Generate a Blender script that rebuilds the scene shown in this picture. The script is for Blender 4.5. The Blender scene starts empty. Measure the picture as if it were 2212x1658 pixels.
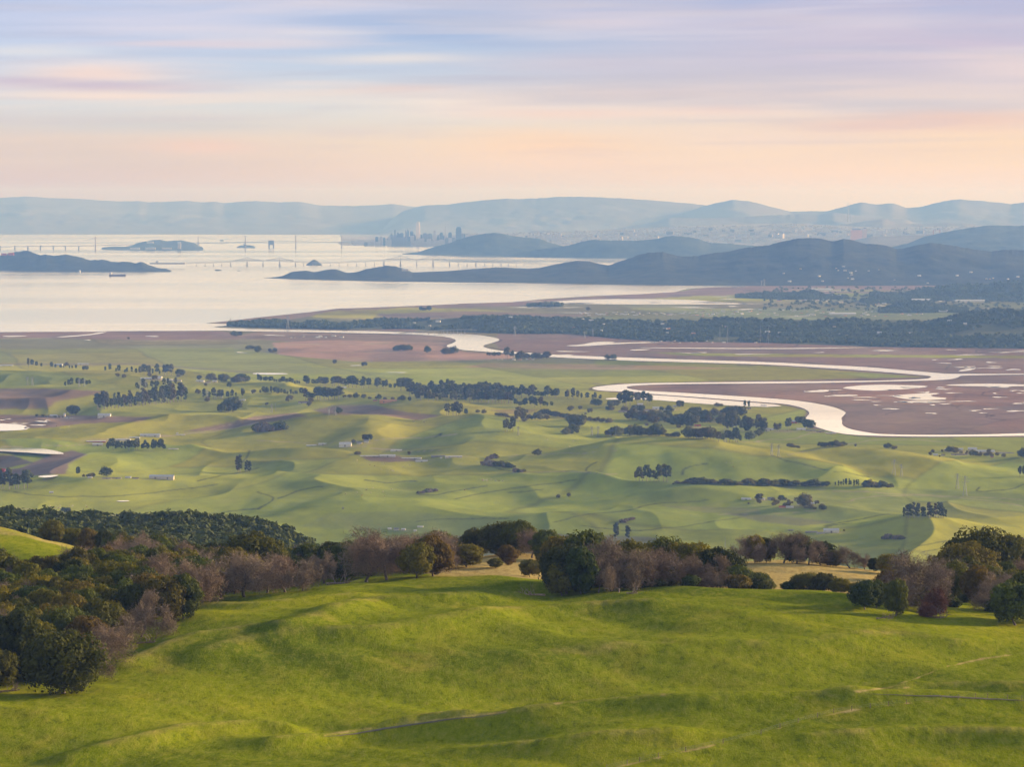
import bpy, math, random
import numpy as np
from mathutils import Vector
from mathutils.geometry import tessellate_polygon
D = bpy.data
C = bpy.context.scene.collection
SC = bpy.context.scene
R = random.Random(7)
NR = np.random.RandomState(11)

# ------------------------------------------------------------------ camera, sky, sun, exposure
F = 7818.0; CX, CY = 1106.0, 829.0; HZ = 436.0; H = 600.0
PIT = math.atan((CY - HZ) / F); CP, SP = math.cos(PIT), math.sin(PIT)
cam = D.cameras.new('camera'); cam.sensor_width = 36; cam.lens = 36 * F / 2212
cam.clip_start = 1; cam.clip_end = 300000
camo = D.objects.new('camera', cam); C.objects.link(camo)
camo.location = (0, 0, H); camo.rotation_euler = (math.pi / 2 - PIT, 0, 0)
SC.camera = camo
SC.view_settings.view_transform = 'Standard'; SC.view_settings.look = 'None'
SC.view_settings.exposure = 0.80; SC.view_settings.gamma = 1
SC.cycles.max_bounces = 6; SC.cycles.volume_bounces = 0; SC.cycles.use_adaptive_sampling = False; SC.cycles.transparent_max_bounces = 8

SUN_AZ, SUN_EL = math.radians(62), math.radians(12)      # azimuth clockwise from +Y
sd = Vector((math.sin(SUN_AZ) * math.cos(SUN_EL), math.cos(SUN_AZ) * math.cos(SUN_EL), math.sin(SUN_EL)))
sl = D.lights.new('sun', 'SUN'); sl.energy = 5.0; sl.angle = math.radians(6.0); sl.color = (1.0, 0.76, 0.47)
so = D.objects.new('sun', sl); C.objects.link(so); so.rotation_euler = sd.to_track_quat('Z', 'Y').to_euler()

def s2l(c):
    return tuple((v / 255 / 12.92) if v / 255 <= 0.04045 else (((v / 255) + 0.055) / 1.055) ** 2.4 for v in c)

class NT:
    """tiny node-tree helper"""
    def __init__(s, tree): s.t = tree; s.n = tree.nodes; s.l = tree.links; s.n.clear()
    def new(s, typ, **kw):
        n = s.n.new(typ)
        for k, v in kw.items(): setattr(n, k, v)
        return n
    def put(s, sock, v):
        if isinstance(v, bpy.types.NodeSocket): s.l.new(v, sock)
        elif v is not None:
            if isinstance(v, (tuple, list)) and len(v) == 3 and sock.type == 'RGBA': v = (*v, 1)
            sock.default_value = v
    def math(s, op, a, b=None, c=None, clamp=False):
        n = s.new('ShaderNodeMath', operation=op, use_clamp=clamp)
        s.put(n.inputs[0], a)
        if b is not None: s.put(n.inputs[1], b)
        if c is not None: s.put(n.inputs[2], c)
        return n.outputs[0]
    def ramp(s, fac, stops, mode='LINEAR'):
        n = s.new('ShaderNodeValToRGB'); cr = n.color_ramp; cr.interpolation = mode
        while len(cr.elements) > 1: cr.elements.remove(cr.elements[-1])
        cr.elements[0].position = stops[0][0]; cr.elements[0].color = (*stops[0][1], 1)
        for p, c in stops[1:]:
            e = cr.elements.new(p); e.color = (*c, 1)
        s.put(n.inputs[0], fac); return n.outputs[0]
    def mix(s, fac, a, b, typ='MIX'):
        n = s.new('ShaderNodeMix', data_type='RGBA', blend_type=typ)
        s.put(n.inputs[0], fac); s.put(n.inputs[6], a); s.put(n.inputs[7], b); return n.outputs[2]
    def noise(s, vec, scale, detail=4, rough=0.5, col=False, dist=0.0):
        n = s.new('ShaderNodeTexNoise'); s.put(n.inputs['Vector'], vec)
        n.inputs['Scale'].default_value = scale; n.inputs['Detail'].default_value = detail
        n.inputs['Roughness'].default_value = rough; n.inputs['Distortion'].default_value = dist
        return n.outputs['Color' if col else 'Fac']
    def maprange(s, v, a, b, c=0.0, d=1.0, smooth=True):
        n = s.new('ShaderNodeMapRange'); n.interpolation_type = 'SMOOTHSTEP' if smooth else 'LINEAR'
        s.put(n.inputs[0], v)
        for i, q in enumerate((a, b, c, d)): s.put(n.inputs[i + 1], q)
        return n.outputs[0]
    def mapping(s, vec, sc, loc=(0, 0, 0)):
        n = s.new('ShaderNodeMapping'); s.put(n.inputs[0], vec); n.inputs['Scale'].default_value = sc
        n.inputs['Location'].default_value = loc
        return n.outputs[0]
    def comb(s, x, y, z=0.0):
        n = s.new('ShaderNodeCombineXYZ'); s.put(n.inputs[0], x); s.put(n.inputs[1], y); s.put(n.inputs[2], z)
        return n.outputs[0]

W = D.worlds.new('World'); SC.world = W; W.use_nodes = True
def build_world():
    g = NT(W.node_tree)
    tc = g.new('ShaderNodeTexCoord').outputs['Generated']
    sx = g.new('ShaderNodeSeparateXYZ'); g.put(sx.inputs[0], tc)
    X, Y, Z = sx.outputs
    k = 57.29578
    el = g.math('MULTIPLY', g.math('ARCSINE', Z), k)                       # degrees
    az = g.math('MULTIPLY', g.math('ARCTAN2', X, Y), k)
    azf = g.maprange(az, -8.5, 8.5, 0, 1, False)                            # 0 at the eastern side, 1 to the west
    t = g.math('DIVIDE', el, 16.0, clamp=True)
    def e(y): return max(0.0, (436 - y) / F * k / 16)
    left = g.ramp(t, [(e(436), s2l((202, 168, 162))), (e(380), s2l((218, 186, 174))), (e(300), s2l((226, 206, 194))), (e(215), s2l((216, 220, 228))),
                      (e(120), s2l((200, 214, 240))), (e(0), s2l((184, 200, 234))), (.212, (1.2, 1.08, 1.0)), (.25, (3.1, 2.55, 2.15)), (.36, (2.9, 2.35, 1.95)), (.5, (1.3, 1.1, .95)), (1, s2l((236, 230, 228)))])
    mid = g.ramp(t, [(e(436), s2l((218, 194, 186))), (e(385), s2l((238, 208, 186))), (e(310), s2l((245, 220, 194))), (e(235), s2l((226, 224, 222))),
                     (e(150), s2l((196, 208, 230))), (e(60), s2l((174, 193, 228))), (e(0), s2l((166, 187, 229))), (.212, (1.2, 1.08, 1.0)), (.25, (3.1, 2.55, 2.15)), (.36, (2.9, 2.35, 1.95)), (.5, (1.3, 1.1, .95)), (1, s2l((236, 230, 228)))])
    rig = g.ramp(t, [(e(436), s2l((240, 211, 192))), (e(370), s2l((255, 218, 184))), (e(310), s2l((254, 222, 188))), (e(235), s2l((234, 214, 207))),
                     (e(150), s2l((210, 200, 214))), (e(60), s2l((199, 192, 216))), (e(0), s2l((188, 188, 218))), (.212, (1.25, 1.1, 1.0)), (.25, (3.3, 2.65, 2.15)), (.36, (3.1, 2.4, 1.9)), (.5, (1.4, 1.1, .9)), (1, s2l((240, 230, 222)))])
    c = g.mix(g.maprange(azf, 0.0, .5), left, mid)
    c = g.mix(g.maprange(azf, .42, .86), c, rig)
    def streak(c, x, y, w, h, col, a, tilt=0.0):
        u = g.math('DIVIDE', g.math('SUBTRACT', az, (x - 1106) / F * k), w / F * k)
        v = g.math('DIVIDE', g.math('SUBTRACT', g.math('ADD', el, g.math('MULTIPLY', az, tilt)), (436 - y) / F * k + tilt * (x - 1106) / F * k), h * 1.7 / F * k)
        v = g.math('ADD', v, g.math('MULTIPLY', g.math('SUBTRACT', wob, .5), 1.1))
        d = g.math('ADD', g.math('MULTIPLY', u, u), g.math('MULTIPLY', v, v))
        return g.mix(g.math('MULTIPLY', g.math('EXPONENT', g.math('MULTIPLY', d, -1)), a), c, s2l(col))
    wob = g.noise(g.comb(g.math('MULTIPLY', az, .5), g.math('MULTIPLY', el, 5)), 1.0, 3, .5)
    for q in ((120, 30, 420, 30, (196, 206, 238), .6), (320, 60, 260, 16, (216, 214, 234), .6), (60, 115, 190, 7, (232, 228, 230), .5), (210, 165, 170, 16, (255, 226, 212), .95), (230, 190, 230, 7, (206, 190, 208), .8), (60, 178, 120, 6, (205, 190, 210), .7),
              (260, 210, 260, 6, (250, 226, 214), .7), (430, 98, 220, 5, (214, 204, 222), .7), (300, 270, 300, 9, (212, 208, 208), .6), (430, 318, 120, 9, (248, 206, 184), .7), (120, 340, 300, 22, (222, 202, 190), .5), (860, 128, 170, 6, (232, 226, 226), .7), (740, 72, 110, 4, (228, 230, 238), .6),
              (960, 68, 260, 16, (166, 186, 224), .7), (880, 192, 130, 6, (206, 192, 202), .8, -.02), (1060, 225, 230, 14, (250, 232, 220), .9), (1240, 245, 240, 7, (246, 214, 200), .7), (1330, 45, 210, 14, (220, 210, 226), .6, .04), (1500, 185, 420, 26, (206, 196, 208), .55), (1300, 140, 260, 14, (205, 198, 216), .6),
              (1420, 205, 260, 8, (206, 192, 200), .7), (1560, 240, 160, 6, (238, 208, 200), .7), (1180, 318, 220, 22, (255, 216, 178), .75), (1250, 350, 160, 9, (248, 208, 182), .5), (1880, 50, 190, 12, (224, 212, 224), .6), (2080, 105, 200, 14, (204, 190, 214), .7), (1800, 120, 300, 18, (206, 196, 218), .5),
              (2200, 150, 170, 22, (236, 216, 216), .7, .05), (1960, 232, 240, 10, (212, 206, 214), .6), (2080, 262, 220, 13, (246, 204, 182), .75), (1900, 275, 160, 8, (244, 202, 186), .6), (2160, 330, 260, 30, (255, 220, 180), .8), (1500, 345, 420, 9, (252, 220, 190), .6), (1700, 300, 240, 10, (236, 212, 202), .5)):
        c = streak(c, *(q[:5] + (min(1.0, q[5] * 1.25),) + q[6:]))
    # wind-drawn streaks of high cloud
    v = g.comb(g.math('MULTIPLY', az, .13), g.math('ADD', g.math('MULTIPLY', el, 1.7), g.math('MULTIPLY', az, -.012)))
    n1 = g.noise(g.mapping(v, (1, 1, 1), (3.1, 1.7, 0)), 1.0, 5, .5, dist=.25)
    n2 = g.noise(g.mapping(v, (1.6, 1.9, 1), (9.4, 5.2, 2)), 1.0, 5, .52, dist=.3)
    n3 = g.noise(g.mapping(v, (.7, .8, 1), (23.4, 15.2, 4)), 1.0, 3, .5)
    fade = g.maprange(el, .15, 1.1)
    pale = g.math('MULTIPLY', g.maprange(n1, .5, .72), g.math('MULTIPLY', fade, .42))
    warm = g.ramp(g.math('DIVIDE', el, 3.2, clamp=True), [(0, s2l((255, 212, 182))), (.45, s2l((255, 232, 214))), (1, s2l((238, 226, 236)))])
    c = g.mix(pale, c, warm)
    dark = g.math('MULTIPLY', g.maprange(n2, .5, .74), g.math('MULTIPLY', fade, .42))
    dk = g.ramp(g.math('DIVIDE', el, 3.2, clamp=True), [(0, s2l((232, 196, 186))), (.5, s2l((204, 192, 203))), (1, s2l((176, 190, 224)))])
    c = g.mix(dark, c, dk)
    c = g.mix(g.math('MULTIPLY', g.maprange(n3, .55, .72), g.math('MULTIPLY', fade, .3)), c, s2l((255, 224, 200)))
    wv = g.comb(g.math('MULTIPLY', az, .20), g.math('ADD', g.math('MULTIPLY', el, 4.2), g.math('MULTIPLY', az, -.05)))
    n4 = g.noise(g.mapping(wv, (1, 1, 1), (2.2, 8.1, 3)), 1.0, 3, .42, dist=.35)
    wisp = g.math('MULTIPLY', fade, g.maprange(n1, .4, .58, .45, 1))
    c = g.mix(g.math('MULTIPLY', g.maprange(n4, .50, .66), g.math('MULTIPLY', wisp, .28)), c, g.ramp(g.math('DIVIDE', el, 3.2, clamp=True), [(0, s2l((255, 214, 182))), (.5, s2l((255, 228, 208))), (1, s2l((228, 222, 238)))]))
    c = g.mix(g.math('MULTIPLY', g.maprange(n4, .50, .34), g.math('MULTIPLY', wisp, .26)), c, g.ramp(g.math('DIVIDE', el, 3.2, clamp=True), [(0, s2l((224, 190, 180))), (.5, s2l((192, 184, 198))), (1, s2l((158, 180, 224)))]))
    sky = g.new('ShaderNodeTexSky'); sky.sky_type = 'NISHITA'; sky.sun_disc = False
    sky.sun_elevation = SUN_EL; sky.sun_rotation = SUN_AZ; sky.altitude = 600
    b1 = g.new('ShaderNodeBackground'); g.put(b1.inputs[0], c); b1.inputs[1].default_value = .565
    b2 = g.new('ShaderNodeBackground'); g.put(b2.inputs[0], sky.outputs[0]); b2.inputs[1].default_value = 0.09
    # high thin overcast lit by the low sun above the picture's band of sky
    b3 = g.new('ShaderNodeBackground'); b3.inputs[0].default_value = (1.0, .93, .88, 1); b3.inputs[1].default_value = .08
    ad = g.new('ShaderNodeAddShader'); g.l.new(b2.outputs[0], ad.inputs[0]); g.l.new(b3.outputs[0], ad.inputs[1])
    mx = g.new('ShaderNodeMixShader'); g.put(mx.inputs[0], g.maprange(el, 9, 24))
    g.l.new(b1.outputs[0], mx.inputs[1]); g.l.new(ad.outputs[0], mx.inputs[2])
    o = g.new('ShaderNodeOutputWorld'); g.l.new(mx.outputs[0], o.inputs[0])
build_world()

# ------------------------------------------------------------------ picture <-> place
def ray(x, y):
    a = (np.asarray(x, float) - CX) / F; b = (np.asarray(y, float) - CY) / F
    return a, CP - b * SP, -SP - b * CP
def P(x, y, d):
    """point on the line of sight of photo point (x, y) at distance d along +Y"""
    a, yy, zz = ray(x, y); t = d / yy
    return a * t, d + 0 * t, H + zz * t
def G(x, y, z=0.0):
    a, yy, zz = ray(x, y); t = (z - H) / zz
    return a * t, yy * t, z + 0 * t
def proj(X, Y, Z):
    zr = Z - H; dp = Y * CP - zr * SP
    return CX + F * X / dp, CY - F * (Y * SP + zr * CP) / dp
def ss(a, b, v):
    t = np.clip((v - a) / (b - a), 0, 1); return t * t * (3 - 2 * t)

_perm = np.random.RandomState(5).rand(256, 256)
def vnoise(x, y):
    xi = np.floor(x).astype(int); yi = np.floor(y).astype(int); fx = x - xi; fy = y - yi
    fx = fx * fx * fx * (fx * (fx * 6 - 15) + 10); fy = fy * fy * fy * (fy * (fy * 6 - 15) + 10)
    a = _perm[xi & 255, yi & 255]; b = _perm[(xi + 1) & 255, yi & 255]
    c = _perm[xi & 255, (yi + 1) & 255]; d = _perm[(xi + 1) & 255, (yi + 1) & 255]
    return (a * (1 - fx) + b * fx) * (1 - fy) + (c * (1 - fx) + d * fx) * fy
def fbm(x, y, o=4, g=.5):
    s = 0; a = 1; t = 0
    for i in range(o):
        s = s + a * vnoise(x * 2 ** i + 17.3 * i, y * 2 ** i + 9.1 * i); t += a; a *= g
    return s / t * 2 - 1                                                     # -1..1
def gsm(A, sig, ax):
    n = int(3 * sig); k = np.exp(-.5 * (np.arange(-n, n + 1) / sig) ** 2); k /= k.sum()
    pad = [(0, 0), (0, 0)]; pad[ax] = (n, n); B = np.pad(A, pad, mode='edge')
    return np.apply_along_axis(lambda r: np.convolve(r, k, 'valid'), ax, B)

# ------------------------------------------------------------------ materials
MATS = {}
def mat(name, fn=None, base=(.5, .5, .5), rough=.8, metal=0.0, spec=.3):
    if name in MATS: return MATS[name]
    m = D.materials.new(name); m.use_nodes = True; g = NT(m.node_tree)
    b = g.new('ShaderNodeBsdfPrincipled'); o = g.new('ShaderNodeOutputMaterial'); g.l.new(b.outputs[0], o.inputs[0])
    b.inputs['Roughness'].default_value = rough; b.inputs['Metallic'].default_value = metal
    b.inputs['Specular IOR Level'].default_value = spec
    g.put(b.inputs['Base Color'], base)
    if fn: fn(g, b)
    MATS[name] = m; return m
def geo(g): return g.new('ShaderNodeNewGeometry').outputs['Position']
def objc(g): return g.new('ShaderNodeTexCoord').outputs['Object']
def bump(g, b, h, dist, strength=1.0):
    n = g.new('ShaderNodeBump'); n.inputs['Distance'].default_value = dist; n.inputs['Strength'].default_value = strength
    g.put(n.inputs['Height'], h); g.l.new(n.outputs[0], b.inputs['Normal'])

def m_meadow(g, b):
    p = geo(g)
    at = g.new('ShaderNodeAttribute'); at.attribute_name = 'dry_and_lit'
    dry_and_lit = at.outputs['Fac']
    big = g.noise(p, .010, 4, .55)
    md = g.noise(g.mapping(p, (1, .55, 1)), .05, 5, .65, dist=.6)
    fine = g.noise(g.mapping(p, (1, .35, 1)), .42, 4, .75)
    tiny = g.noise(g.mapping(p, (1, .4, 1), (5, 3, 1)), 1.5, 3, .8)
    c = g.ramp(big, [(.3, (.112, .154, .002)), (.5, (.192, .230, .003)), (.68, (.278, .288, .008))])
    c = g.mix(g.math('MULTIPLY', g.maprange(md, .48, .74), .6), c, (.265, .245, .020))
    c = g.mix(g.math('MULTIPLY', g.maprange(fine, .46, .72), .34), c, (.40, .34, .075))
    c = g.mix(g.math('MULTIPLY', g.maprange(fine, .50, .30), .55), c, (.055, .080, .004))
    c = g.mix(g.math('MULTIPLY', g.maprange(tiny, .5, .78), .3), c, (.46, .39, .10))
    c = g.mix(g.math('MULTIPLY', g.maprange(tiny, .5, .26), .35), c, (.040, .060, .004))
    gold = g.ramp(fine, [(.3, (.30, .215, .070)), (.55, (.46, .35, .13)), (.8, (.55, .44, .20))])
    dn = g.math('ADD', dry_and_lit, g.math('MULTIPLY', g.math('SUBTRACT', md, .5), .7))
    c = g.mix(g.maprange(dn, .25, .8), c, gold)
    g.put(b.inputs['Base Color'], c)
    h = g.math('ADD', fine, g.math('MULTIPLY', tiny, .6))
    bump(g, b, h, .5, .6); b.inputs['Roughness'].default_value = .9; b.inputs['Specular IOR Level'].default_value = 0

def m_valley(g, b):
    p = geo(g)
    at = g.new('ShaderNodeAttribute'); at.attribute_name = 'albedo'
    big = g.noise(g.mapping(p, (1, .8, 1)), .0022, 5, .6)
    md = g.noise(g.mapping(p, (1, .5, 1)), .008, 5, .65, dist=.6)
    fine = g.noise(g.mapping(p, (1, .45, 1)), .035, 4, .7)
    v = g.math('ADD', g.math('MULTIPLY', big, .9), g.math('ADD', g.math('MULTIPLY', md, .7), g.math('MULTIPLY', fine, .5)))
    k = g.maprange(v, .65, 1.45, .62, 1.38, False)
    c = g.mix(1.0, at.outputs['Color'], g.comb(k, k, k), 'MULTIPLY')
    c = g.mix(g.math('MULTIPLY', g.maprange(md, .55, .75), .35), c, (.27, .245, .085))
    g.put(b.inputs['Base Color'], c); b.inputs['Roughness'].default_value = .95; b.inputs['Specular IOR Level'].default_value = 0

def m_forest(dark, lite, sc=.02, bmp=0):
    def fn(g, b):
        p = geo(g)
        n = g.noise(g.mapping(p, (1, .6, .8)), sc, 5, .7)
        n2 = g.noise(p, sc * .12, 4, .6)
        c = g.ramp(n, [(.32, dark), (.66, lite)])
        c = g.mix(g.math('MULTIPLY', g.maprange(n2, .5, .72), .5), c, tuple(v * 1.5 for v in lite))
        g.put(b.inputs['Base Color'], c); b.inputs['Roughness'].default_value = 1; b.inputs['Specular IOR Level'].default_value = .05
        if bmp: bump(g, b, n, bmp, 1)
    return fn

def m_water(g, b):
    p = geo(g)
    n = g.noise(g.mapping(p, (.25, 1, 1)), .00045, 5, .62)
    b.inputs['Base Color'].default_value = (.06, .065, .055, 1)
    b.inputs['IOR'].default_value = 1.5; b.inputs['Specular IOR Level'].default_value = .5
    g.put(b.inputs['Roughness'], g.maprange(n, .36, .66, .10, .20))

def m_leaf(cols, sc=.35, trans=.25):
    def fn(g, b):
        r = g.new('ShaderNodeObjectInfo').outputs['Random']
        p = objc(g)
        n = g.noise(p, sc, 3, .7)
        n2 = g.noise(p, sc * 5, 2, .7)
        c = g.ramp(r, [(i / max(1, len(cols) - 1) * .98 + .01, q) for i, q in enumerate(cols)])
        k = g.maprange(g.math('ADD', g.math('MULTIPLY', n, .6), g.math('MULTIPLY', n2, .4)), .3, .7, .55, 1.6, False)
        c = g.mix(1.0, c, g.comb(k, k, g.math('MULTIPLY', k, .9)), 'MULTIPLY')
        g.put(b.inputs['Base Color'], c); b.inputs['Roughness'].default_value = .8; b.inputs['Specular IOR Level'].default_value = .12
        if trans:
            t = g.new('ShaderNodeBsdfTranslucent'); g.put(t.inputs[0], g.mix(1.0, c, (1.2, 1.15, .7), 'MULTIPLY'))
            mx = g.new('ShaderNodeMixShader'); mx.inputs[0].default_value = trans
            g.l.new(b.outputs[0], mx.inputs[1]); g.l.new(t.outputs[0], mx.inputs[2])
            o = [n for n in g.n if n.type == 'OUTPUT_MATERIAL'][0]; g.l.new(mx.outputs[0], o.inputs[0])
    return fn

M_GRASS = mat('meadow_grass', m_meadow)
M_VALLEY = mat('valley_ground', m_valley)
M_WATER = mat('still_water', m_water)
M_SHORE = mat('far_shore_hills', m_forest((.19, .16, .13), (.24, .21, .17), .002))
M_BLUE = mat('wooded_hill', m_forest((.006, .010, .008), (.045, .048, .024), .009, 10))
M_TOWNLAND = mat('pale_shore_land', m_forest((.22, .19, .15), (.36, .31, .25), .003))
M_WOOD = mat('wood_floor', m_forest((.045, .055, .022), (.12, .125, .05), .004))
M_OAK = mat('oak_leaves', m_leaf([(.036, .046, .008), (.130, .125, .011), (.048, .072, .013), (.200, .170, .013), (.080, .070, .014), (.095, .122, .014), (.052, .062, .010), (.165, .150, .012), (.130, .090, .020)], .5, .3))
M_DIMOAK = mat('deep_wood_leaves', m_leaf([(.055, .075, .018), (.090, .105, .026)], .2, .1))
M_BARE = mat('bare_twigs', m_leaf([(.195, .150, .118), (.265, .200, .155), (.155, .124, .096), (.235, .165, .125)], .3, 0))
M_RUST = mat('rusty_twigs', m_leaf([(.210, .090, .050), (.180, .085, .055)], .3, 0))
M_BARK = mat('bark', lambda g, b: g.put(b.inputs['Base Color'], g.ramp(g.noise(objc(g), 2.0, 4, .7), [(.35, (.06, .05, .04)), (.7, (.22, .18, .145))])))
M_GUM = mat('eucalyptus_leaves', m_leaf([(.060, .072, .018), (.150, .145, .038), (.075, .094, .024), (.125, .095, .036), (.090, .112, .028), (.165, .140, .050)], .12, .3))
M_GUMBARK = mat('pale_bark', base=(.30, .26, .21))
M_DEAD = mat('dead_wood', lambda g, b: g.put(b.inputs['Base Color'], g.ramp(g.noise(objc(g), 1.5, 4, .7), [(.35, (.14, .10, .08)), (.7, (.42, .33, .26))])))
def M_paint(name, c, r=.7): return mat(name, lambda g, b: g.put(b.inputs['Base Color'], g.ramp(g.noise(objc(g), .25, 3, .6), [(.3, tuple(v * .8 for v in c)), (.7, c)])), rough=r)
M_WHITE = M_paint('white_paint', (.74, .70, .64)); M_ROOFP = M_paint('pale_metal_roof', (.66, .62, .58), .5)
M_CREAM = M_paint('cream_wall', (.62, .54, .44)); M_GREYR = M_paint('grey_roof', (.24, .22, .21))
M_RED = M_paint('red_barn_paint', (.45, .07, .05)); M_BROWNR = M_paint('brown_roof', (.20, .13, .10)); M_ORANGE = M_paint('terracotta', (.72, .34, .16))
M_STEEL = M_paint('bridge_steel', (.30, .28, .27)); M_CONC = M_paint('concrete', (.42, .40, .37))
M_PYL = M_paint('galvanised_steel', (.42, .41, .40)); M_GATE = M_paint('orange_steel', (.45, .12, .06))

# ------------------------------------------------------------------ objects
def tag(o, label=None, cat=None, group=None, kind=None):
    if label: o['label'] = label
    if cat: o['category'] = cat
    if group: o['group'] = group
    if kind: o['kind'] = kind
    return o
def mesh_np(name, V, Fq, m, smooth=False, attrs=None):
    me = D.meshes.new(name); V = np.asarray(V, np.float32); Fq = np.asarray(Fq, np.int32)
    k = Fq.shape[1]
    me.vertices.add(len(V)); me.vertices.foreach_set('co', V.ravel())
    me.loops.add(Fq.size); me.loops.foreach_set('vertex_index', Fq.ravel())
    me.polygons.add(len(Fq)); me.polygons.foreach_set('loop_start', np.arange(0, Fq.size, k, dtype=np.int32))
    me.polygons.foreach_set('loop_total', np.full(len(Fq), k, np.int32))
    if smooth: me.polygons.foreach_set('use_smooth', np.ones(len(Fq), bool))
    me.update(calc_edges=True); me.materials.append(m)
    if attrs:
        for n, (typ, arr) in attrs.items():
            a = me.attributes.new(n, typ, 'POINT')
            a.data.foreach_set('color' if 'COLOR' in typ else 'value', np.asarray(arr, np.float32).ravel())
    return me
def link(name, me, parent=None, loc=None):
    o = D.objects.new(name, me); C.objects.link(o)
    if loc is not None: o.location = loc
    if parent is not None: o.parent = parent
    return o
def grid_faces(nr, nc):
    i = np.arange(nr - 1)[:, None] * nc + np.arange(nc - 1)[None]; i = i.ravel()
    return np.stack([i, i + 1, i + nc + 1, i + nc], 1)

class MB:
    """collects boxes, bars and prisms into ONE mesh"""
    def __init__(s): s.v = []; s.f = []
    def add(s, vs, fs):
        k = len(s.v); s.v += [tuple(map(float, v)) for v in vs]; s.f += [tuple(i + k for i in f) for f in fs]; return s
    def box(s, x0, x1, y0, y1, z0, z1, tx=0, ty=0):
        """tx, ty: how far the top is drawn in on each side"""
        return s.add([(x0, y0, z0), (x1, y0, z0), (x1, y1, z0), (x0, y1, z0), (x0 + tx, y0 + ty, z1), (x1 - tx, y0 + ty, z1), (x1 - tx, y1 - ty, z1), (x0 + tx, y1 - ty, z1)],
              [(0, 3, 2, 1), (4, 5, 6, 7), (0, 1, 5, 4), (1, 2, 6, 5), (2, 3, 7, 6), (3, 0, 4, 7)])
    def bar(s, a, b, r, r2=None, n=4):
        a = Vector(a); b = Vector(b); d = b - a
        if d.length < 1e-6: return s
        q = d.to_track_quat('Z', 'Y'); r2 = r if r2 is None else r2
        vs = [a + q @ Vector((math.cos(t) * r, math.sin(t) * r, 0)) for t in [2 * math.pi * i / n + .785 for i in range(n)]]
        vs += [b + q @ Vector((math.cos(t) * r2, math.sin(t) * r2, 0)) for t in [2 * math.pi * i / n + .785 for i in range(n)]]
        fs = [(i, (i + 1) % n, (i + 1) % n + n, i + n) for i in range(n)] + [tuple(reversed(range(n))), tuple(range(n, 2 * n))]
        return s.add(vs, fs)
    def gable(s, w, l, z0, z1, over=.0, th=.3):
        """roof: two slopes with thickness over a w (x) by l (y) plan, ridge along x"""
        a, bb = w / 2 + over, l / 2 + over
        s.add([(-a, -bb, z0), (a, -bb, z0), (a, 0, z1), (-a, 0, z1), (-a, -bb, z0 - th), (a, -bb, z0 - th), (a, 0, z1 - th), (-a, 0, z1 - th)],
              [(0, 1, 2, 3), (4, 7, 6, 5), (0, 4, 5, 1), (1, 5, 6, 2), (3, 7, 4, 0)])
        s.add([(-a, bb, z0), (a, bb, z0), (a, 0, z1), (-a, 0, z1), (-a, bb, z0 - th), (a, bb, z0 - th), (a, 0, z1 - th), (-a, 0, z1 - th)],
              [(3, 2, 1, 0), (5, 6, 7, 4), (1, 5, 4, 0), (2, 6, 5, 1), (0, 4, 7, 3)])
        return s
    def mesh(s, name, m):
        me = D.meshes.new(name); me.from_pydata(s.v, [], s.f); me.update(); me.materials.append(m); return me
    def obj(s, name, m, parent=None, loc=None): return link(name, s.mesh(name, m), parent, loc)
def empty(name, loc, rz=0, sc=1):
    o = D.objects.new(name, None); C.objects.link(o); o.location = loc; o.rotation_euler = (0, 0, rz)
    o.scale = (sc, sc, sc) if not isinstance(sc, tuple) else sc; o.empty_display_size = 1; return o
def clone(src, loc, rz=0, sc=1, label=None, cat=None, group=None):
    r = src.copy(); C.objects.link(r); r.location = loc; r.rotation_euler = (0, 0, rz)
    r.scale = (sc, sc, sc) if not isinstance(sc, tuple) else sc
    for ch in KIDS[src.name]:
        c = ch.copy(); C.objects.link(c); c.parent = r
    if label: r['label'] = label
    if cat: r['category'] = cat
    if group: r['group'] = group
    return r
KIDS = {}
ORD = ['first', 'second', 'third', 'fourth', 'fifth', 'sixth', 'seventh', 'eighth', 'ninth', 'tenth', 'eleventh', 'twelfth', 'thirteenth', 'fourteenth', 'fifteenth', 'sixteenth', 'seventeenth', 'eighteenth', 'nineteenth', 'twentieth']
def ordn(i):
    if i < 20: return ORD[i]
    t = ['twenty', 'thirty', 'forty', 'fifty', 'sixty', 'seventy', 'eighty', 'ninety'][(i + 1) // 10 - 2]
    u = (i + 1) % 10
    return (t + '-' + ORD[u - 1]) if u else t[:-1] + 'ieth'
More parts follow.
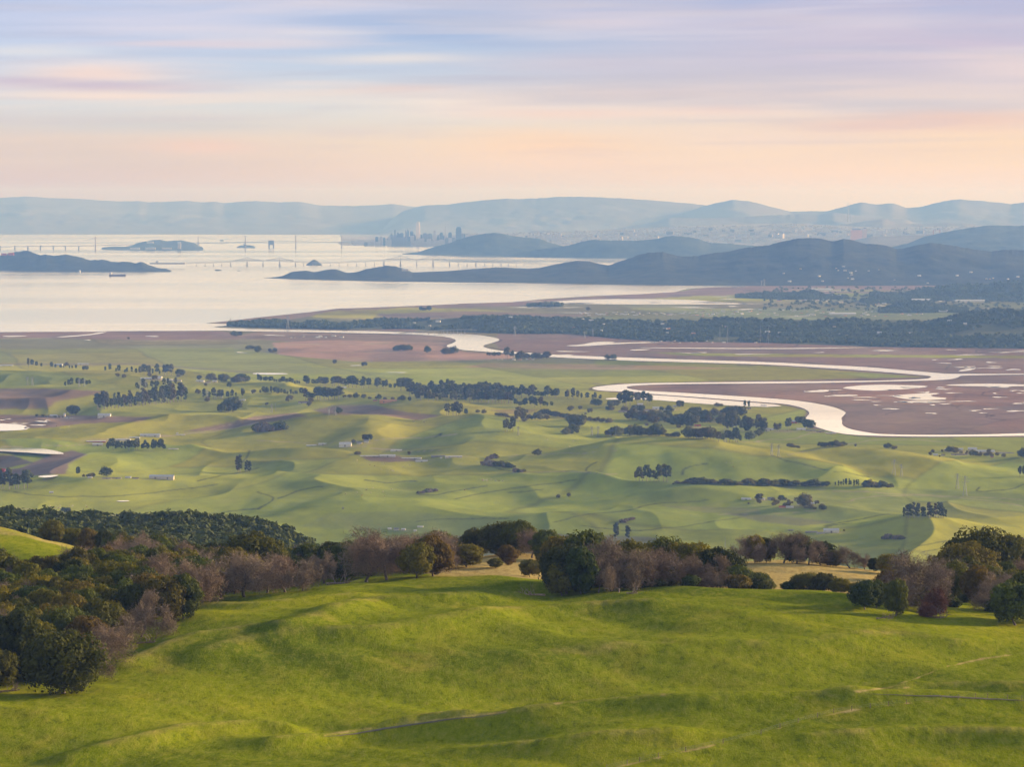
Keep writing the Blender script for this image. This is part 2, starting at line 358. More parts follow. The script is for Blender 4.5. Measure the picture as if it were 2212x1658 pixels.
#@@TERRAIN
# ------------------------------------------------------------------ the near hill (a bench of meadow high above the valley)
ND = [700, 850, 920, 1000, 1060, 1120, 1200, 1290, 1340, 1420, 1520, 1600, 1750, 2000, 2500, 3000, 3600, 4500, 5200]
NX = {
 -400: [1950, 1745, 1670, 1535, 1485, 1430, 1370, 1300, 1270, 1235, 1165, 1118, 1135, 1190, 1160, 1108, 1170, 1260, 1345],
 0:    [1950, 1745, 1668, 1535, 1485, 1430, 1375, 1310, 1280, 1245, 1185, 1140, 1152, 1200, 1165, 1122, 1180, 1260, 1345],
 135:  [1950, 1740, 1665, 1532, 1482, 1430, 1375, 1312, 1284, 1255, 1205, 1168, 1178, 1210, 1170, 1134, 1185, 1265, 1345],
 270:  [1950, 1740, 1660, 1540, 1480, 1425, 1365, 1315, 1290, 1265, 1232, 1207, 1220, 1235, 1180, 1140, 1190, 1270, 1345],
 400:  [1950, 1740, 1655, 1560, 1485, 1415, 1345, 1302, 1300, 1285, 1262, 1250, 1262, 1275, 1195, 1137, 1190, 1275, 1345],
 600:  [1950, 1740, 1655, 1585, 1497, 1418, 1335, 1284, 1287, 1272, 1250, 1245, 1265, 1290, 1225, 1152, 1210, 1290, 1345],
 700:  [1950, 1740, 1655, 1592, 1510, 1422, 1335, 1276, 1266, 1262, 1248, 1243, 1268, 1305, 1270, 1215, 1260, 1300, 1345],
 850:  [1950, 1740, 1645, 1572, 1522, 1429, 1335, 1280, 1260, 1242, 1228, 1230, 1265, 1320, 1300, 1270, 1290, 1320, 1345],
 1000: [1950, 1740, 1635, 1552, 1536, 1428, 1340, 1285, 1262, 1237, 1213, 1207, 1245, 1320, 1310, 1290, 1300, 1320, 1345],
 1130: [1950, 1735, 1622, 1537, 1539, 1433, 1345, 1292, 1266, 1237, 1211, 1194, 1238, 1320, 1320, 1300, 1305, 1325, 1345],
 1300: [1950, 1730, 1610, 1518, 1538, 1438, 1350, 1277, 1277, 1275, 1225, 1205, 1250, 1330, 1330, 1305, 1310, 1330, 1345],
 1500: [1950, 1725, 1598, 1503, 1539, 1440, 1344, 1263, 1271, 1266, 1222, 1214, 1260, 1340, 1335, 1310, 1310, 1330, 1345],
 1700: [1950, 1720, 1592, 1496, 1534, 1438, 1343, 1267, 1276, 1256, 1224, 1215, 1265, 1340, 1340, 1310, 1310, 1330, 1345],
 1850: [1950, 1715, 1588, 1491, 1530, 1446, 1348, 1276, 1286, 1266, 1240, 1228, 1275, 1345, 1340, 1310, 1310, 1330, 1345],
 2000: [1950, 1712, 1586, 1487, 1525, 1448, 1358, 1308, 1300, 1282, 1262, 1250, 1300, 1350, 1340, 1310, 1310, 1330, 1345],
 2212: [1950, 1708, 1583, 1483, 1518, 1446, 1375, 1330, 1310, 1290, 1272, 1265, 1310, 1350, 1340, 1310, 1310, 1330, 1345],
 2600: [1950, 1700, 1580, 1475, 1511, 1446, 1378, 1335, 1310, 1285, 1265, 1260, 1310, 1350, 1340, 1310, 1310, 1330, 1345]}
nxs = np.array(sorted(NX)); tx = np.arange(-400, 2601, 20.); td = np.arange(700, 5201, 8.)
_a = np.array([np.interp(td, ND, NX[x]) for x in nxs])
_b = np.array([np.interp(tx, nxs, _a[:, j]) for j in range(len(td))]).T      # [x, d] photo row
_z = np.array([P(tx[i], _b[i], td)[2] for i in range(len(tx))])
NZ = gsm(gsm(_z, 1.5, 1), 2.0, 0)
FOLDS = []
def near_z(X, Y, detail=True):
    X = np.asarray(X, float); Y = np.asarray(Y, float)
    x = CX + F * X / (Y * 1.0035)
    u = np.clip((x + 400) / 20, 0, len(tx) - 1.001); v = np.clip((Y - 700) / 8, 0, len(td) - 1.001)
    i = u.astype(int); j = v.astype(int); fu = u - i; fv = v - j
    z = (NZ[i, j] * (1 - fu) + NZ[i + 1, j] * fu) * (1 - fv) + (NZ[i, j + 1] * (1 - fu) + NZ[i + 1, j + 1] * fu) * fv
    # gentle folds running across the slope, small hummocks
    w = ss(750, 900, Y) * (1 - ss(1700, 2000, Y) * .3)
    far = ss(1900, 2300, Y)
    for xs, ys, h, wd in FOLDS:
        k = (X > xs.min() - 3 * wd) & (X < xs.max() + 3 * wd) & (Y > ys.min() - 4 * wd) & (Y < ys.max() + 4 * wd)
        if not np.any(k): continue
        X1_, Y1_ = (X + 0 * Y)[k], (Y + 0 * X)[k]; a = np.zeros(X1_.shape)
        for x0, y0 in zip(xs, ys): a = np.maximum(a, np.exp(-((X1_ - x0) ** 2 + ((Y1_ - y0) * .75) ** 2) / wd ** 2))
        z = np.array(z, float); z[k] = z[k] + h * a
    z = z + w * (2.3 * fbm(X / 46 + .012 * Y, Y / 80, 3) + .3 * fbm(X / 13 + 5, Y / 26, 3)) + far * 9 * fbm(X / 160, Y / 200, 3)
    if detail: z = z + w * (.07 * fbm(X / 2.6, Y / 5.5, 3) + far * 0)
    return z

# ------------------------------------------------------------------ the valley: rolling hills that die out on the tidal plain
# crests: photo points, height above the valley floor, half width (m)
RIDGES = [
 ([(1290, 962), (1345, 945), (1400, 940), (1459, 944), (1534, 956), (1640, 975)], 62, 230),
 ([(1534, 958), (1600, 985), (1660, 1012)], 36, 150), ([(1420, 946), (1395, 975), (1330, 1000)], 40, 140),
 ([(600, 915), (654, 898), (735, 896), (817, 897), (890, 905)], 46, 200), ([(930, 906), (985, 897), (1050, 906), (1110, 930)], 44, 180),
 ([(817, 899), (800, 920), (760, 945)], 30, 110), ([(1060, 908), (1010, 930), (960, 945)], 34, 120),
 ([(1000, 962), (1060, 945), (1140, 946), (1230, 952)], 34, 150),
 ([(540, 975), (640, 970), (700, 980), (745, 994)], 34, 170), ([(1090, 1024), (1173, 1019), (1250, 1022), (1330, 1035)], 36, 170),
 ([(1340, 1044), (1371, 1040), (1459, 1046), (1560, 1049), (1650, 1052)], 30, 140),
 ([(1720, 975), (1778, 964), (1850, 967), (1908, 971), (1975, 985), (2040, 1002)], 46, 150),
 ([(1650, 975), (1720, 995), (1783, 1013), (1860, 1030)], 34, 90), ([(1700, 1020), (1760, 1010), (1830, 1030)], 26, 90),
 ([(1990, 1020), (2060, 1015), (2140, 1005), (2230, 1003)], 26, 170), ([(2090, 1040), (2150, 1028), (2250, 1030)], 22, 130),
 ([(1760, 1085), (1850, 1074), (1933, 1068), (2020, 1069), (2080, 1076)], 30, 170),
 ([(1790, 1128), (1846, 1119), (1920, 1117), (2034, 1122), (2110, 1126), (2180, 1140)], 34, 150),
 ([(1560, 1150), (1640, 1146), (1730, 1150)], 24, 130), ([(1380, 1170), (1420, 1166), (1480, 1170)], 24, 110),
 ([(1080, 1100), (1200, 1088), (1330, 1090)], 26, 200), ([(700, 1090), (800, 1080), (900, 1084)], 22, 180),
 ([(560, 1040), (640, 1032), (740, 1042)], 22, 170), ([(150, 1010), (230, 988), (330, 976), (480, 965)], 24, 180),
 ([(60, 938), (160, 925), (300, 915)], 20, 150), ([(300, 900), (390, 880), (480, 870), (560, 868)], 34, 220),
 ([(380, 920), (470, 900), (550, 890)], 24, 110),
 ([(-80, 800), (40, 797), (130, 799), (230, 806)], 44, 330), ([(-80, 836), (70, 834), (170, 838), (280, 847)], 40, 300),
 ([(60, 868), (150, 858), (250, 858), (330, 868)], 30, 220), ([(300, 845), (400, 835), (480, 838)], 30, 220),
 ([(540, 830), (600, 824), (660, 832), (700, 836)], 26, 190), ([(700, 858), (760, 852), (830, 858)], 22, 180),
 ([(860, 872), (930, 862), (1000, 866), (1080, 872)], 30, 170), ([(1140, 865), (1200, 860), (1270, 868)], 24, 160),
 ([(100, 1062), (220, 1055), (330, 1062)], 20, 160), ([(420, 1065), (520, 1050), (620, 1060)], 22, 170),
 ([(960, 990), (1040, 985), (1120, 992)], 16, 140), ([(1180, 920), (1290, 912), (1400, 915)], 18, 150),
 ([(400, 1012), (300, 1030), (200, 1045)], 12, 110), ([(900, 1050), (1000, 1042), (1100, 1052)], 18, 150),
 ([(1900, 1160), (2000, 1152), (2120, 1160)], 22, 150), ([(1150, 1130), (1250, 1120), (1350, 1128)], 20, 170)]
RW = []
for pts, h, w in RIDGES:
    q = np.array([[float(X), float(Y)] for X, Y, Z in [G(x, y, h + 8) for x, y in pts]]); n = len(q)
    L = np.concatenate([[0], np.cumsum(np.hypot(*(q[1:] - q[:-1]).T * np.array([[1], [.62]])))]); m = max(3, int(L[-1] / (w * .55)) + 1)
    t = np.linspace(0, L[-1], m); e = np.minimum(t, L[-1] - t) / (w * 1.2)
    RW.append((np.interp(t, L, q[:, 0]), np.interp(t, L, q[:, 1]), h * (.45 + .55 * np.clip(e, 0, 1)) * .88, w * .95))
def valley_z(X, Y):
    X = np.asarray(X, float); Y = np.asarray(Y, float)
    x = CX + F * X / (Y * 1.003)
    fd = np.interp(x, [-300, 500, 900, 1250, 1500, 1720, 1850, 2600], [13200, 12400, 11000, 10150, 9500, 9000, 8850, 8850])
    m = 1 - ss(fd - 800, fd, Y)
    z = np.zeros(np.broadcast(X, Y).shape)
    acc = np.zeros(z.shape)
    for xs, ys, hs, w in RW:
        if z.ndim:
            k = (X > xs.min() - 2.4 * w) & (X < xs.max() + 2.4 * w) & (Y > ys.min() - 4 * w) & (Y < ys.max() + 4 * w)
            if not np.any(k): continue
            Xk, Yk = X[k], Y[k]; a = np.zeros(Xk.shape)
            for x0, y0, h in zip(xs, ys, hs): a += (h * np.exp(-((Xk - x0) ** 2 + ((Yk - y0) * .62) ** 2) / w ** 2)) ** 4
            acc[k] += a
    z = acc ** .25
    u = X + 90 * fbm(X / 700, Y / 700, 2); vv = Y + 140 * fbm(X / 600 + 7, Y / 800, 2)
    roll = 1 - np.abs(fbm(u / 560 + 3.3, vv / 1000, 2))                       # rounded crests with creases between
    roll2 = 1 - np.abs(fbm(u / 190 + 1.3, vv / 380 + 4, 2))
    z = z * (.92 + .16 * fbm(u / 300, vv / 400, 2)) + 30 * roll ** 2 - 12 + 8 * roll2 ** 2 - 3 + 1.8 * fbm(X / 60, Y / 110, 2)
    return np.maximum(0, z * m + 2 * m)

def crossing(fn, x, y, d0, d1, step):
    """where the line of sight of photo point (x, y) meets a terrain first"""
    d = np.arange(d0, d1, step); Xc, Yc, Zc = P(x, y, d); g = fn(Xc, Yc)
    k = np.nonzero(Zc <= g)[0]
    if len(k) == 0 or k[0] == 0:
        j = int(np.argmin(Zc - g)) if len(k) == 0 else 0
    else: j = k[0]
    if 0 < j < len(d) and len(k):
        a, b = (Zc - g)[j - 1], (Zc - g)[j]; t = a / (a - b + 1e-9); dd = d[j - 1] + t * step
    else: dd = d[j]
    X, Y, Z = P(x, y, dd); return float(X), float(Y), float(fn(np.array([X]), np.array([Y]))[0])
def on_valley(x, y): return crossing(valley_z, x, y, 5300, 26000, 12)
def on_near(x, y, d0=760, d1=1680): return crossing(lambda a, b: near_z(a, b, False), x, y, d0, d1, 4)
def near_at(x, d):
    """the near hill's ground below photo column x at distance d"""
    X = (x - CX) / F * d * 1.0035; return X, d, float(near_z(np.array([X]), np.array([d]), False)[0])

for pts, h, wd in (([(560, 1622), (750, 1608), (900, 1580), (1100, 1559), (1300, 1530), (1500, 1520), (1700, 1516), (1900, 1516), (2230, 1518)], 2.6, 12), ([(640, 1362), (665, 1352), (725, 1325), (800, 1310), (950, 1300), (1106, 1296)], 3.0, 9), ([(270, 1446), (360, 1405), (440, 1383), (530, 1370), (600, 1370)], 2.8, 8), ([(440, 1422), (530, 1396), (650, 1381), (800, 1374), (950, 1350), (1106, 1330), (1256, 1320), (1400, 1312)], 3.0, 10),
                   ([(405, 1320), (550, 1315), (650, 1305), (760, 1294)], 2.2, 8), ([(150, 1650), (300, 1610), (400, 1586), (550, 1575), (620, 1583)], 2.6, 6), ([(600, 1606), (750, 1592), (900, 1556), (1000, 1546)], 1.6, 5), ([(1180, 1425), (1400, 1402), (1650, 1405)], 2.0, 15), ([(1750, 1395), (1900, 1378), (2050, 1390)], 1.8, 12), ([(1750, 1602), (1950, 1588), (2212, 1592)], 1.8, 7), ([(1000, 1632), (1250, 1602), (1450, 1590)], 1.8, 7), ([(1830, 1496), (1960, 1486), (2230, 1484)], 1.4, 6)):
    q = np.array([on_near(x, y)[:2] for x, y in pts]); L = np.concatenate([[0], np.cumsum(np.hypot(*(q[1:] - q[:-1]).T))]); t = np.linspace(0, L[-1], max(4, int(L[-1] / (wd * .45))))
    FOLDS.append((np.interp(t, L, q[:, 0]), np.interp(t, L, q[:, 1]), h, wd))
# near hill mesh
dn = np.concatenate([np.arange(760, 1800, 1.7), np.arange(1800, 3200, 8), np.arange(3200, 5201, 30)])
sn = np.linspace(-.235, .235, 640)
YY = np.repeat(dn[:, None], len(sn), 1); XX = YY * sn[None]
ZZ = near_z(XX, YY)
px, py = proj(XX, YY, ZZ)
# straw-coloured patches: the fields beyond the crest, crest highlights painted in as dry grass
def inpoly(x, y, poly):
    r = np.zeros(x.shape, bool); n = len(poly)
    for i in range(n):
        x0, y0 = poly[i]; x1, y1 = poly[(i + 1) % n]
        if y0 == y1: continue
        r ^= ((y0 > y) != (y1 > y)) & (x < (x1 - x0) * (y - y0) / (y1 - y0) + x0)
    return r
dry_and_lit = np.zeros(XX.shape)
dry_and_lit[(YY > 1375) & (px > 925) & (YY < 2000)] = .75
dry_and_lit[(YY > 1345) & (px > 1560) & (px < 1960) & (YY < 1800)] = 1.05
dry_and_lit[(YY > 1450) & (px > 1010) & (px < 1180) & (YY < 1800)] = 1.0
dry_and_lit[(YY > 1560) & (px < 420) & (YY < 1800)] = .55
dry_and_lit = gsm(gsm(dry_and_lit, 3, 0), 2, 1) + .22 * (fbm(XX / 30, YY / 60, 3) > .25)
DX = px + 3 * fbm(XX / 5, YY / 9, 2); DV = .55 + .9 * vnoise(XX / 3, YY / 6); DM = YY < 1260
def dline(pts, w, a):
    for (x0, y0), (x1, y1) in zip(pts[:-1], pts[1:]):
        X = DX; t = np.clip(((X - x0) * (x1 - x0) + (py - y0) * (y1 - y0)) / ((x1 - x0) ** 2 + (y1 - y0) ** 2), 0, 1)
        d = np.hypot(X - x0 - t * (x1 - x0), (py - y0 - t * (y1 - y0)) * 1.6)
        dry_and_lit[DM] += (a * np.exp(-(d / w) ** 2) * DV)[DM]
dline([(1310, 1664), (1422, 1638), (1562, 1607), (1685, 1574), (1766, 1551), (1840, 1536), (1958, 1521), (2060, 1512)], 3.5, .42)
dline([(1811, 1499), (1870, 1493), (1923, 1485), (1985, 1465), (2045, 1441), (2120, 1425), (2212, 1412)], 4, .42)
dline([(1100, 1541), (1206, 1521), (1331, 1507), (1431, 1502), (1556, 1504), (1806, 1501)], 9, .30); dline([(1856, 1494), (1956, 1486), (2212, 1484)], 6, .3)  # near crest: its bright sunlit edge put into the colour as straw grass
for xs_, ys_, h_, w_ in FOLDS:                               # pale grass along fold tops, painting in their sunlit highlight
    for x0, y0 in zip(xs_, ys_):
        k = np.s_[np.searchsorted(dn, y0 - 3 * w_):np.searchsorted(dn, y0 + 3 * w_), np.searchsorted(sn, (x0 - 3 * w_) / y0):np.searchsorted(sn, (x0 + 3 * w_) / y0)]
        dry_and_lit[k] = np.maximum(dry_and_lit[k], .30 * np.exp(-((XX[k] - x0) ** 2 + (YY[k] - y0) ** 2 * .5) / (w_ * .75) ** 2) + dry_and_lit[k] * .3)
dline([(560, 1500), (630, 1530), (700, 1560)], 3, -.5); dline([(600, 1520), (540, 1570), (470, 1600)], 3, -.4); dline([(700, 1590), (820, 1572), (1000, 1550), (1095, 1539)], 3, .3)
me = mesh_np('hill', np.stack([XX, YY, ZZ], -1).reshape(-1, 3), grid_faces(*XX.shape), M_GRASS, True, {'dry_and_lit': ('FLOAT', dry_and_lit)})
tag(link('hill', me), kind='structure')

# valley and plain mesh with the real colour of each field
yr = np.concatenate([np.arange(1400, 700, -1.0), np.arange(700, 500, -1.5), [495, 480, 465]])
dv = F * H / (yr - HZ); sv = np.linspace(-.20, .20, 1150)
YY = np.repeat(dv[:, None], len(sv), 1); XX = YY * sv[None]
ZZ = valley_z(XX, YY)
px, py = proj(XX, YY, ZZ)
G1, G2, G3, G4 = (.260, .282, .038), (.310, .316, .044), (.180, .210, .040), (.195, .215, .066)
BR, MA, PK, GO, OL = (.185, .140, .100), (.255, .165, .130), (.40, .25, .185), (.36, .30, .12), (.215, .205, .095)
col = np.empty(XX.shape + (3,)); col[:] = G1
n1 = fbm(XX / 900, YY / 1500, 4)[..., None]; n2 = fbm(XX / 400 + 9, YY / 900 + 3, 4)[..., None]
t = ss(-.15, .35, n1); col = col * (1 - t) + np.array(G2) * t
t = ss(.1, .5, n2) * .7; col = col * (1 - t) + np.array(G3) * t
jk = .2 + .8 * ss(860, 960, py); jx = px + jk * 14 * fbm(XX / 160, YY / 400, 3); jy = py + jk * 1.6 * fbm(XX / 500, YY / 100 + 4, 2)
def paint(c, poly, a=1.0):
    m = inpoly(jx, jy, poly); col[m] = col[m] * (1 - a) + np.array(c) * a
paint(OL, [(-900, 700), (1000, 700), (1280, 760), (1300, 832), (900, 812), (520, 806), (300, 790), (-900, 790)])
paint(G1, [(-900, 760), (500, 752), (640, 772), (1100, 786), (1280, 800), (1280, 835), (700, 815), (300, 785), (-900, 785)], .6)
paint(MA, [(-900, 700), (480, 716), (560, 733), (300, 735), (100, 731), (-900, 732)])
paint(MA, [(560, 716), (900, 722), (990, 730), (965, 748), (860, 742), (620, 738), (500, 730)], .8)
paint(MA, [(1085, 690), (3200, 690), (3200, 946), (1900, 945), (1740, 925), (1730, 905), (1745, 888), (1690, 875), (1560, 866), (1290, 845), (1275, 838), (1340, 829), (1660, 822), (2000, 815), (1660, 790), (1085, 764), (1070, 740)])
paint(G2, [(600, 786), (1100, 783), (1340, 788), (1560, 793), (1780, 801), (1850, 805), (1905, 811), (1880, 817), (1700, 821), (1400, 824), (1280, 829), (1200, 828), (900, 812)], .8)
paint(GO, [(1130, 795), (1480, 795), (1300, 803), (1000, 800)], .4)
paint(PK, [(590, 741), (700, 735), (960, 742), (1000, 760), (1110, 768), (1110, 776), (900, 781), (770, 782), (690, 775), (600, 766)])
paint(PK, [(1050, 784), (1400, 790), (1600, 796), (1400, 800), (1000, 794)], .55)
paint(G2, [(1395, 761), (1560, 764), (2300, 770), (2300, 775), (1662, 771.5), (1480, 769)])
paint(OL, [(730, 668), (1100, 652), (1500, 655), (3000, 600), (3000, 700), (1100, 700), (560, 700)])
paint(MA, [(440, 700), (560, 684), (735, 665), (1108, 651), (1480, 628), (1540, 618), (2300, 612), (2300, 625), (1500, 640), (1108, 662), (740, 672), (620, 692), (500, 705), (700, 713), (900, 718), (900, 712), (560, 700)])
paint(G2, [(672, 687), (684, 678.5), (729, 671), (812, 669), (880, 664), (1108, 671), (817, 679), (804, 688.5)])
paint((.28, .25, .05), [(729, 671), (825, 670), (767, 678)])
paint(MA, [(817, 679), (1000, 672), (1108, 676), (1300, 682), (1100, 690), (830, 688)], .8)
paint(G4, [(1300, 672), (1700, 668), (2000, 660), (2300, 650), (2300, 690), (1300, 694)], .6)
for a in ((1750, 646, 420, 5), (1850, 628, 330, 4), (1450, 668, 300, 3), (1950, 662, 240, 4)): paint(G2, [(a[0] - a[2] / 2, a[1]), (a[0], a[1] - a[3] / 2), (a[0] + a[2] / 2, a[1] + 1), (a[0], a[1] + a[3] / 2)], .8)
# ploughed and bare ground among the hills
paint(BR, [(-900, 838), (100, 840), (230, 846), (190, 856), (120, 868), (100, 884), (-900, 890)])
paint((.20, .15, .115), [(-900, 890), (180, 898), (330, 902), (300, 912), (180, 916), (100, 925), (-900, 925)])
paint(BR, [(400, 934), (471, 918), (554, 900), (640, 893), (665, 899), (590, 912), (471, 931)])
paint((.19, .15, .115), [(679, 886), (729, 875), (804, 875), (880, 891), (955, 898), (900, 908), (815, 896), (704, 897)])
paint(BR, [(774, 988), (830, 984), (892, 990), (905, 996), (840, 999), (795, 996)])
paint((.12, .10, .08), [(-900, 986), (30, 986), (75, 1001), (15, 1012), (-900, 1014)])
paint((.22, .155, .12), [(50, 1012), (110, 985), (150, 972), (190, 982), (150, 1003), (140, 1024), (30, 1030), (-900, 1032), (-900, 1015), (20, 1014)])
paint(G4, [(1560, 1098), (1700, 1072), (1783, 1064), (1933, 1056), (2300, 1072), (2300, 1112), (2100, 1122), (1900, 1114), (1846, 1119), (1783, 1132), (1700, 1122), (1610, 1108)], .6)
paint((.16, .135, .095), [(1560, 1108), (1700, 1116), (1800, 1130), (1730, 1138), (1640, 1128)], .6)
paint((.15, .135, .10), [(1100, 1150), (1400, 1160), (1500, 1180), (1400, 1220), (1000, 1220), (850, 1170)], .7)
paint(G4, [(700, 1110), (900, 1105), (1100, 1130), (1050, 1160), (850, 1150), (640, 1140)], .6)
paint(BR, [(1060, 886), (1170, 884), (1130, 897), (1080, 893)], .6); paint(BR, [(1420, 1092), (1640, 1100), (1640, 1112), (1500, 1106)], .35)
paint((.12, .105, .075), [(1480, 900), (1600, 905), (1560, 914), (1440, 912)], .7)
paint(G4, [(1700, 1215), (1790, 1186), (2050, 1190), (2300, 1170), (2300, 1260), (1740, 1260)], .45)
paint((.34, .29, .23), [(-900, 440), (3600, 440), (3600, 533), (735, 533), (735, 512), (-900, 512)])
def parcels(cw, cl, ang, warp, lo, hi, mask, edge_a):
    """a patchwork of fields, each with its own tint and a ditch or fence line round it"""
    global col
    ca, sa = math.cos(ang), math.sin(ang); X = XX + warp * fbm(XX / 1400, YY / 1400, 2); Y = YY + warp * fbm(XX / 1300 + 8, YY / 1500 + 3, 2)
    u = (X * ca + Y * sa) / cw; v = (-X * sa + Y * ca) / cl; v = v + .5 * (np.floor(u) % 2); ui = np.floor(u).astype(int); vi = np.floor(v).astype(int)
    k = lo + (hi - lo) * _perm[(ui * 7 + 13) & 255, (vi * 11 + 5) & 255]; k2 = _perm[(ui * 3 + 91) & 255, (vi * 5 + 17) & 255]
    t = np.stack([k * (1 + .22 * (k2 - .3)), k, k * (1 - .2 * (k2 - .5))], -1); e = np.minimum(np.minimum(u - ui, 1 - u + ui) * cw, np.minimum(v - vi, 1 - v + vi) * cl * .35)
    ed = (edge_a * np.clip(1 - e / 9, 0, 1))[..., None]; m = mask[..., None]; col = col * (1 - m) + (col * t * (1 - ed) + np.array((.06, .055, .035)) * ed) * m
plain = 1 - ss(800, 870, py); marsh = ((col[..., 0] > col[..., 1] * 1.3) & (py < 950)).astype(float)
parcels(520, 1500, .25, 150, .72, 1.25, plain * (1 - .75 * marsh), .45); parcels(620, 1100, -.2, 420, .91, 1.09, (1 - plain), .36)
for c_ in range(3): col[..., c_] = gsm(gsm(col[..., c_], .7, 0), .8, 1)
YN = vnoise(XX / 25, YY / 60)
for cx_, cy_, w_, h_ in ((235, 952, 130, 9), (350, 943, 60, 5), (340, 1036, 90, 4), (240, 1035, 60, 4), (746, 966, 60, 5), (690, 962, 60, 3), (790, 958, 36, 4), (838, 973, 60, 3), (980, 987, 60, 5), (910, 994, 60, 4), (838, 872, 60, 4), (345, 821, 90, 5), (445, 827, 50, 3), (190, 790, 60, 3), (1400, 887, 70, 6), (1450, 885, 50, 4), (1505, 924, 50, 4), (1690, 932, 70, 6),
                        (1770, 934, 50, 4), (2110, 978, 110, 8), (2060, 975, 70, 6), (1650, 1081, 50, 4), (1740, 1093, 60, 4), (1700, 1097, 50, 3), (1790, 1151, 70, 4), (2180, 1180, 50, 4), (865, 1146, 50, 3), (225, 900, 60, 4), (150, 903, 50, 3), (140, 1117, 60, 4)):
    f = np.clip(1.3 - np.hypot((jx - cx_) / w_ * 2, (jy - cy_) / h_ * 2), 0, 1) * .6; f = (f * (.6 + .8 * YN))[..., None].clip(0, 1); col = col * (1 - f) + np.array((.34, .26, .17)) * f
# farm tracks, ditches, creek beds: narrow strips of bare earth
def smooth_line(p):
    for _ in range(2): p = [p[0]] + [q for a, b in zip(p[:-1], p[1:]) for q in ((a[0] * .75 + b[0] * .25, a[1] * .75 + b[1] * .25), (a[0] * .25 + b[0] * .75, a[1] * .25 + b[1] * .75))] + [p[-1]]
    return p
RY = yr.astype(float); CXs = CX + F * sv / 1.0035
SPX = px + 12 * fbm(XX / 90, YY / 160, 3); SPY = (py + 4 * fbm(XX / 70 + 5, YY / 160, 3)) * 2.2
def strip(c, pts, w, a=.85):
    global col
    pts = smooth_line(pts)
    for (x0, y0), (x1, y1) in zip(pts[:-1], pts[1:]):
        r0, r1 = np.searchsorted(-RY, -(max(y0, y1) + 70)), np.searchsorted(-RY, -(min(y0, y1) - 9)); c0, c1 = np.searchsorted(CXs, min(x0, x1) - 16), np.searchsorted(CXs, max(x0, x1) + 16)
        k = np.s_[r0:r1, c0:c1]
        if r1 <= r0 or c1 <= c0: continue
        X = SPX[k]; Y = SPY[k]; ay, by = y0 * 2.2, y1 * 2.2
        t = np.clip(((X - x0) * (x1 - x0) + (Y - ay) * (by - ay)) / ((x1 - x0) ** 2 + (by - ay) ** 2 + 1e-6), 0, 1)
        d = np.hypot(X - x0 - t * (x1 - x0), Y - ay - t * (by - ay)); f = (a * np.clip(1.4 - d / w, 0, 1))[..., None]
        col[k] = col[k] * (1 - f) + np.array(c) * f
RIVER = [(480, 714.5), (530, 710.5), (640, 713), (767, 715), (830, 716.5), (880, 718.5), (955, 721.5), (1017, 722), (1055, 726.6), (1083, 733.6), (1068, 740), (1040, 747.4), (1055, 753.6), (1085, 758.7), (1120, 761.5), (1168, 764), (1196, 766.8), (1304, 771), (1359, 773), (1484, 777.3), (1662, 782.6), (1758, 788), (1871, 793), (1958, 800.6),
         (2021, 806), (2051, 808.6), (2600, 806), (2600, 807.5), (2212, 809.5), (2090, 811.5), (2074, 812.4), (2071, 815.6), (2054, 820), (2009, 822.6), (1908, 825), (1783, 827.6), (1658, 829), (1484, 830), (1409, 831.4), (1359, 834.4), (1352, 837), (1359, 840.7), (1384, 844.4), (1484, 849.5), (1662, 860.7), (1733, 867), (1796, 878), (1823, 888), (1828, 893.3), (1816, 904.6), (1820, 908), (1818, 918), (1833, 927), (1871, 934.6),
         (1908, 939), (2009, 940.4), (2134, 939), (2212, 936.4), (2600, 930), (2600, 938), (2212, 942), (2109, 943.4), (1984, 944), (1883, 942), (1833, 939.6), (1796, 933.4), (1756, 921), (1740, 911), (1740, 903), (1751, 892), (1733, 881), (1695, 873), (1662, 871), (1584, 864.5), (1484, 857), (1409, 852), (1384, 848), (1334, 846), (1294, 844.4), (1276, 839.4), (1288, 836), (1321, 832), (1384, 828.3), (1484, 827), (1658, 825), (1808, 824), (1933, 822), (2003, 819), (2013, 814.4), (2003, 812), (1958, 808), (1883, 802), (1783, 795.6),
         (1662, 788), (1484, 783), (1334, 779), (1196, 772), (1166, 770.5), (1120, 765.5), (1080, 762.5), (1043, 760), (992, 756), (965, 750), (965, 746), (980, 741), (987, 735), (967, 728.6), (930, 725), (867, 722), (767, 720), (640, 717.5), (520, 716)]
strip((.12, .085, .065), RIVER, 3.4, .7)
DK, TR = (.055, .055, .035), (.36, .29, .20)
for pts in ([(600, 1079), (640, 1060), (700, 1052)], [(430, 1040), (480, 1028), (560, 1012)], [(0, 1060), (160, 1078), (330, 1068), (470, 1048)],
            [(978, 1080), (1060, 1063), (1150, 1050), (1240, 1039)], [(1100, 1064), (1170, 1060)], [(900, 1068), (935, 1072), (1000, 1058), (1050, 1052)],
            [(1190, 1128), (1270, 1112), (1350, 1103), (1420, 1088), (1530, 1080)], [(1265, 1022), (1275, 1005), (1290, 1000)], [(1050, 1005), (1100, 1020), (1140, 1018)],
            [(1470, 1028), (1480, 1012), (1530, 1003)], [(560, 1100), (600, 1080), (560, 1062)], [(1660, 985), (1700, 1000), (1800, 1015), (1880, 1030)],
            [(2120, 1055), (2110, 1065), (2180, 1060), (2212, 1045)], [(1340, 944), (1290, 944)], [(940, 945), (955, 935), (950, 942)], [(380, 1118), (560, 1100)],
            [(1780, 1140), (1840, 1128), (1930, 1112)], [(1980, 1180), (2010, 1172), (2040, 1170)], [(1990, 1195), (2050, 1178)],
            [(1250, 1135), (1400, 1150), (1600, 1120)], [(900, 1130), (1010, 1118), (1100, 1122)], [(540, 976), (520, 1005)], [(790, 1038), (840, 1045), (900, 1040)]):
    strip(DK, pts, 2.6, .5)
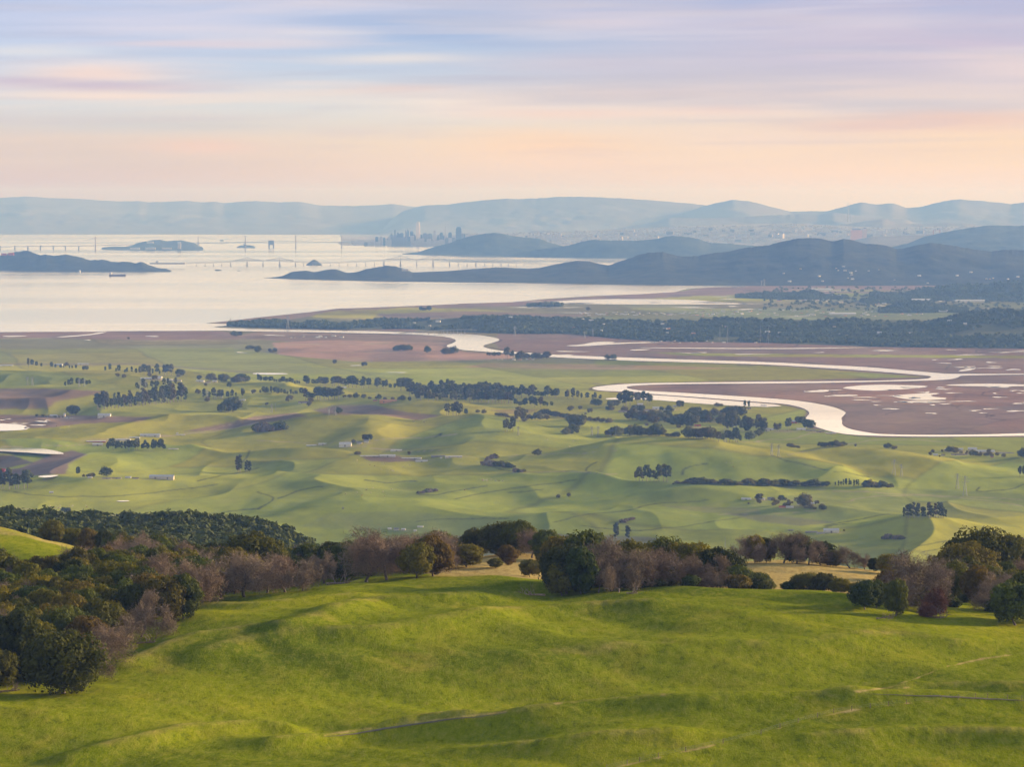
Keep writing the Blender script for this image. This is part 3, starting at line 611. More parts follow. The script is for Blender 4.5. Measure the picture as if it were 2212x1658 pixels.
for pts in ([(554, 950), (700, 962), (780, 952), (900, 948), (990, 938)], [(300, 945), (400, 938), (560, 905), (640, 893)], [(391, 935), (470, 932), (560, 912)],
            [(780, 962), (820, 970), (860, 975), (950, 971)], [(0, 1096), (130, 1106), (300, 1120), (430, 1128)], [(1658, 1078), (1800, 1090), (1900, 1068), (2060, 1074), (2212, 1094)],
            [(1108, 1022), (1200, 1020), (1330, 1026)], [(1100, 986), (1200, 982), (1330, 976)], [(1550, 1112), (1660, 1112), (1760, 1104)],
            [(1780, 930), (1730, 945), (1700, 950), (1600, 956)], [(0, 965), (150, 965), (280, 946)], [(1700, 985), (1900, 945), (2060, 958)],
            [(1480, 1035), (1640, 1048), (1800, 1060), (2212, 1080)], [(600, 745), (960, 741)], [(604, 762), (960, 760)], [(690, 776), (900, 780), (1110, 774)], [(250, 740), (400, 736), (560, 735)]):
    strip(TR, pts, 1.7, .6)
# tidal creeks winding through the marsh
_c = random.Random(8)
for i in range(34):
    x, y = (_c.uniform(1350, 2200), _c.uniform(838, 930)) if i % 3 else (_c.uniform(1100, 2200), _c.uniform(728, 785)); a = _c.uniform(-.5, .5); pts = [(x, y)]
    for _ in range(_c.randint(5, 12)): a += _c.uniform(-.8, .8); x += math.cos(a) * _c.uniform(6, 20) * (1 if i % 2 else -1); y += math.sin(a) * 2.2; pts.append((x, y))
    if inpoly(np.array([p[0] for p in pts]), np.array([p[1] for p in pts]), [(1085, 728), (2260, 745), (2260, 935), (1900, 935), (1840, 915), (1850, 885), (1700, 858), (1380, 836), (1900, 830), (2040, 815), (1960, 795), (1085, 762)]).all(): strip((.11, .075, .06), pts, 1.5, .7)
f = (.5 * ss(-.1, .5, fbm(XX / 300, YY / 900, 4)) * marsh)[..., None]; col = col * (1 - f) + np.array((.30, .215, .155)) * f
f = (.5 * ss(.0, .5, fbm(XX / 220 + 7, YY / 700 + 2, 4)) * marsh)[..., None]; col = col * (1 - f) + np.array((.17, .135, .115)) * f
vx = np.stack([XX, YY, ZZ], -1).reshape(-1, 3)
ca = np.concatenate([col.reshape(-1, 3), np.ones((XX.size, 1))], 1)
me = mesh_np('ground', vx, grid_faces(*XX.shape), M_VALLEY, True, {'albedo': ('FLOAT_COLOR', ca)})
tag(link('ground', me), kind='structure')

# ------------------------------------------------------------------ water lying on the plain
def smooth_poly(p, n=2):
    for _ in range(n):
        q = []
        for i in range(len(p)):
            a, b = p[i], p[(i + 1) % len(p)]
            q += [(a[0] * .75 + b[0] * .25, a[1] * .75 + b[1] * .25), (a[0] * .25 + b[0] * .75, a[1] * .25 + b[1] * .75)]
        p = q
    return p
def sheet(name, poly, z, m, kind='structure', label=None, cat=None, group=None, sm=1):
    p = smooth_poly(poly, sm) if sm else poly
    V = [Vector(tuple(float(c) for c in G(x, y, z))) for x, y in p]
    tri = tessellate_polygon([[Vector((v.x / 1000, v.y / 1000, 0)) for v in V]])
    me = D.meshes.new(name); fs = []
    for t in tri:
        a, b, c = (V[i] for i in t)
        fs.append(tuple(t) if (b - a).cross(c - a).z > 0 else tuple(reversed(t)))
    me.from_pydata([tuple(v) for v in V], [], fs); me.update(); me.materials.append(m)
    return tag(link(name, me), label, cat, group, kind)
BAY = [(-500, 718), (0, 718), (60, 717.4), (215, 717), (230, 716), (480, 714.6), (560, 715.6), (620, 717), (560, 713), (526, 710), (476, 708.5), (460, 706.5), (500, 703), (520, 701.5), (442, 699),
       (496, 693.5), (554, 686.5), (617, 680), (679, 673.5), (729, 667), (805, 664.7), (930, 659.7), (1005, 656), (1108, 653), (1178, 646), (1283, 639.7), (1383, 636), (1459, 631), (1484, 624.6), (1534, 621), (1609, 620),
       (1609, 618.6), (1484, 617), (1333, 615.8), (1208, 612.5), (1108, 611.4), (1150, 600), (1330, 585), (1400, 575), (1400, 540), (1400, 530), (740, 529.5), (735, 508), (300, 506.2), (-900, 506.2)]
sheet('bay_water', BAY, .6, M_WATER, sm=0)
sheet('river', RIVER, .9, M_WATER)
def pond(cx, cy, w, h, seed, z=None, n=18):
    r = random.Random(seed); ph = [r.uniform(0, 6.3) for _ in range(4)]
    pts = []
    for i in range(n):
        t = 2 * math.pi * i / n; k = .72 + .22 * math.sin(2 * t + ph[0]) + .2 * math.sin(3 * t + ph[1]) + .14 * math.sin(5 * t + ph[2])
        pts.append((cx + w / 2 * math.cos(t) * max(.25, k), cy + h / 2 * math.sin(t) * max(.3, k + .15 * math.sin(4 * t + ph[3]))))
    return pts
PONDS = [[(-60, 914), (30, 916), (62, 921), (48, 925), (66, 928), (30, 931), (-60, 932)], [(-60, 960), (60, 966), (105, 971), (146, 981), (112, 982), (40, 977), (-60, 973)],
         [(76, 1030), (105, 1027), (132, 1027), (104, 1033)], [(247, 1083.6), (262, 1082), (284, 1082), (270, 1084.5)], [(545, 806), (600, 806), (630, 808), (590, 810), (548, 809)],
         [(1390, 852.5), (1484, 859), (1584, 867), (1706, 877), (1640, 880.5), (1500, 872), (1400, 863), (1306, 864), (1312, 860), (1380, 859)],
         [(1151, 653.5), (1284, 646), (1484, 647), (1559, 653.5), (1640, 657.5), (1459, 658), (1334, 658), (1220, 656)],
         [(1213, 747.4), (1259, 748.7), (1334, 743.6), (1428, 740.6), (1416, 738), (1370, 740), (1314, 741.6), (1334, 738.6), (1284, 738.6), (1258, 745)],
         [(1384, 751), (1662, 753), (1880, 750.4), (1880, 751.8), (1662, 755), (1384, 752.4)], [(1355, 756.5), (1380, 755), (1412, 755), (1380, 758)],
         [(0, 726), (40, 725.6), (66, 726.6), (20, 728.6)], [(135, 727), (190, 723), (215, 718.5), (235, 717.3), (205, 723.4), (150, 728.4), (118, 729)],
         [(1810, 838), (1880, 831), (1990, 833), (2010, 836), (1960, 841), (1900, 845), (1850, 843)], [(1920, 855), (1980, 851), (2040, 849), (2000, 856), (2060, 862), (1990, 866), (1950, 862)],
         [(1790, 854), (1850, 853), (1855, 856), (1800, 857)], [(1735, 845), (1790, 843), (1790, 847), (1740, 848)], [(2035, 832), (2120, 829), (2212, 831), (2260, 834), (2150, 835.5), (2060, 834)],
         [(2065, 802), (2100, 795), (2110, 797), (2085, 803)], [(1920, 869), (1990, 866), (2060, 868), (1990, 870)]]
_r = random.Random(3)
for i in range(70):
    x = _r.choice([_r.uniform(1850, 2240), _r.uniform(1690, 2230)]); y = _r.choice([_r.uniform(835, 895), _r.uniform(835, 872), _r.uniform(776, 803)])
    if y < 804 and x < 1985 + (y - 776) * 2.6: continue
    if y > 835 and x < 1700 + (y - 835) * 2.6: continue
    PONDS.append(pond(x, y, _r.uniform(14, 62), _r.uniform(1.6, 3.4), i))
for i in range(34):
    PONDS.append(pond(_r.uniform(1130, 2230), _r.choice([_r.uniform(640, 678), _r.uniform(655, 668), _r.uniform(756, 768)]), _r.uniform(20, 110), _r.uniform(1.2, 2.6), 100 + i))
for i in range(14): PONDS.append(pond(_r.uniform(0, 110), _r.uniform(905, 925), _r.uniform(10, 40), _r.uniform(1.5, 3), 200 + i))
for x, y, w in ((770, 790, 30), (1030, 861, 10), (650, 1000, 4), (520, 762, 30), (590, 725, 60), (1250, 676, 80), (1060, 687, 60), (330, 727, 40), (190, 735, 16), (1460, 901, 70), (2100, 750, 220), (1950, 745, 120), (1770, 762, 26), (1370, 1002, 2), (860, 805, 50), (1800, 629, 70), (1900, 641, 60), (1720, 684, 60)):
    PONDS.append(pond(x, y, w, 2.0, int(x)))
for p in PONDS:
    c = np.mean(p, 0); hills = valley_z(*[np.array([v]) for v in G(c[0], c[1], 0)[:2]])[0]
    if hills < .3: sheet('pond', p, .75, M_WATER)
    else:
        X, Y, Z = on_valley(c[0], c[1]); q = [G(x, y, Z) for x, y in smooth_poly(p, 1)]
        zt = max(float(valley_z(np.array([a[0]]), np.array([a[1]]))[0]) for a in q)
        sheet('pond', p, min(zt, Z + 2.5) + .2, M_WATER)

# ------------------------------------------------------------------ far hills and islands
def hill(name, crest, base, d0, d1, m, spur=.25, rough=.03, step=2.0, back=1.6, kind='structure', rel=None):
    """crest, base: photo curves of the skyline and the foot; the crest stands d1 away, the foot where the flat ground meets it (or d0)"""
    cx = np.array([c[0] for c in crest], float); cy = np.array([c[1] for c in crest], float)
    xs = np.arange(cx.min(), cx.max() + .1, step); ycr = np.interp(xs, cx, cy)
    ycr = gsm(ycr[None], 1.6 / step * 2, 1)[0]
    yb = np.interp(xs, [b[0] for b in base], [b[1] for b in base])
    X0, Y0, Z0 = G(xs, yb, 0.2)
    if d0: X0, Y0, Z0 = P(xs, yb, d0)
    if rel: d1 = Y0 + np.interp(xs, *rel)
    X1, Y1, Z1 = P(xs, ycr, d1); Z1 = np.maximum(Z1, .5)
    DT = rough * 900 * fbm(xs / 9 + 3.3, xs * 0 + len(name) * 1.7, 3) * np.clip(Z1 / 100, .1, 1)
    T = np.concatenate([np.linspace(0, 1, 46), 1 + np.linspace(0, back, 14)[1:]])
    rows = []
    for t in T:
        if t <= 1:
            X = X0 + (X1 - X0) * t; Y = Y0 + (Y1 - Y0) * t
            s = fbm((X * .7 + Y * .5) / 900, (Y * .8 - X * .75) / 900 + 3, 4) * .5 + fbm((X + Y * .6) / 260, (Y - X * .8) / 330, 3) * .22
            pr = t ** (1.15) ; env = math.sin(math.pi * t)
            Z = Z0 + (Z1 - Z0) * np.clip(pr + spur * env * s, 0, 1.02) + DT * t ** 8
        else:
            u = t - 1; X = X1 + (X1 - X0) * u; Y = Y1 + (Y1 - Y0) * u
            Z = Z1 + (Z0 - 30 - Z1) * min(1, (u / back)) ** 1.4 + DT * max(0, 1 - 3 * u)
        rows.append(np.stack([X, Y, np.maximum(Z, -2)], -1))
    V = np.array(rows); me = mesh_np(name, V.reshape(-1, 3), grid_faces(V.shape[0], V.shape[1]), m, True)
    return tag(link(name, me), kind=kind), V
hill('far_hills', [(-700, 420), (-200, 431), (-80, 430), (0, 427.5), (55, 424.5), (108, 428), (160, 429), (213, 432.5), (263, 435.5), (300, 434), (318, 437), (371, 435.5), (401, 434), (436, 437), (461, 435.5), (484, 439), (518, 435.5), (554, 434.5), (604, 437), (649, 436), (689, 444), (767, 445), (850, 441), (895, 447), (930, 451), (1000, 456), (1300, 470)],
     [(-700, 506.5), (1300, 506.5)], None, 74000, M_SHORE, .14, .01, 5)
hill('far_hills', [(820, 499), (845, 475), (870, 456), (917, 443.5), (967, 442), (1030, 434), (1093, 429), (1108, 430), (1160, 428.5), (1208, 425.5), (1258, 425), (1333, 428), (1409, 433), (1484, 439), (1519, 443), (1560, 446), (1620, 462), (1700, 499)],
     [(820, 509), (1700, 509)], None, 69000, M_SHORE, .14, .01, 5)
hill('far_hills', [(1400, 496), (1440, 478), (1480, 460), (1515, 447), (1534, 441.5), (1584, 431), (1622, 435.5), (1658, 445), (1708, 457), (1763, 456), (1783, 457), (1818, 448), (1858, 437), (1893, 442), (1928, 439), (1958, 449), (1988, 447), (2034, 435.5), (2069, 430.5), (2121, 434), (2184, 441), (2212, 437), (2400, 425), (2900, 430)],
     [(1400, 511), (2900, 511)], None, 67500, M_SHORE, .14, .01, 5)
hill('hills', [(1270, 516), (1303, 498), (1359, 489), (1409, 480.5), (1446, 470.5), (1509, 472), (1571, 470.5), (1662, 465.5), (1733, 463), (1766, 465.5), (1801, 458.5), (1833, 463), (1883, 470.5), (1958, 474), (1978, 482), (2100, 490), (2300, 480)],
     [(1280, 517), (2300, 517)], None, 61500, M_SHORE, .3, .01, 4)
hill('hills', [(1740, 505), (1808, 488), (1871, 478), (1908, 474), (1933, 480), (1975, 484), (2040, 482), (2090, 483), (2130, 494), (2160, 506)], [(1740, 523), (2160, 523)], None, 56500, M_SHORE, .3, .01, 3)
hill('hills', [(1130, 512), (1146, 500), (1190, 498), (1215, 503), (1240, 511)], [(1130, 525), (1240, 525)], None, 54500, M_SHORE, .3, .01, 3)
# the city's low ground and the shore plain across the bay
_, CITYV = hill('city_ground', [(700, 527), (760, 521), (860, 514), (960, 508), (1050, 504), (1180, 502), (1300, 497), (1500, 488), (1700, 482), (1900, 492), (2100, 488), (2400, 490)],
     [(700, 531), (740, 531), (1108, 531), (1500, 530), (2400, 530)], None, 53500, M_TOWNLAND, .25, .004, 5)
hill('shore', [(-700, 501), (-100, 501), (0, 502), (120, 500.5), (300, 502), (600, 501), (735, 503), (800, 507)], [(-700, 505), (180, 505.5), (735, 507), (800, 511)], None, 70000, M_TOWNLAND, .1, .003, 5)
M_ANGEL = mat('grassy_island', m_forest((.02, .03, .022), (.075, .085, .05), .006, 8))
hill('island', [(868, 549.6), (872, 548), (905, 544.5), (930, 536), (967, 526), (1005, 513), (1043, 505), (1073, 503), (1108, 509.5), (1133, 513), (1166, 516), (1183, 523), (1208, 529.5), (1250, 538), (1330, 548)],
     [(868, 550), (930, 552), (1330, 553)], None, 41500, M_ANGEL, .22, .006, 2)
hill('peninsula_hills', [(1088, 553), (1120, 547), (1160, 539), (1200, 535), (1228, 530.5), (1271, 518.5), (1321, 519.5), (1371, 520.5), (1421, 515.5), (1441, 510.5), (1471, 510), (1509, 516), (1534, 524.5), (1571, 526), (1622, 530.5), (1750, 536), (1900, 545)],
     [(1088, 554), (1170, 555), (1300, 558), (1900, 562)], None, 39500, M_ANGEL, .22, .008, 2)
hill('peninsula_hills', [(1860, 548), (1920, 536), (1966, 524.5), (1991, 513), (2034, 503), (2084, 494), (2134, 487), (2184, 488), (2212, 487), (2350, 484), (2700, 490)],
     [(1860, 572), (2700, 560)], 35500, 40000, M_ANGEL, .25, .008, 3)
hill('hills', [(1700, 540), (1830, 522), (1880, 512), (1960, 509), (2010, 508), (2080, 512), (2140, 530)], [(1700, 548), (2140, 545)], 41500, 44000, M_SHORE, .25, .006, 4)
_, PEDRO = hill('wooded_hills', [(570, 600.4), (585, 600), (609, 597), (629, 588), (659, 584.5), (679, 588), (709, 582), (727, 582), (749, 590), (772, 588), (792, 581), (820, 577), (837, 574), (857, 576), (877, 582), (890, 589), (922, 588), (967, 586), (1017, 582), (1075, 578), (1108, 579.5), (1141, 581), (1166, 579.5), (1208, 569.5), (1248, 563), (1278, 566), (1314, 574.5), (1346, 563), (1379, 551), (1404, 546), (1434, 545), (1459, 552), (1479, 554.5), (1509, 553), (1544, 546), (1571, 544.5), (1609, 536), (1647, 530.7), (1658, 530.7), (1688, 522), (1718, 516), (1753, 514.4), (1776, 516), (1798, 522), (1821, 516), (1838, 518), (1871, 527), (1898, 528), (1921, 532), (1936, 538), (1958, 535.7), (1986, 528), (2014, 524.4), (2049, 529.4), (2084, 535.7), (2139, 543.7), (2171, 539.5), (2212, 541), (2350, 530), (2700, 545)],
     [(570, 601.4), (609, 603), (700, 606), (837, 609), (1108, 612), (1300, 615.5), (1500, 617), (1658, 618), (2212, 617), (2700, 620)], None, 28500, M_BLUE, .34, .006, 1.6)
hill('wooded_hills', [(-500, 560), (-60, 548), (0, 553), (27, 545.7), (58, 541), (73, 547), (85, 552), (100, 550), (120, 552.7), (143, 549.5), (170, 555.7), (195, 563), (220, 561), (250, 566.5), (270, 565), (291, 569), (306, 566), (323, 573), (341, 579.5), (361, 581), (371, 586), (382, 587.4)],
     [(-500, 580), (0, 584.5), (100, 587), (300, 588.5), (382, 588.6)], None, 0, M_BLUE, .3, .008, 1.6, rel=([-500, 382], [1700, 700]))
hill('island', [(213, 539), (216, 537.6), (225, 534.5), (250, 533), (272, 534), (286, 530.7), (296, 525), (326, 519.4), (348, 517.7), (358, 521), (391, 519.4), (423, 525.7), (428, 532), (441, 537), (446, 541)],
     [(213, 540), (260, 541.4), (446, 542)], None, 46800, M_ANGEL, .25, .006, 1.5)
hill('island', [(511, 535), (517, 530.5), (530, 529.5), (546, 530), (552, 535.4)], [(511, 536), (552, 536.6)], None, 47500, M_ANGEL, .2, .004, 1.5)
hill('island', [(659, 574), (664, 570), (677, 560), (682, 561.5), (693, 569.5), (696, 574)], [(659, 574.4), (696, 574.6)], None, 34600, M_ANGEL, .2, .006, 1)
for x, y, w, h in ((471, 585.6, 18, 4), (516, 586.6, 18, 2), (446, 601, 9, 1.4), (457, 596.6, 18, 1.2), (472, 601.2, 8, 1.5), (482, 599.5, 14, 1), (440, 579.4, 90, 1.1)):
    hill('islet', [(x - w / 2, y), (x - w / 4, y - h), (x, y - h * .7), (x + w / 4, y - h * .9), (x + w / 2, y)], [(x - w / 2, y + .3), (x + w / 2, y + .4)], None, float(G(x, y, 0)[1]) + 250, M_ANGEL, .1, .002, .8)
# the long wooded ridge across the river mouth and the wooded mounds by the town
_, BLACKPT = hill('wooded_ridge', [(494, 704), (500, 702), (520, 700), (554, 696), (604, 694.5), (660, 696), (704, 698), (727, 703), (767, 698), (830, 692), (905, 693), (967, 689), (1030, 685), (1067, 686), (1108, 686), (1183, 688), (1263, 691), (1308, 695), (1459, 696), (1509, 695), (1547, 690), (1662, 692), (1758, 696), (1833, 691), (1883, 695), (2008, 699), (2046, 688), (2096, 676), (2159, 671), (2212, 671), (2400, 670), (2700, 680)],
     [(494, 705), (554, 708), (767, 713), (880, 711), (1030, 719), (1108, 722), (1233, 722), (1346, 733), (1421, 738), (1662, 741), (1716, 743.6), (1908, 750), (2059, 752), (2212, 753.6), (2700, 755)], None, 0, M_WOOD, .3, .004, 2, rel=([494, 700, 1050, 1500, 2212, 2700], [250, 500, 900, 1300, 1700, 1900]))
MOUNDS = []
for cr, ba, dd in (([(1880, 642), (1930, 636), (1966, 631), (2008, 622), (2059, 616), (2134, 613), (2184, 607), (2300, 604), (2700, 600)], [(1880, 646), (2000, 650), (2300, 655), (2700, 655)], 1500),
               ([(1860, 652), (1888, 641), (1925, 646), (1960, 655)], [(1860, 655), (1960, 657)], 600), ([(1900, 672), (1925, 662), (1968, 652), (2008, 655), (2060, 664), (2090, 672)], [(1900, 677), (2090, 676)], 800),
               ([(1590, 642), (1620, 636), (1645, 633), (1700, 634), (1751, 628), (1790, 640), (1830, 645)], [(1590, 644), (1700, 648), (1830, 647)], 700), ([(1140, 661), (1190, 656), (1215, 660)], [(1140, 663), (1215, 663)], 300)):
    MOUNDS.append(hill('wooded_mound', cr, ba, None, 0, M_WOOD, .3, .006, 2, rel=([0, 3000], [dd, dd]))[1])
#@@HAZE
def haze():
    m = D.materials.new('haze'); m.use_nodes = True; g = NT(m.node_tree)
    v = g.new('ShaderNodeVolumePrincipled'); o = g.new('ShaderNodeOutputMaterial'); g.l.new(v.outputs[0], o.inputs['Volume'])
    v.inputs['Color'].default_value = (.20, .41, 1.0, 1); v.inputs['Density'].default_value = 2.5e-5
    v.inputs['Absorption Color'].default_value = (1, 1, 1, 1); v.inputs['Anisotropy'].default_value = 0
    b = MB(); b.box(-32000, 32000, -3000, 84000, -4.5, 900); o = b.obj('haze', m); o['kind'] = 'stuff'
haze()
# ------------------------------------------------------------------ trees
def leaf_quads(P0, N0, size, rs, flat=.5):
    """one small leafy face per point, roughly facing its outward normal"""
    n = len(P0); r = rs.normal(size=(n, 3)) * flat; nn = N0 + r; nn /= np.linalg.norm(nn, axis=1)[:, None] + 1e-9
    a = np.cross(nn, rs.normal(size=(n, 3))); a /= np.linalg.norm(a, axis=1)[:, None] + 1e-9
    b = np.cross(nn, a); s = size * rs.uniform(.55, 1.35, (n, 1)); s2 = s * rs.uniform(.5, 1, (n, 1))
    V = np.stack([P0 - a * s - b * s2 * .6, P0 + a * s * .7 - b * s2, P0 + a * s + b * s2 * .5, P0 - a * s * .5 + b * s2], 1)
    return V.reshape(-1, 3), np.arange(4 * n).reshape(-1, 4)
def crown_mesh(name, m, seed, Ht, Wd, low, nl, nq, qs, top=1.0, lob=.24, dense=.7):
    """a crown of many leaf-sized faces on uneven lobes, with gaps between them"""
    rs = np.random.RandomState(seed); lo = low * Ht; cz = (lo + Ht) / 2; hz = (Ht - lo) / 2
    Ps, Ns = [], []
    for i in range(nl):
        th = 2.4 * i + rs.uniform(-.5, .5); u = 1 - 1.75 * (i + .5) / nl + rs.uniform(-.12, .12); u = min(.97, max(-.85, u))
        rr = math.sqrt(1 - u * u); k = rs.uniform(.55, .80)
        wid = 1 if u > 0 else 1 - .18 * abs(u)
        c = np.array([math.cos(th) * rr * Wd / 2 * k * wid, math.sin(th) * rr * Wd / 2 * k * wid, cz + u * hz * (k * top if u > 0 else .92)])
        r = Wd * lob * rs.uniform(.65, 1.2); q = int(nq / nl)
        d = rs.normal(size=(q, 3)); d[:, 2] = d[:, 2] * .8 + .15; d /= np.linalg.norm(d, axis=1)[:, None]
        k2 = 1 - np.abs(rs.normal(size=(q, 1))) * (1 - dense) * .5
        lump = 1 + .22 * np.sin(d[:, :1] * 5 + i) * np.cos(d[:, 1:2] * 6 + 2 * i)
        p = c + d * r * k2 * lump * np.array([1, 1, .8]); Ps.append(p); Ns.append(d)
    P0 = np.concatenate(Ps); N0 = np.concatenate(Ns)
    ok = P0[:, 2] > lo * .6; V, Fc = leaf_quads(P0[ok], N0[ok], qs, rs, .32)
    V[:, 2] = np.maximum(V[:, 2], .15)
    return mesh_np(name, V, Fc, m)
def branch_lines(seed, Ht, Wd, low, depth, nfork=3, gnarl=.35):
    """a branching skeleton: list of (a, b, radius a, radius b, level)"""
    r = random.Random(seed); out = []
    def grow(p, d, L, rad, lv):
        steps = 3 if lv < 2 else 2
        for s in range(steps):
            d2 = (d + Vector((r.uniform(-1, 1), r.uniform(-1, 1), r.uniform(-.6, .7))) * gnarl).normalized()
            q = p + d2 * (L / steps); out.append((p.copy(), q.copy(), rad, rad * .82, lv)); p, d, rad = q, d2, rad * .82
            if lv > 0 and lv < depth and s < steps - 1 and r.random() < .6:
                sd_ = (d + Vector((r.uniform(-1, 1), r.uniform(-1, 1), r.uniform(-.3, .6))) * 1.1).normalized()
                grow(p.copy(), sd_, L * .6, rad * .6, lv + 1)
        if lv < depth:
            for i in range(nfork):
                t = 2 * math.pi * (i + r.random() * .7) / nfork; sp = r.uniform(.55, 1.1) if lv else r.uniform(.7, 1.25)
                ax = d.orthogonal().normalized(); ax.rotate(__import__('mathutils').Quaternion(d, t))
                nd = (d + ax * sp); nd.z += .12 if lv else .05; nd.normalize()
                nd.x *= Wd / Ht * 1.15; nd.y *= Wd / Ht * 1.15; nd.normalize()
                grow(p.copy(), nd, L * r.uniform(.62, .82), rad * .66, lv + 1)
    grow(Vector((0, 0, -.6)), Vector((r.uniform(-.15, .15), r.uniform(-.15, .15), 1)).normalized(), Ht * low + .6, Wd * .035, 0)
    return out
def lines_mesh(name, lines, m, rmin=0.0, n=4):
    V, Fc = [], []
    for a, b, r1, r2, lv in lines:
        d = (b - a)
        if d.length < 1e-5: continue
        q = d.to_track_quat('Z', 'Y'); k = len(V)
        for c, rr in ((a, r1), (b + d * .04, r2)):
            for i in range(n):
                t = 2 * math.pi * i / n; V.append(tuple(c + q @ Vector((math.cos(t) * max(rr, rmin), math.sin(t) * max(rr, rmin), 0))))
        Fc += [(k + i, k + (i + 1) % n, k + n + (i + 1) % n, k + n + i) for i in range(n)]
    return mesh_np(name, V, Fc, m)
def twig_mesh(name, m, tips, seed, n, L, w):
    rs = np.random.RandomState(seed); tips = np.array(tips); i = rs.randint(0, len(tips), n)
    base = tips[i] + rs.normal(size=(n, 3)) * L * .45; dr = rs.rand(n) < .3; base[dr, 2] *= rs.uniform(.25, .9, dr.sum()); d = rs.normal(size=(n, 3)); d[:, 2] = d[:, 2] * .8 + .25
    d /= np.linalg.norm(d, axis=1)[:, None]; s = np.cross(d, rs.normal(size=(n, 3))); s /= np.linalg.norm(s, axis=1)[:, None]
    l = L * rs.uniform(.4, 1.3, (n, 1)); c = base + d * l
    V = np.stack([base - s * w, base + s * w, c + s * w * .3, c - s * w * .3], 1).reshape(-1, 3)
    V[:, 2] = np.maximum(V[:, 2], .1); return mesh_np(name, V, np.arange(4 * n).reshape(-1, 4), m)

PROTO = {}
def proto(kind, root_name, parts):
    """keep the meshes of one tree form; the trees are made from them one by one"""
    PROTO.setdefault(kind, []).append((root_name, parts))
for i in range(7):                                        # evergreen oaks and bays, 15 m
    Ht, Wd = 15, [19, 15, 17, 21, 14, 16, 18][i]
    cr = crown_mesh('crown', M_OAK, 40 + i, Ht, Wd, .02, [46, 40, 52, 58, 36, 44, 50][i], 13000, .33, lob=[.155, .17, .15, .145, .18, .16, .155][i])
    ln = [l for l in branch_lines(60 + i, Ht * .72, Wd * .8, .22, 2) if l[4] < 3]
    proto('evergreen_oak', 'evergreen_oak', [('crown', cr), ('trunk', lines_mesh('trunk', ln, M_BARK, .05))])
for i in range(5):                                        # bare winter oaks, 13 m
    Ht, Wd = 13, [15, 17, 13, 16, 14][i]
    ln = branch_lines(80 + i, Ht * .95, Wd, .20, 4, 3, .42)
    tips = [tuple(b) for a, b, r1, r2, lv in ln if lv >= 3]
    mz = max(t[2] for t in tips); k = Ht / mz
    ln = [(a * k, b * k, r1, r2, lv) for a, b, r1, r2, lv in ln]; tips = [tuple(v * k for v in t) for t in tips]
    limbs = lines_mesh('trunk', [l for l in ln if l[4] <= 3], M_BARK, .07)
    tw = twig_mesh('twigs', M_BARE, tips, 90 + i, 7500, 1.15, .055)
    proto('bare_oak', 'bare_oak', [('trunk', limbs), ('twigs', tw)])
for i in range(3):                                        # low dense bushes, 5 m
    proto('bush', 'bush', [('crown', crown_mesh('crown', M_OAK, 140 + i, 5, 8, .0, 14, 3500, .30, lob=.24)), ('stem', lines_mesh('stem', branch_lines(150 + i, 3, 4, .2, 1), M_BARK, .05))])
for i in range(2):                                        # reddish, tangled dead-leaved bushes
    ln = branch_lines(160 + i, 7, 9, .15, 3, 3, .5); tips = [tuple(b) for a, b, r1, r2, lv in ln if lv >= 2]
    proto('rusty_bush', 'rusty_bush', [('stem', lines_mesh('stem', [l for l in ln if l[4] <= 1], M_BARK, .04)), ('twigs', twig_mesh('twigs', M_RUST, tips, 170 + i, 7000, 1.2, .06))])
for i in range(8):                                        # eucalyptus and cypress of the valley, 26 m; the last three narrow as poplars
    Ht, Wd = 26, [11, 9, 14, 10, 8, 5, 6, 5.5][i]
    cr = crown_mesh('crown', M_GUM, 200 + i, Ht, Wd, .20 if i < 5 else .05, [16, 12, 20, 14, 10, 12, 14, 12][i], 1500, .8, lob=[.22, .25, .19, .24, .3, .34, .32, .36][i], dense=.6)
    tr = MB(); tr.bar((0, 0, -2), (.3, .2, Ht * .45), .55, .35, 5); tr.bar((.3, .2, Ht * .42), (1.8, .5, Ht * .75), .3, .12, 4); tr.bar((.3, .2, Ht * .42), (-1.6, -.4, Ht * .8), .3, .12, 4)
    proto('eucalyptus', 'eucalyptus_tree', [('crown', cr), ('trunk', tr.mesh('trunk', M_GUMBARK))])
for i in range(3):                                        # round broadleaf trees of the farms, 13 m
    cr = crown_mesh('crown', M_GUM, 220 + i, 13, [14, 11, 17][i], .12, 10, 1100, .8, lob=.26, dense=.65)
    proto('farm_tree', 'farm_tree', [('crown', cr), ('trunk', MB().bar((0, 0, -2), (0, 0, 6), .4, .25, 5).mesh('trunk', M_BARK))])
for i in range(2):                                        # scrub along the creeks, 4 m
    proto('creek_bush', 'creek_bush', [('crown', crown_mesh('crown', M_BARE if i else M_GUM, 230 + i, 4.5, 9, 0, 8, 500, .6, lob=.28, dense=.6)), ('stem', MB().bar((0, 0, -1), (0, 0, 2), .2, .1, 4).mesh('stem', M_BARK))])
def tree(kind, v, loc, sc, rz, label, cat, group):
    name, parts = PROTO[kind][v % len(PROTO[kind])]
    s = sc if isinstance(sc, tuple) else (sc, sc, sc)
    r = D.objects.new(name, None); C.objects.link(r); r.location = loc; r.rotation_euler = (0, 0, rz); r.scale = s; r.empty_display_size = 1
    tag(r, label, cat, group)
    for n, me in parts:
        o = D.objects.new(n, me); C.objects.link(o); o.parent = r
    return r
TR = []                                                   # (kind, variant, x, d, scale x, scale z, rz) on the near hill
def add_tree(kind, x, d, hpx, wk=1.0, v=None):
    """hpx: height in photo pixels"""
    X, Y, Z = near_at(x, d); v = R.randrange(99) if v is None else v
    h0 = {'evergreen_oak': 14.6, 'bare_oak': 13, 'bush': 4.9, 'rusty_bush': 7}[kind]
    s = hpx * d / F / h0; return [kind, v, X, Y, Z, s, wk, R.uniform(0, 6.28)]
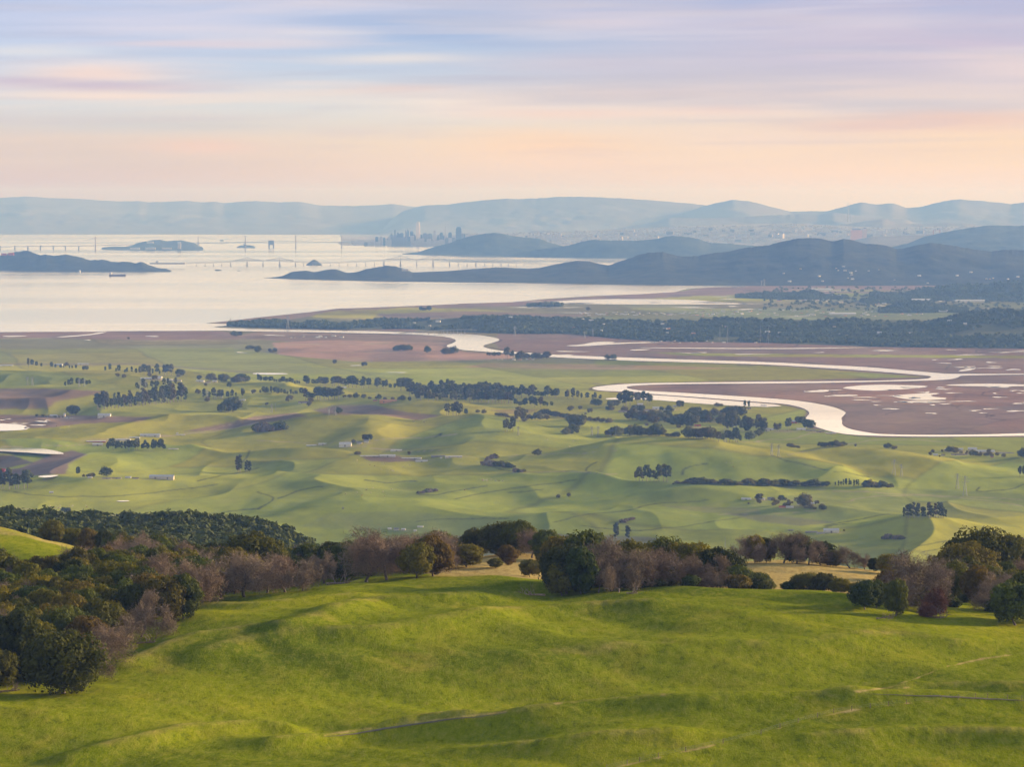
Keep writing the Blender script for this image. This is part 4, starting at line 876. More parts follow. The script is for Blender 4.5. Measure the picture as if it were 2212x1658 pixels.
def edge(pts, x): return float(np.interp(x, [p[0] for p in pts], [p[1] for p in pts]))
def d_of(x, y): return on_near(x, y)[1]
GT = []
def named(kind, x, y, hpx, wk, label, v=None, d=None, cat=None):
    """a tree that stands out in the photo, with its foot at photo point (x, y)"""
    if d is None: d = d_of(x, y)
    k, v, X, Y, Z, s, wk, rz = add_tree(kind, x, d, hpx, wk, v)
    GT.append((X, Y, s * 7 * wk))
    return tree(k, v, (X, Y, Z), (s * wk, s * wk, s), rz, label, cat or {'evergreen_oak': 'tree', 'bare_oak': 'tree', 'bush': 'bush', 'rusty_bush': 'bush'}[kind], None)
OKN, BAN = 'evergreen_oak', 'bare_oak'
# the dark old oak at the lower edge of the wood and its neighbours
named(OKN, 135, 1500, 135, 1.05, 'broad dark brown-green oak, lowest tree of all, at the lower tip of the wood', 3)
named(OKN, 25, 1470, 150, .9, 'tall dark oak at the picture edge behind a fallen limb, beside the broadest oak', 0)
named(BAN, 195, 1472, 95, .9, 'pinkish bare oak leaning onto the meadow just behind the broadest dark oak', 1)
named(BAN, 232, 1438, 85, 1.0, 'twiggy bare oak on the grass edge, above the leaning pinkish one', 3)
named(BAN, 268, 1400, 75, .9, 'small brown bare oak with a fallen grey limb at its foot', 2)
named(BAN, 302, 1378, 100, .75, 'narrow dark-stemmed bare oak standing free of the wood at its meadow corner', 4)
named(OKN, 350, 1350, 110, 1.0, 'olive oak bulging out of the wood above the fallen grey limb', 1)
named(OKN, 395, 1338, 100, .85, 'dark low oak at the outermost corner of the wood on the slope', 4)
named(BAN, 385, 1318, 120, .9, 'big pink-brown bare oak at the top corner of the wood against darker trees', 0)
named(OKN, 205, 1405, 110, 1.0, 'yellow-green oak second in from the meadow above the twiggy bare oaks', 5)
named(OKN, 80, 1440, 95, 1.1, 'olive dome-shaped oak right behind the broadest dark oak', 2)
named(OKN, 145, 1385, 100, 1.0, 'blue-green oak with a bare white limb beside it inside the wood', 6)
# trees along the upper edge of the meadow, between the wood and the fallen log
for i, (k, x, y, h, w, lab, v) in enumerate([
 (OKN, 445, 1298, 90, .8, 'dark oak first along the meadow crest after the wood corner', 2), (BAN, 478, 1293, 85, .9, 'thin bare oak with pale trunk on the meadow crest, second after the wood corner', 1),
 (BAN, 530, 1290, 95, 1.1, 'large tan bare oak overhanging the meadow crest beside a yellow-green oak', 3), (OKN, 505, 1284, 100, .8, 'bright yellow-green oak behind the large tan bare oak', 5),
 (BAN, 575, 1282, 80, 1.1, 'round pinkish bare oak third from the gap in the tree line', 0), (BAN, 618, 1280, 82, 1.0, 'pinkish bare oak second from the gap in the tree line', 4),
 (BAN, 652, 1277, 72, 1.0, 'low pinkish bare oak at the gap in the tree line, sweeping to the grass', 2), (OKN, 548, 1272, 120, 1.0, 'tall dark oak rising behind the pinkish bare oaks', 0),
 (BAN, 700, 1262, 70, .9, 'thin grey bare oak standing in the grassy gap above the fallen log', 1), (OKN, 715, 1250, 80, .9, 'small dark oak behind the grassy gap with stems showing', 4),
 (OKN, 745, 1255, 85, 1.1, 'dark oak in the middle row right above the fallen log', 6), (BAN, 790, 1258, 95, 1.1, 'large brown bare oak with drooping branches past the fallen log', 3),
 (BAN, 838, 1254, 100, 1.1, 'broad brown bare oak, widest of the brown row beyond the fallen log', 0), (BAN, 815, 1240, 98, 1.2, 'rosy bare oak rising a little over the brown row', 2),
 (OKN, 900, 1250, 80, 1.1, 'very dark oak with sky holes at the end of the brown row', 1), (OKN, 935, 1246, 88, 1.0, 'dark oak last before the open grass, its branches touching the ground', 5),
 (BAN, 920, 1240, 92, 1.2, 'bare oak with open arching crown seen against the pale valley', 4), (BAN, 955, 1232, 84, .9, 'spindly leafless oak at the end of the tree row next to open straw grass', 1)]):
    named(k, x, y, h, w, lab, v)
for k, x, y, h, w, lab, v in [
 (OKN, 1010, 1226, 50, 1.25, 'round dark oak bush alone on the straw-coloured meadow', 2), (OKN, 1098, 1222, 45, 1.1, 'small round oak on straw grass between the lone bush and the big clump', 4),
 (OKN, 1028, 1200, 62, 1.0, 'upright glossy green oak alone on the far crest of the straw field', 0), (OKN, 1085, 1200, 72, 1.1, 'dense dark green oak beginning the crest row above the small round oak', 3),
 (OKN, 1120, 1200, 74, 1.0, 'dark oak with red-brown top in the crest row beside the dense green one', 6), (BAN, 1150, 1206, 60, 1.1, 'russet bare oak at the end of the crest row, before the yellow-green oak', 3),
 (OKN, 1180, 1212, 66, 1.1, 'yellow-green oak on the crest just behind the big central clump', 5), (OKN, 1145, 1248, 40, 1.3, 'low spreading dark brown bush at the foot of the big clump', 1),
 (OKN, 1070, 1228, 22, 1.5, 'very low dark bush beside the small round oak on straw grass', 2)]:
    named(k, x, y, h, w, lab, v)
# the big clump in the middle of the crest
for k, x, y, d, h, w, lab, v in [
 (OKN, 1215, 1288, None, 78, .95, 'grey-green oak first at the fallen branch end of the central clump', 1), (OKN, 1255, 1284, None, 105, .75, 'leaning olive oak in front of the central clump, rounded top', 4),
 (OKN, 1225, 0, 1300, 104, 1.0, 'black-green oak behind the leaning olive oak in the central clump', 0), (OKN, 1265, 0, 1330, 126, .95, 'highest dark green dome of the central clump', 2),
 (OKN, 1205, 0, 1335, 110, .8, 'dark oak on the outer shoulder of the central clump facing the wood', 5),
 (BAN, 1325, 1278, None, 120, .8, 'tall pink-brown bare oak in the middle of the central clump', 0), (BAN, 1362, 1276, None, 85, .9, 'leaning pink-brown bare oak touching the grass below the tall one', 2),
 (BAN, 1292, 1282, None, 75, .7, 'slim bare oak between the olive oak and the tall pink-brown one', 4),
 (BAN, 1425, 0, 1318, 80, 1.25, 'wide flat-topped bare oak over dark shade in the central clump', 3), (OKN, 1355, 0, 1360, 105, .9, 'green oak with pointed tufts behind the pink-brown bare oaks', 6),
 (OKN, 1392, 0, 1368, 100, .9, 'bright-tipped oak behind the wide flat-topped bare oak', 1), (OKN, 1430, 0, 1372, 112, .8, 'oak with the tallest tufted top beyond the wide bare oak', 3),
 (OKN, 1470, 0, 1366, 98, .9, 'olive tufted oak next along from the tallest tufted top', 5), (OKN, 1510, 0, 1362, 98, 1.0, 'broad yellow-olive oak above the paired bare oaks', 2),
 (BAN, 1500, 0, 1322, 72, .9, 'grey bare oak first of the pair near the end of the central clump', 1), (BAN, 1540, 0, 1326, 72, 1.0, 'bare oak with pale forked trunk, second of the pair near the clump end', 4),
 (OKN, 1555, 0, 1358, 88, 1.0, 'golden-topped round oak that closes the high part of the central clump', 0), (OKN, 1590, 0, 1330, 52, 1.3, 'low dark shrubby oak sloping down at the end of the central clump', 6),
 (OKN, 1630, 0, 1332, 38, 1.5, 'lowest shrubby oak, last at the tapering end of the central clump', 3)]:
    named(k, x, y, h, w, lab, v, d)
# the row on the far side of the straw field
for k, x, d, h, w, lab, v in [
 (BAN, 1600, 1530, 62, 1.0, 'brown bare oak beginning the row behind the straw field', 2), (OKN, 1630, 1535, 62, .9, 'dark oak second in the row behind the straw field', 4),
 (OKN, 1655, 1540, 58, .9, 'dark oak third in the row behind the straw field', 1), (BAN, 1692, 1528, 66, 1.0, 'round tan bare oak with visible trunk, fourth in the row behind the straw field', 3),
 (OKN, 1722, 1538, 64, 1.0, 'dark green oak fifth in the row behind the straw field', 6), (BAN, 1746, 1530, 54, 1.0, 'brown oak sixth in the row behind the straw field', 0),
 (OKN, 1775, 1540, 52, 1.1, 'dark green oak seventh in the row behind the straw field', 2), (OKN, 1800, 1532, 36, 1.2, 'low green bush-like oak eighth in the row behind the straw field', 5),
 (BAN, 1838, 1525, 48, 1.3, 'wide rusty-brown oak ninth in the row behind the straw field', 4), (BAN, 1868, 1530, 34, 1.1, 'small brown oak at the low end of the row behind the straw field', 1),
 (OKN, 1888, 1525, 30, 1.0, 'small dark green oak in the dip at the end of the row', 4), (OKN, 1920, 1510, 46, 1.1, 'yellow-topped oak behind the brown tree group on the slope', 2)]:
    named(k, x, 0, h, w, lab, v, d)
for k, x, d, h, w, lab, v in [
 (OKN, 1742, 1345, 42, 1.3, 'dark low oak nearest the middle of the long hedge on the crest', 3), (OKN, 1782, 1340, 46, 1.2, 'tallest part-tufted oak of the long low hedge on the crest', 1),
 (OKN, 1815, 1335, 34, 1.3, 'low rounded oak third along the hedge on the crest', 6), (OKN, 1705, 1345, 22, 1.4, 'smallest low oak starting the hedge on the crest', 0), (OKN, 1845, 1325, 26, 1.3, 'low oak ending the hedge on the crest', 4)]:
    named(k, x, 0, h, w, lab, v, d)
for k, x, y, h, w, lab, v in [
 (OKN, 1868, 1318, 66, 1.1, 'upright bluish-green oak at the downhill end of the slope group', 1), (OKN, 1895, 1314, 60, .9, 'narrow green oak second in the slope group', 5), (OKN, 1935, 1332, 82, .75, 'tall pointed green oak in front of the brown oaks of the slope group', 4),
 (BAN, 1970, 1308, 112, 1.05, 'tall brown oak with two pale stems in the slope group', 3), (BAN, 2000, 1318, 96, 1.15, 'grey-brown bare oak beside the two-stemmed one on the slope', 0),
 (BAN, 2075, 1292, 84, 1.4, 'wide dome of grey-pink bare branches over shaded grass', 2), (OKN, 1915, 1302, 66, .8, 'dark oak half hidden behind the two-stemmed brown oak', 2)]:
    named(k, x, y, h, w, lab, v)
named('rusty_bush', 2035, 1328, 85, .75, 'tall rust-red bush in the slope group'); named('rusty_bush', 2005, 1334, 46, 1.1, 'low rust-red bush with dead branches round its foot')
for k, x, y, h, w, lab, v in [
 (OKN, 2090, 1282, 110, 1.0, 'dark green oak on the shoulder of the great oak mass at the picture edge', 0), (OKN, 2130, 1278, 135, 1.05, 'highest dark green oak of the mass at the picture edge', 3),
 (OKN, 2045, 1272, 82, 1.0, 'dark green oak sloping down towards the bare dome', 5), (OKN, 2180, 1280, 120, 1.0, 'tall dark green oak furthest along the mass at the picture edge', 6), (BAN, 2150, 1310, 72, 1.0, 'reddish bare oak in front of the great dark oaks', 1),
 (OKN, 2195, 1352, 100, 1.15, 'grey-green oak lowest on the slope at the picture edge', 1), (BAN, 2200, 1325, 85, 1.1, 'rosy bare oak above the grey-green oak at the picture edge', 4), (OKN, 2235, 1345, 120, 1.0, 'dark oak cut by the picture edge', 2)]:
    named(k, x, y, h, w, lab, v)
# the body of the wood and the rows behind the meadow crest
def far_from(X, Y, q): return all((X - a) ** 2 + ((Y - b) * .8) ** 2 > (r * .8 + q) ** 2 for a, b, r in GT)
WOOD_EDGE = [(-60, 1510), (60, 1480), (180, 1445), (215, 1410), (250, 1390), (300, 1355), (350, 1335), (400, 1322), (420, 1296), (660, 1270), (690, 1262), (760, 1250), (950, 1236)]
def fill(n, x0, x1, d0, d1, cond, hp, tag_of, pb=.3, sep=4.5, tries=6000):
    k = 0
    for _ in range(tries):
        if k >= n: break
        d = R.uniform(d0, d1); x = R.uniform(x0, x1); X, Y, Z = near_at(x, d)
        xp, yp = proj(X, Y, Z)
        if not cond(x, d, yp) or not far_from(X, Y, sep): continue
        kind = BAN if R.random() < pb(x, d) else OKN
        hm = R.uniform(*hp); s = hm / (13 if kind == BAN else 14.6); wk = R.uniform(.8, 1.1)
        GT.append((X, Y, s * 5)); lab, grp = tag_of(kind, x, d, hm)
        tree(kind, R.randrange(99), (X, Y, Z - .2), (s * wk, s * wk, s), R.uniform(0, 6.28), lab, 'tree', grp); k += 1
    return k
ZN = lambda d: ['in the lowest wood', 'low in the wood', 'halfway up the wood', 'high in the wood'][int(np.clip((d - 1000) / 135, 0, 3))]
def wtag(kind, x, d, hm):
    sz = 'low' if hm < 12.5 else 'medium' if hm < 14.5 else 'tall'
    if x < 430:
        c = 'at the picture edge' if x < 60 else 'deep inside' if x < 190 else 'towards the meadow' if x < 300 else 'by the outer corner'
        l = '%s %s %s %s' % (sz, 'leafless brown oak' if kind == BAN else 'evergreen oak', ZN(d), c)
    else:
        c = ['just past the wood corner', 'before the grassy gap', 'above the grassy gap', 'above the fallen log', 'near the open straw field'][int(np.clip((x - 430) / 110, 0, 4))]
        l = '%s %s in the %s tree belt %s' % (sz, 'bare brown oak' if kind == BAN else 'dark evergreen oak', 'front' if d < 1380 else 'back', c)
    return l, l.replace('oak', 'oaks', 1)
KNOLL = [(-100, 1196), (0, 1198), (54, 1212), (62, 1203), (142, 1200), (176, 1190), (239, 1190), (285, 1207)]
inwood = lambda x, d, y: y < edge(WOOD_EDGE, x) - 4
n1 = fill(190, -70, 425, 1010, 1560, lambda x, d, y: inwood(x, d, y) and (x > 285 or y - 14.2 * F / d > edge(KNOLL, x) - 6), (11, 17), wtag, lambda x, d: .10 + .22 * (x > 280) + .15 * (d > 1400), 3.6)
n2 = fill(150, 425, 950, 1290, 1620, lambda x, d, y: inwood(x, d, y), (10, 14.5), wtag, lambda x, d: .2, 3.0)
# trees behind the knoll
n3 = fill(16, 90, 290, 1660, 1900, lambda x, d, y: True, (11, 15), lambda k, x, d, h: ('dark olive tree behind the grassy knoll', 'dark olive trees behind the grassy knoll'), lambda x, d: .1, 3)
n4 = fill(40, 300, 700, 1640, 1900, lambda x, d, y: True, (13, 18), lambda k, x, d, h: ('blue-shaded tree in the hollow between the wood and the dark ridge', 'trees in the hollow behind the wood'), lambda x, d: .1, 3)
n5 = fill(14, 2040, 2260, 1330, 1500, lambda x, d, y: True, (12, 17), lambda k, x, d, h: ('dark oak behind the great oak mass at the picture edge', 'oaks behind the great oak mass'), lambda x, d: .1, 3)
n6 = fill(10, 1330, 1600, 1385, 1450, lambda x, d, y: True, (9, 12), lambda k, x, d, h: ('dark oak hidden deep behind the central clump', 'oaks behind the central clump'), lambda x, d: .1, 3)
# low bushes at the feet of the outer trees
nb = 0
for _ in range(4000):
    if nb >= 95: break
    if R.random() < .6:
        t = R.random(); x = 60 + 900 * t; y = edge(WOOD_EDGE, x) - R.uniform(2, 14); where = 'at the wood edge by the broadest oak' if x < 230 else 'at the wood edge on the slope' if x < 420 else 'under the tree line before the grassy gap' if x < 670 else 'under the tree line after the grassy gap'
        if 672 < x < 742: continue
    elif R.random() < .7:
        x = R.uniform(1195, 1660); y = None; where = 'under the big central clump' if x < 1420 else 'under the tapering end of the central clump'
    else: x = R.uniform(1850, 2230); y = None; where = 'between the trees of the slope group' if x < 2040 else 'under the great oak mass'
    if y: X, Y, Z = on_near(x, y)
    else:
        d = R.uniform(1305, 1350) if x < 1700 else R.uniform(1270, 1360); X, Y, Z = near_at(x, d)
    s_ = R.uniform(.55, 1.0); l = '%s bush %s' % ('low' if s_ < .75 else 'rounded', where)
    tree('bush', R.randrange(99), (X, Y, Z - .2), (s_ * 1.1, s_ * 1.1, s_), R.uniform(0, 6.28), l, 'bush', l.replace('bush', 'bushes')); nb += 1
print('wood trees', n1, n2, n3, n4, n5, n6)

# ------------------------------------------------------------------ the dark wooded ridge beyond: a mass of crowns nobody could count
def blob(seed, quads=150):
    rs = np.random.RandomState(seed); d = rs.normal(size=(quads, 3)); d[:, 2] = np.abs(d[:, 2]) * 1.1 - .25; d /= np.linalg.norm(d, axis=1)[:, None]
    lump = 1 + .25 * np.sin(d[:, :1] * 6 + seed) * np.cos(d[:, 1:2] * 5); p = d * lump * rs.uniform(.8, 1.03, (quads, 1))
    return p, d
BL = [blob(i) for i in range(6)]
BL2 = [blob(i, 26) for i in range(6)]
def mass(name, pts, m, label, cat, lo, hi, q, bl=None, asp=.8):
    """pts: feet of the crowns; one object"""
    rs = np.random.RandomState(len(pts)); Vs = []; bl = bl or BL
    for i, (x, y, z) in enumerate(pts):
        p, d = bl[rs.randint(len(bl))]; r = rs.uniform(lo, hi); a = rs.uniform(0, 6.28); c, s = math.cos(a), math.sin(a)
        Rm = np.array([[c, -s, 0], [s, c, 0], [0, 0, 1]]); k = np.array([r, r, r * asp * rs.uniform(.85, 1.3)])
        V, _ = leaf_quads((p * k) @ Rm.T + np.array([x, y, z + r * asp * .55]), (d @ Rm.T), q * r, rs, .45); Vs.append(V)
    V = np.concatenate(Vs); me = mesh_np(name, V, np.arange(len(V)).reshape(-1, 4), m)
    return tag(link(name, me), label, cat, kind='stuff')
pts = []
while len(pts) < 2100:
    d = R.uniform(1950, 3120); x = R.uniform(-60, 760)
    if x > 668 + R.uniform(-8, 24) and d > 2300: continue
    X, Y, Z = near_at(x, d); pts.append((X, Y, Z))
mass('ridge_woodland', pts, M_DIMOAK, 'blue-green wooded ridge of rounded crowns behind the near trees', 'woodland', 4.0, 7.5, .22)
# ------------------------------------------------------------------ trees of the valley and the plain
VN = 0
def grove(x0, y0, x1, y1, n, h, kind, label, dy=1.2, wk=(.8, 1.2)):
    """n trees between two photo points, h: height in photo pixels"""
    global VN
    its = []
    for i in range(n):
        t = (i + .5 + R.uniform(-.35, .35)) / n; its.append((x0 + (x1 - x0) * t, y0 + (y1 - y0) * t - R.uniform(0, dy)))
    its.sort(); cat = 'bush' if kind == 'creek_bush' else 'tree'
    for i, (x, y) in enumerate(its):
        X, Y, Z = on_valley(x, y); h0 = {'eucalyptus': 25, 'farm_tree': 12.5, 'creek_bush': 4.4}[kind]
        s = h * (R.uniform(.62, 1.35) if n > 2 else 1.1) * Y / F / h0; w = s * R.uniform(*wk) * (1.35 if 'belt' in label or 'hedge' in label else 1)
        lab = label if n == 1 or n > 20 else '%s, %s from the left' % (label, ordn(i))
        vr = R.choice((5, 6, 7)) if ('poplar' in label or 'cypress' in label or 'windbreak' in label and i % 2) and kind == 'eucalyptus' else R.randrange(5) if kind == 'eucalyptus' else R.randrange(99)
        PLAN.append((h * s, kind, vr, (X, Y, Z - .5), (w, w, s), R.uniform(0, 6.28), lab, cat, label if n > 1 else None)); VN += 1
PLAN = []
E_, T_, B_ = 'eucalyptus', 'farm_tree', 'creek_bush'
for a in [
 (556, 826, 650, 833, 17, 14, E_, 'eucalyptus in the upper belt above the small green hills'), (655, 833, 800, 840, 18, 20, E_, 'eucalyptus of the upper belt in its tall middle stretch'),
 (805, 840, 860, 843, 6, 20, E_, 'thin eucalyptus of the belt, light showing between'), (862, 845, 1085, 852, 26, 22, E_, 'round-topped eucalyptus along the top of the long belt'),
 (900, 866, 1108, 873, 30, 24, E_, 'dark eucalyptus in the thick lower mass of the long belt'), (880, 858, 1110, 864, 30, 24, E_, 'dark eucalyptus in the middle rows of the long belt'),
 (655, 866, 735, 864, 12, 24, E_, 'eucalyptus in the square grove in front of the belt'), (560, 852, 652, 856, 16, 14, E_, 'pale eucalyptus under the small green hill'),
 (740, 860, 890, 868, 12, 8, T_, 'low orchard tree by the terracotta house'), (1110, 860, 1208, 862, 14, 24, E_, 'eucalyptus past the belt towards the river bend'), (1215, 864, 1304, 867, 9, 21, E_, 'eucalyptus by the river bend'),
 (1110, 880, 1195, 881, 11, 19, E_, 'dark eucalyptus in the short row below the belt'),
 (56, 794, 92, 795, 4, 16, E_, 'dark tree by the farm at the edge of the plain'), (106, 797, 172, 800, 7, 13, E_, 'dark tree in the small grove beside the pale sheds'), (180, 801, 192, 801, 2, 9, T_, 'small round tree after the pale sheds'),
 (225, 804, 300, 811, 8, 15, E_, 'eucalyptus of the grove behind the white farm, thin end'), (300, 811, 376, 813, 9, 20, E_, 'eucalyptus of the grove behind the white farm, tall end'), (383, 813, 395, 813, 2, 13, T_, 'dark cypress after the farm grove'),
 (136, 838, 157, 838, 3, 18, E_, 'tree of the small clump on the hill flank'), (162, 835, 200, 834, 5, 15, E_, 'tree of the clump behind the two pylons'),
 (289, 845, 381, 835, 11, 20, E_, 'eucalyptus of the slanting grove with pylons'), (205, 888, 403, 868, 26, 33, E_, 'tall eucalyptus in the long slanting windbreak'), (210, 886, 380, 869, 20, 32, E_, 'eucalyptus in the second rank of the slanting windbreak'),
 (438, 864, 526, 861, 9, 20, E_, 'tree of the grove beside the lattice pylons'), (475, 892, 511, 891, 5, 24, T_, 'dark spreading tree of the round clump under the pylons'),
 (231, 975, 361, 975, 18, 21, E_, 'brown-trunked tree of the long grove beside the white barns'), (235, 972, 355, 972, 12, 20, E_, 'back-rank tree of the grove beside the white barns'),
 (-10, 1059, 62, 1057, 9, 38, E_, 'big eucalyptus by the red barn'), (166, 1032, 172, 1031, 1, 21, E_, 'leaning dark tree on the farm road'), (180, 1032, 206, 1033, 4, 9, T_, 'low round tree beside the leaning dark tree'), (229, 1031, 230, 1031, 1, 18, T_, 'solitary dark tree above the farm road'),
 (510, 1021, 520, 1021, 2, 36, E_, 'spiky cypress, taller pair of the lone clump'), (528, 1021, 541, 1021, 3, 27, E_, 'spiky cypress, lower part of the lone clump'),
 (153, 898, 164, 898, 2, 19, T_, 'dark tree by the cream silo farm'), (75, 902, 145, 904, 6, 5, T_, 'low bush tree along the muddy flat'), (430, 822, 431, 822, 1, 10, T_, 'small conifer by the roadside cottages'), (453, 824, 467, 823, 3, 11, T_, 'round tree behind the cream cottage'), (477, 826, 488, 826, 2, 16, T_, 'grey-green tree beyond the cottages'),
 (500, 828, 532, 827, 5, 16, T_, 'tree of the loose clump at the belt end'), (495, 838, 496, 838, 1, 10, T_, 'small dark tree below the loose clump'), (444, 836, 445, 836, 1, 7, T_, 'tiny round tree on the green slope'),
 (556, 763, 558, 763, 2, 13, T_, 'dark tree at the pink field corner'), (578, 763, 598, 763, 3, 9, T_, 'round tree beside the pink field'), (850, 758.5, 889, 758.5, 9, 12, T_, 'tree of the compact oval clump on the pink field'), (923, 763, 924, 763, 1, 13, T_, 'single poplar right of the oval clump'),
 (957, 767, 981, 766, 4, 12, T_, 'tree by the river bank shacks'), (723, 787, 724, 787, 1, 9, T_, 'small tree on the field ditch'), (786, 793, 787, 793, 1, 9, T_, 'small gnarled tree on the green plain'), (531, 756, 552, 756, 3, 12, T_, 'dark tree of the clump on the purple marsh field'),
 (1052, 770, 1085, 770, 4, 11, T_, 'bank tree between shacks and river'), (1090, 775, 1112, 776, 4, 24, E_, 'tall dark tree by the river landing'), (1115, 776, 1185, 777, 9, 13, T_, 'tree in the row behind the river landing'), (1308, 777, 1330, 777, 4, 10, T_, 'dark tree of the clump against the river'),
 (731, 895, 732, 895, 1, 12, T_, 'lone round tree on the ploughed hill beside pylons'), (960, 899, 1008, 900, 7, 26, E_, 'tree of the big dark clump on the ploughed hill'), (1031, 893, 1032, 893, 1, 6, T_, 'small round bush tree after the big clump'), (1044, 895, 1045, 895, 1, 8, T_, 'second round tree after the big clump'),
 (1068, 898, 1108, 905, 9, 6, T_, 'bush of the hedge running down the gully'), (1089, 934, 1112, 934, 4, 27, E_, 'pale-trunked eucalyptus on the hill shoulder'), (785, 953, 800, 953, 3, 14, T_, 'dark tree over the little white house'), (763, 958, 764, 958, 1, 7, T_, 'bushy tree beside the white hall'), (768, 984, 778, 984, 2, 7, T_, 'bush at the end of the long sheds'), (883, 984, 884, 984, 1, 8, T_, 'round tree between two sheep sheds'),
 (558, 934, 608, 930, 9, 14, B_, 'tan leafless willow along the creek bend'), (1048, 1006, 1110, 1012, 11, 9, B_, 'grey scrub in the creek hollow'), (902, 1068, 942, 1063, 9, 6, B_, 'tan bush along the straight creek'), (1050, 995, 1075, 990, 4, 8, B_, 'grey bush at the top of the creek hollow'), (1113, 1021, 1134, 1021, 4, 8, B_, 'thorny bush at the end of the creek hollow'),
 (1112, 914, 1134, 913, 4, 27, E_, 'dark tree by the yellow track'), (1139, 908, 1172, 908, 5, 13, T_, 'garden tree above the yellow track'), (1170, 896, 1246, 909, 14, 10, T_, 'tree of the hedge sloping to the pond'), (1238, 924, 1256, 923, 3, 22, T_, 'dark tree at the foot of the hedge'), (1218, 940, 1241, 939, 4, 18, T_, 'dark tree above the pylons, on the yellow slope'),
 (1285, 878, 1294, 878, 2, 13, T_, 'small dark tree below the river bend'), (1258, 909, 1322, 916, 12, 8, T_, 'low tree behind the pale pond'), (1309, 888, 1320, 889, 2, 10, T_, 'round tree over the curved road'), (1323, 879, 1336, 879, 2, 13, T_, 'dark tree at the hamlet edge'), (1332, 872, 1345, 872, 2, 22, E_, 'tall tree against the river, first of the hamlet'), (1344, 880, 1365, 880, 3, 32, E_, 'tallest dark tree of the hamlet'),
 (1370, 873, 1383, 873, 2, 23, E_, 'tall tree above the brown roof'), (1387, 874, 1407, 874, 3, 24, E_, 'wide crown over the white track by the river'), (1358, 908, 1432, 912, 11, 17, T_, 'tree of the row under the hamlet'), (1463, 881, 1474, 881, 2, 13, T_, 'round tree on the green bank'), (1427, 889, 1430, 889, 1, 9, T_, 'dark conifer by the white gable'), (1445, 888, 1446, 888, 1, 11, T_, 'dark square-topped tree in the hamlet'), (1446, 907, 1447, 907, 1, 13, T_, 'pointed conifer on the green field'),
 (1458, 923, 1497, 924, 6, 26, T_, 'tree of the dark clump round the pink roofs'), (1492, 901, 1510, 901, 3, 16, T_, 'tree of the small group above the pink roofs'), (1515, 915, 1537, 915, 4, 22, T_, 'big round tree on the lane'), (1545, 880, 1560, 880, 3, 6, T_, 'low bush tree near the flooded strip'), (1560, 899, 1561, 899, 1, 11, T_, 'narrow dark tree by the marsh road'),
 (1569, 900, 1605, 900, 6, 20, T_, 'tree of the marsh-edge grove'), (1606, 884, 1620, 884, 2, 17, E_, 'tall pair by the marsh-edge house'), (1561, 931, 1622, 933, 12, 33, E_, 'tree of the dense grove at the marsh edge'), (1631, 933, 1657, 933, 5, 30, E_, 'tree of the crowded end of the marsh-edge grove'), (1486, 948, 1547, 950, 9, 20, T_, 'tree in the lower straggling grove'), (1551, 956, 1605, 957, 8, 28, E_, 'tree of the grove around the grey pylons'), (1619, 952, 1620, 952, 1, 16, T_, 'lone round tree with a bare trunk on the green plain'),
 (1312, 943, 1342, 943, 5, 17, T_, 'dark tree of the first hilltop clump'), (1353, 943, 1432, 943, 12, 20, T_, 'tree in the hilltop row behind the great green hill'), (1438, 945, 1469, 946, 6, 10, T_, 'low tree at the end of the hilltop row'),
 (1372, 1041, 1443, 1042, 10, 31, E_, 'tree of the big rounded clump in the hollow'), (1206, 1077, 1207, 1077, 1, 7, T_, 'tiny dark tree, first of two on open pasture'), (1228, 1075, 1229, 1075, 1, 9, T_, 'tiny dark tree, second of two on open pasture'), (1160, 985, 1161, 985, 1, 12, T_, 'red-and-green bush tree by the pasture road'), (1453, 1047, 1480, 1046, 5, 6, T_, 'low bush starting the long hedge row'), (1480, 1046, 1560, 1048, 14, 10, T_, 'tree of the long hedge row, first stretch'), (1562, 1049, 1662, 1051, 16, 12, T_, 'tree of the long hedge row, middle stretch'),
 (1639, 1082, 1640, 1082, 1, 14, T_, 'dark tree over the white farmhouse'), (1664, 1051, 1790, 1052, 18, 12, T_, 'tree of the long hedge row, last stretch'), (1803, 1052, 1857, 1052, 10, 16, E_, 'tree of the tall dark windbreak'), (1865, 1053, 1925, 1056, 12, 12, T_, 'tree of the windbreak tapering to open ground'),
 (1670, 934, 1686, 933, 3, 26, E_, 'tree beside the riverside shacks'), (1697, 933, 1707, 932, 2, 27, E_, 'tall tree beside the red barn of the landing'), (1723, 918, 1735, 918, 2, 16, T_, 'tree above the landing barn'), (1744, 929, 1753, 928, 2, 19, T_, 'tree at the water edge of the landing'), (1700, 967, 1728, 970, 6, 7, T_, 'bush sloping down from the highway'), (1770, 967, 1824, 966, 10, 10, T_, 'tree of the hilltop line below the wide river'), (1848, 966, 1849, 966, 1, 6, T_, 'single round tree on the hill line'), (1911, 970, 1925, 970, 2, 10, T_, 'dark round tree over the meadow farm'), (1928, 972, 1936, 972, 2, 7, T_, 'small tree touching the dark round pair'),
 (2033, 977, 2066, 977, 5, 9, T_, 'tree among the big dairy farm roofs'), (2098, 986, 2137, 987, 6, 9, T_, 'tree in front of the big dairy barn'), (2200, 1032, 2222, 1031, 3, 36, E_, 'big dark tree at the picture edge on the hill'), (2207, 991, 2216, 990, 2, 18, T_, 'dark tree above the big one at the picture edge'),
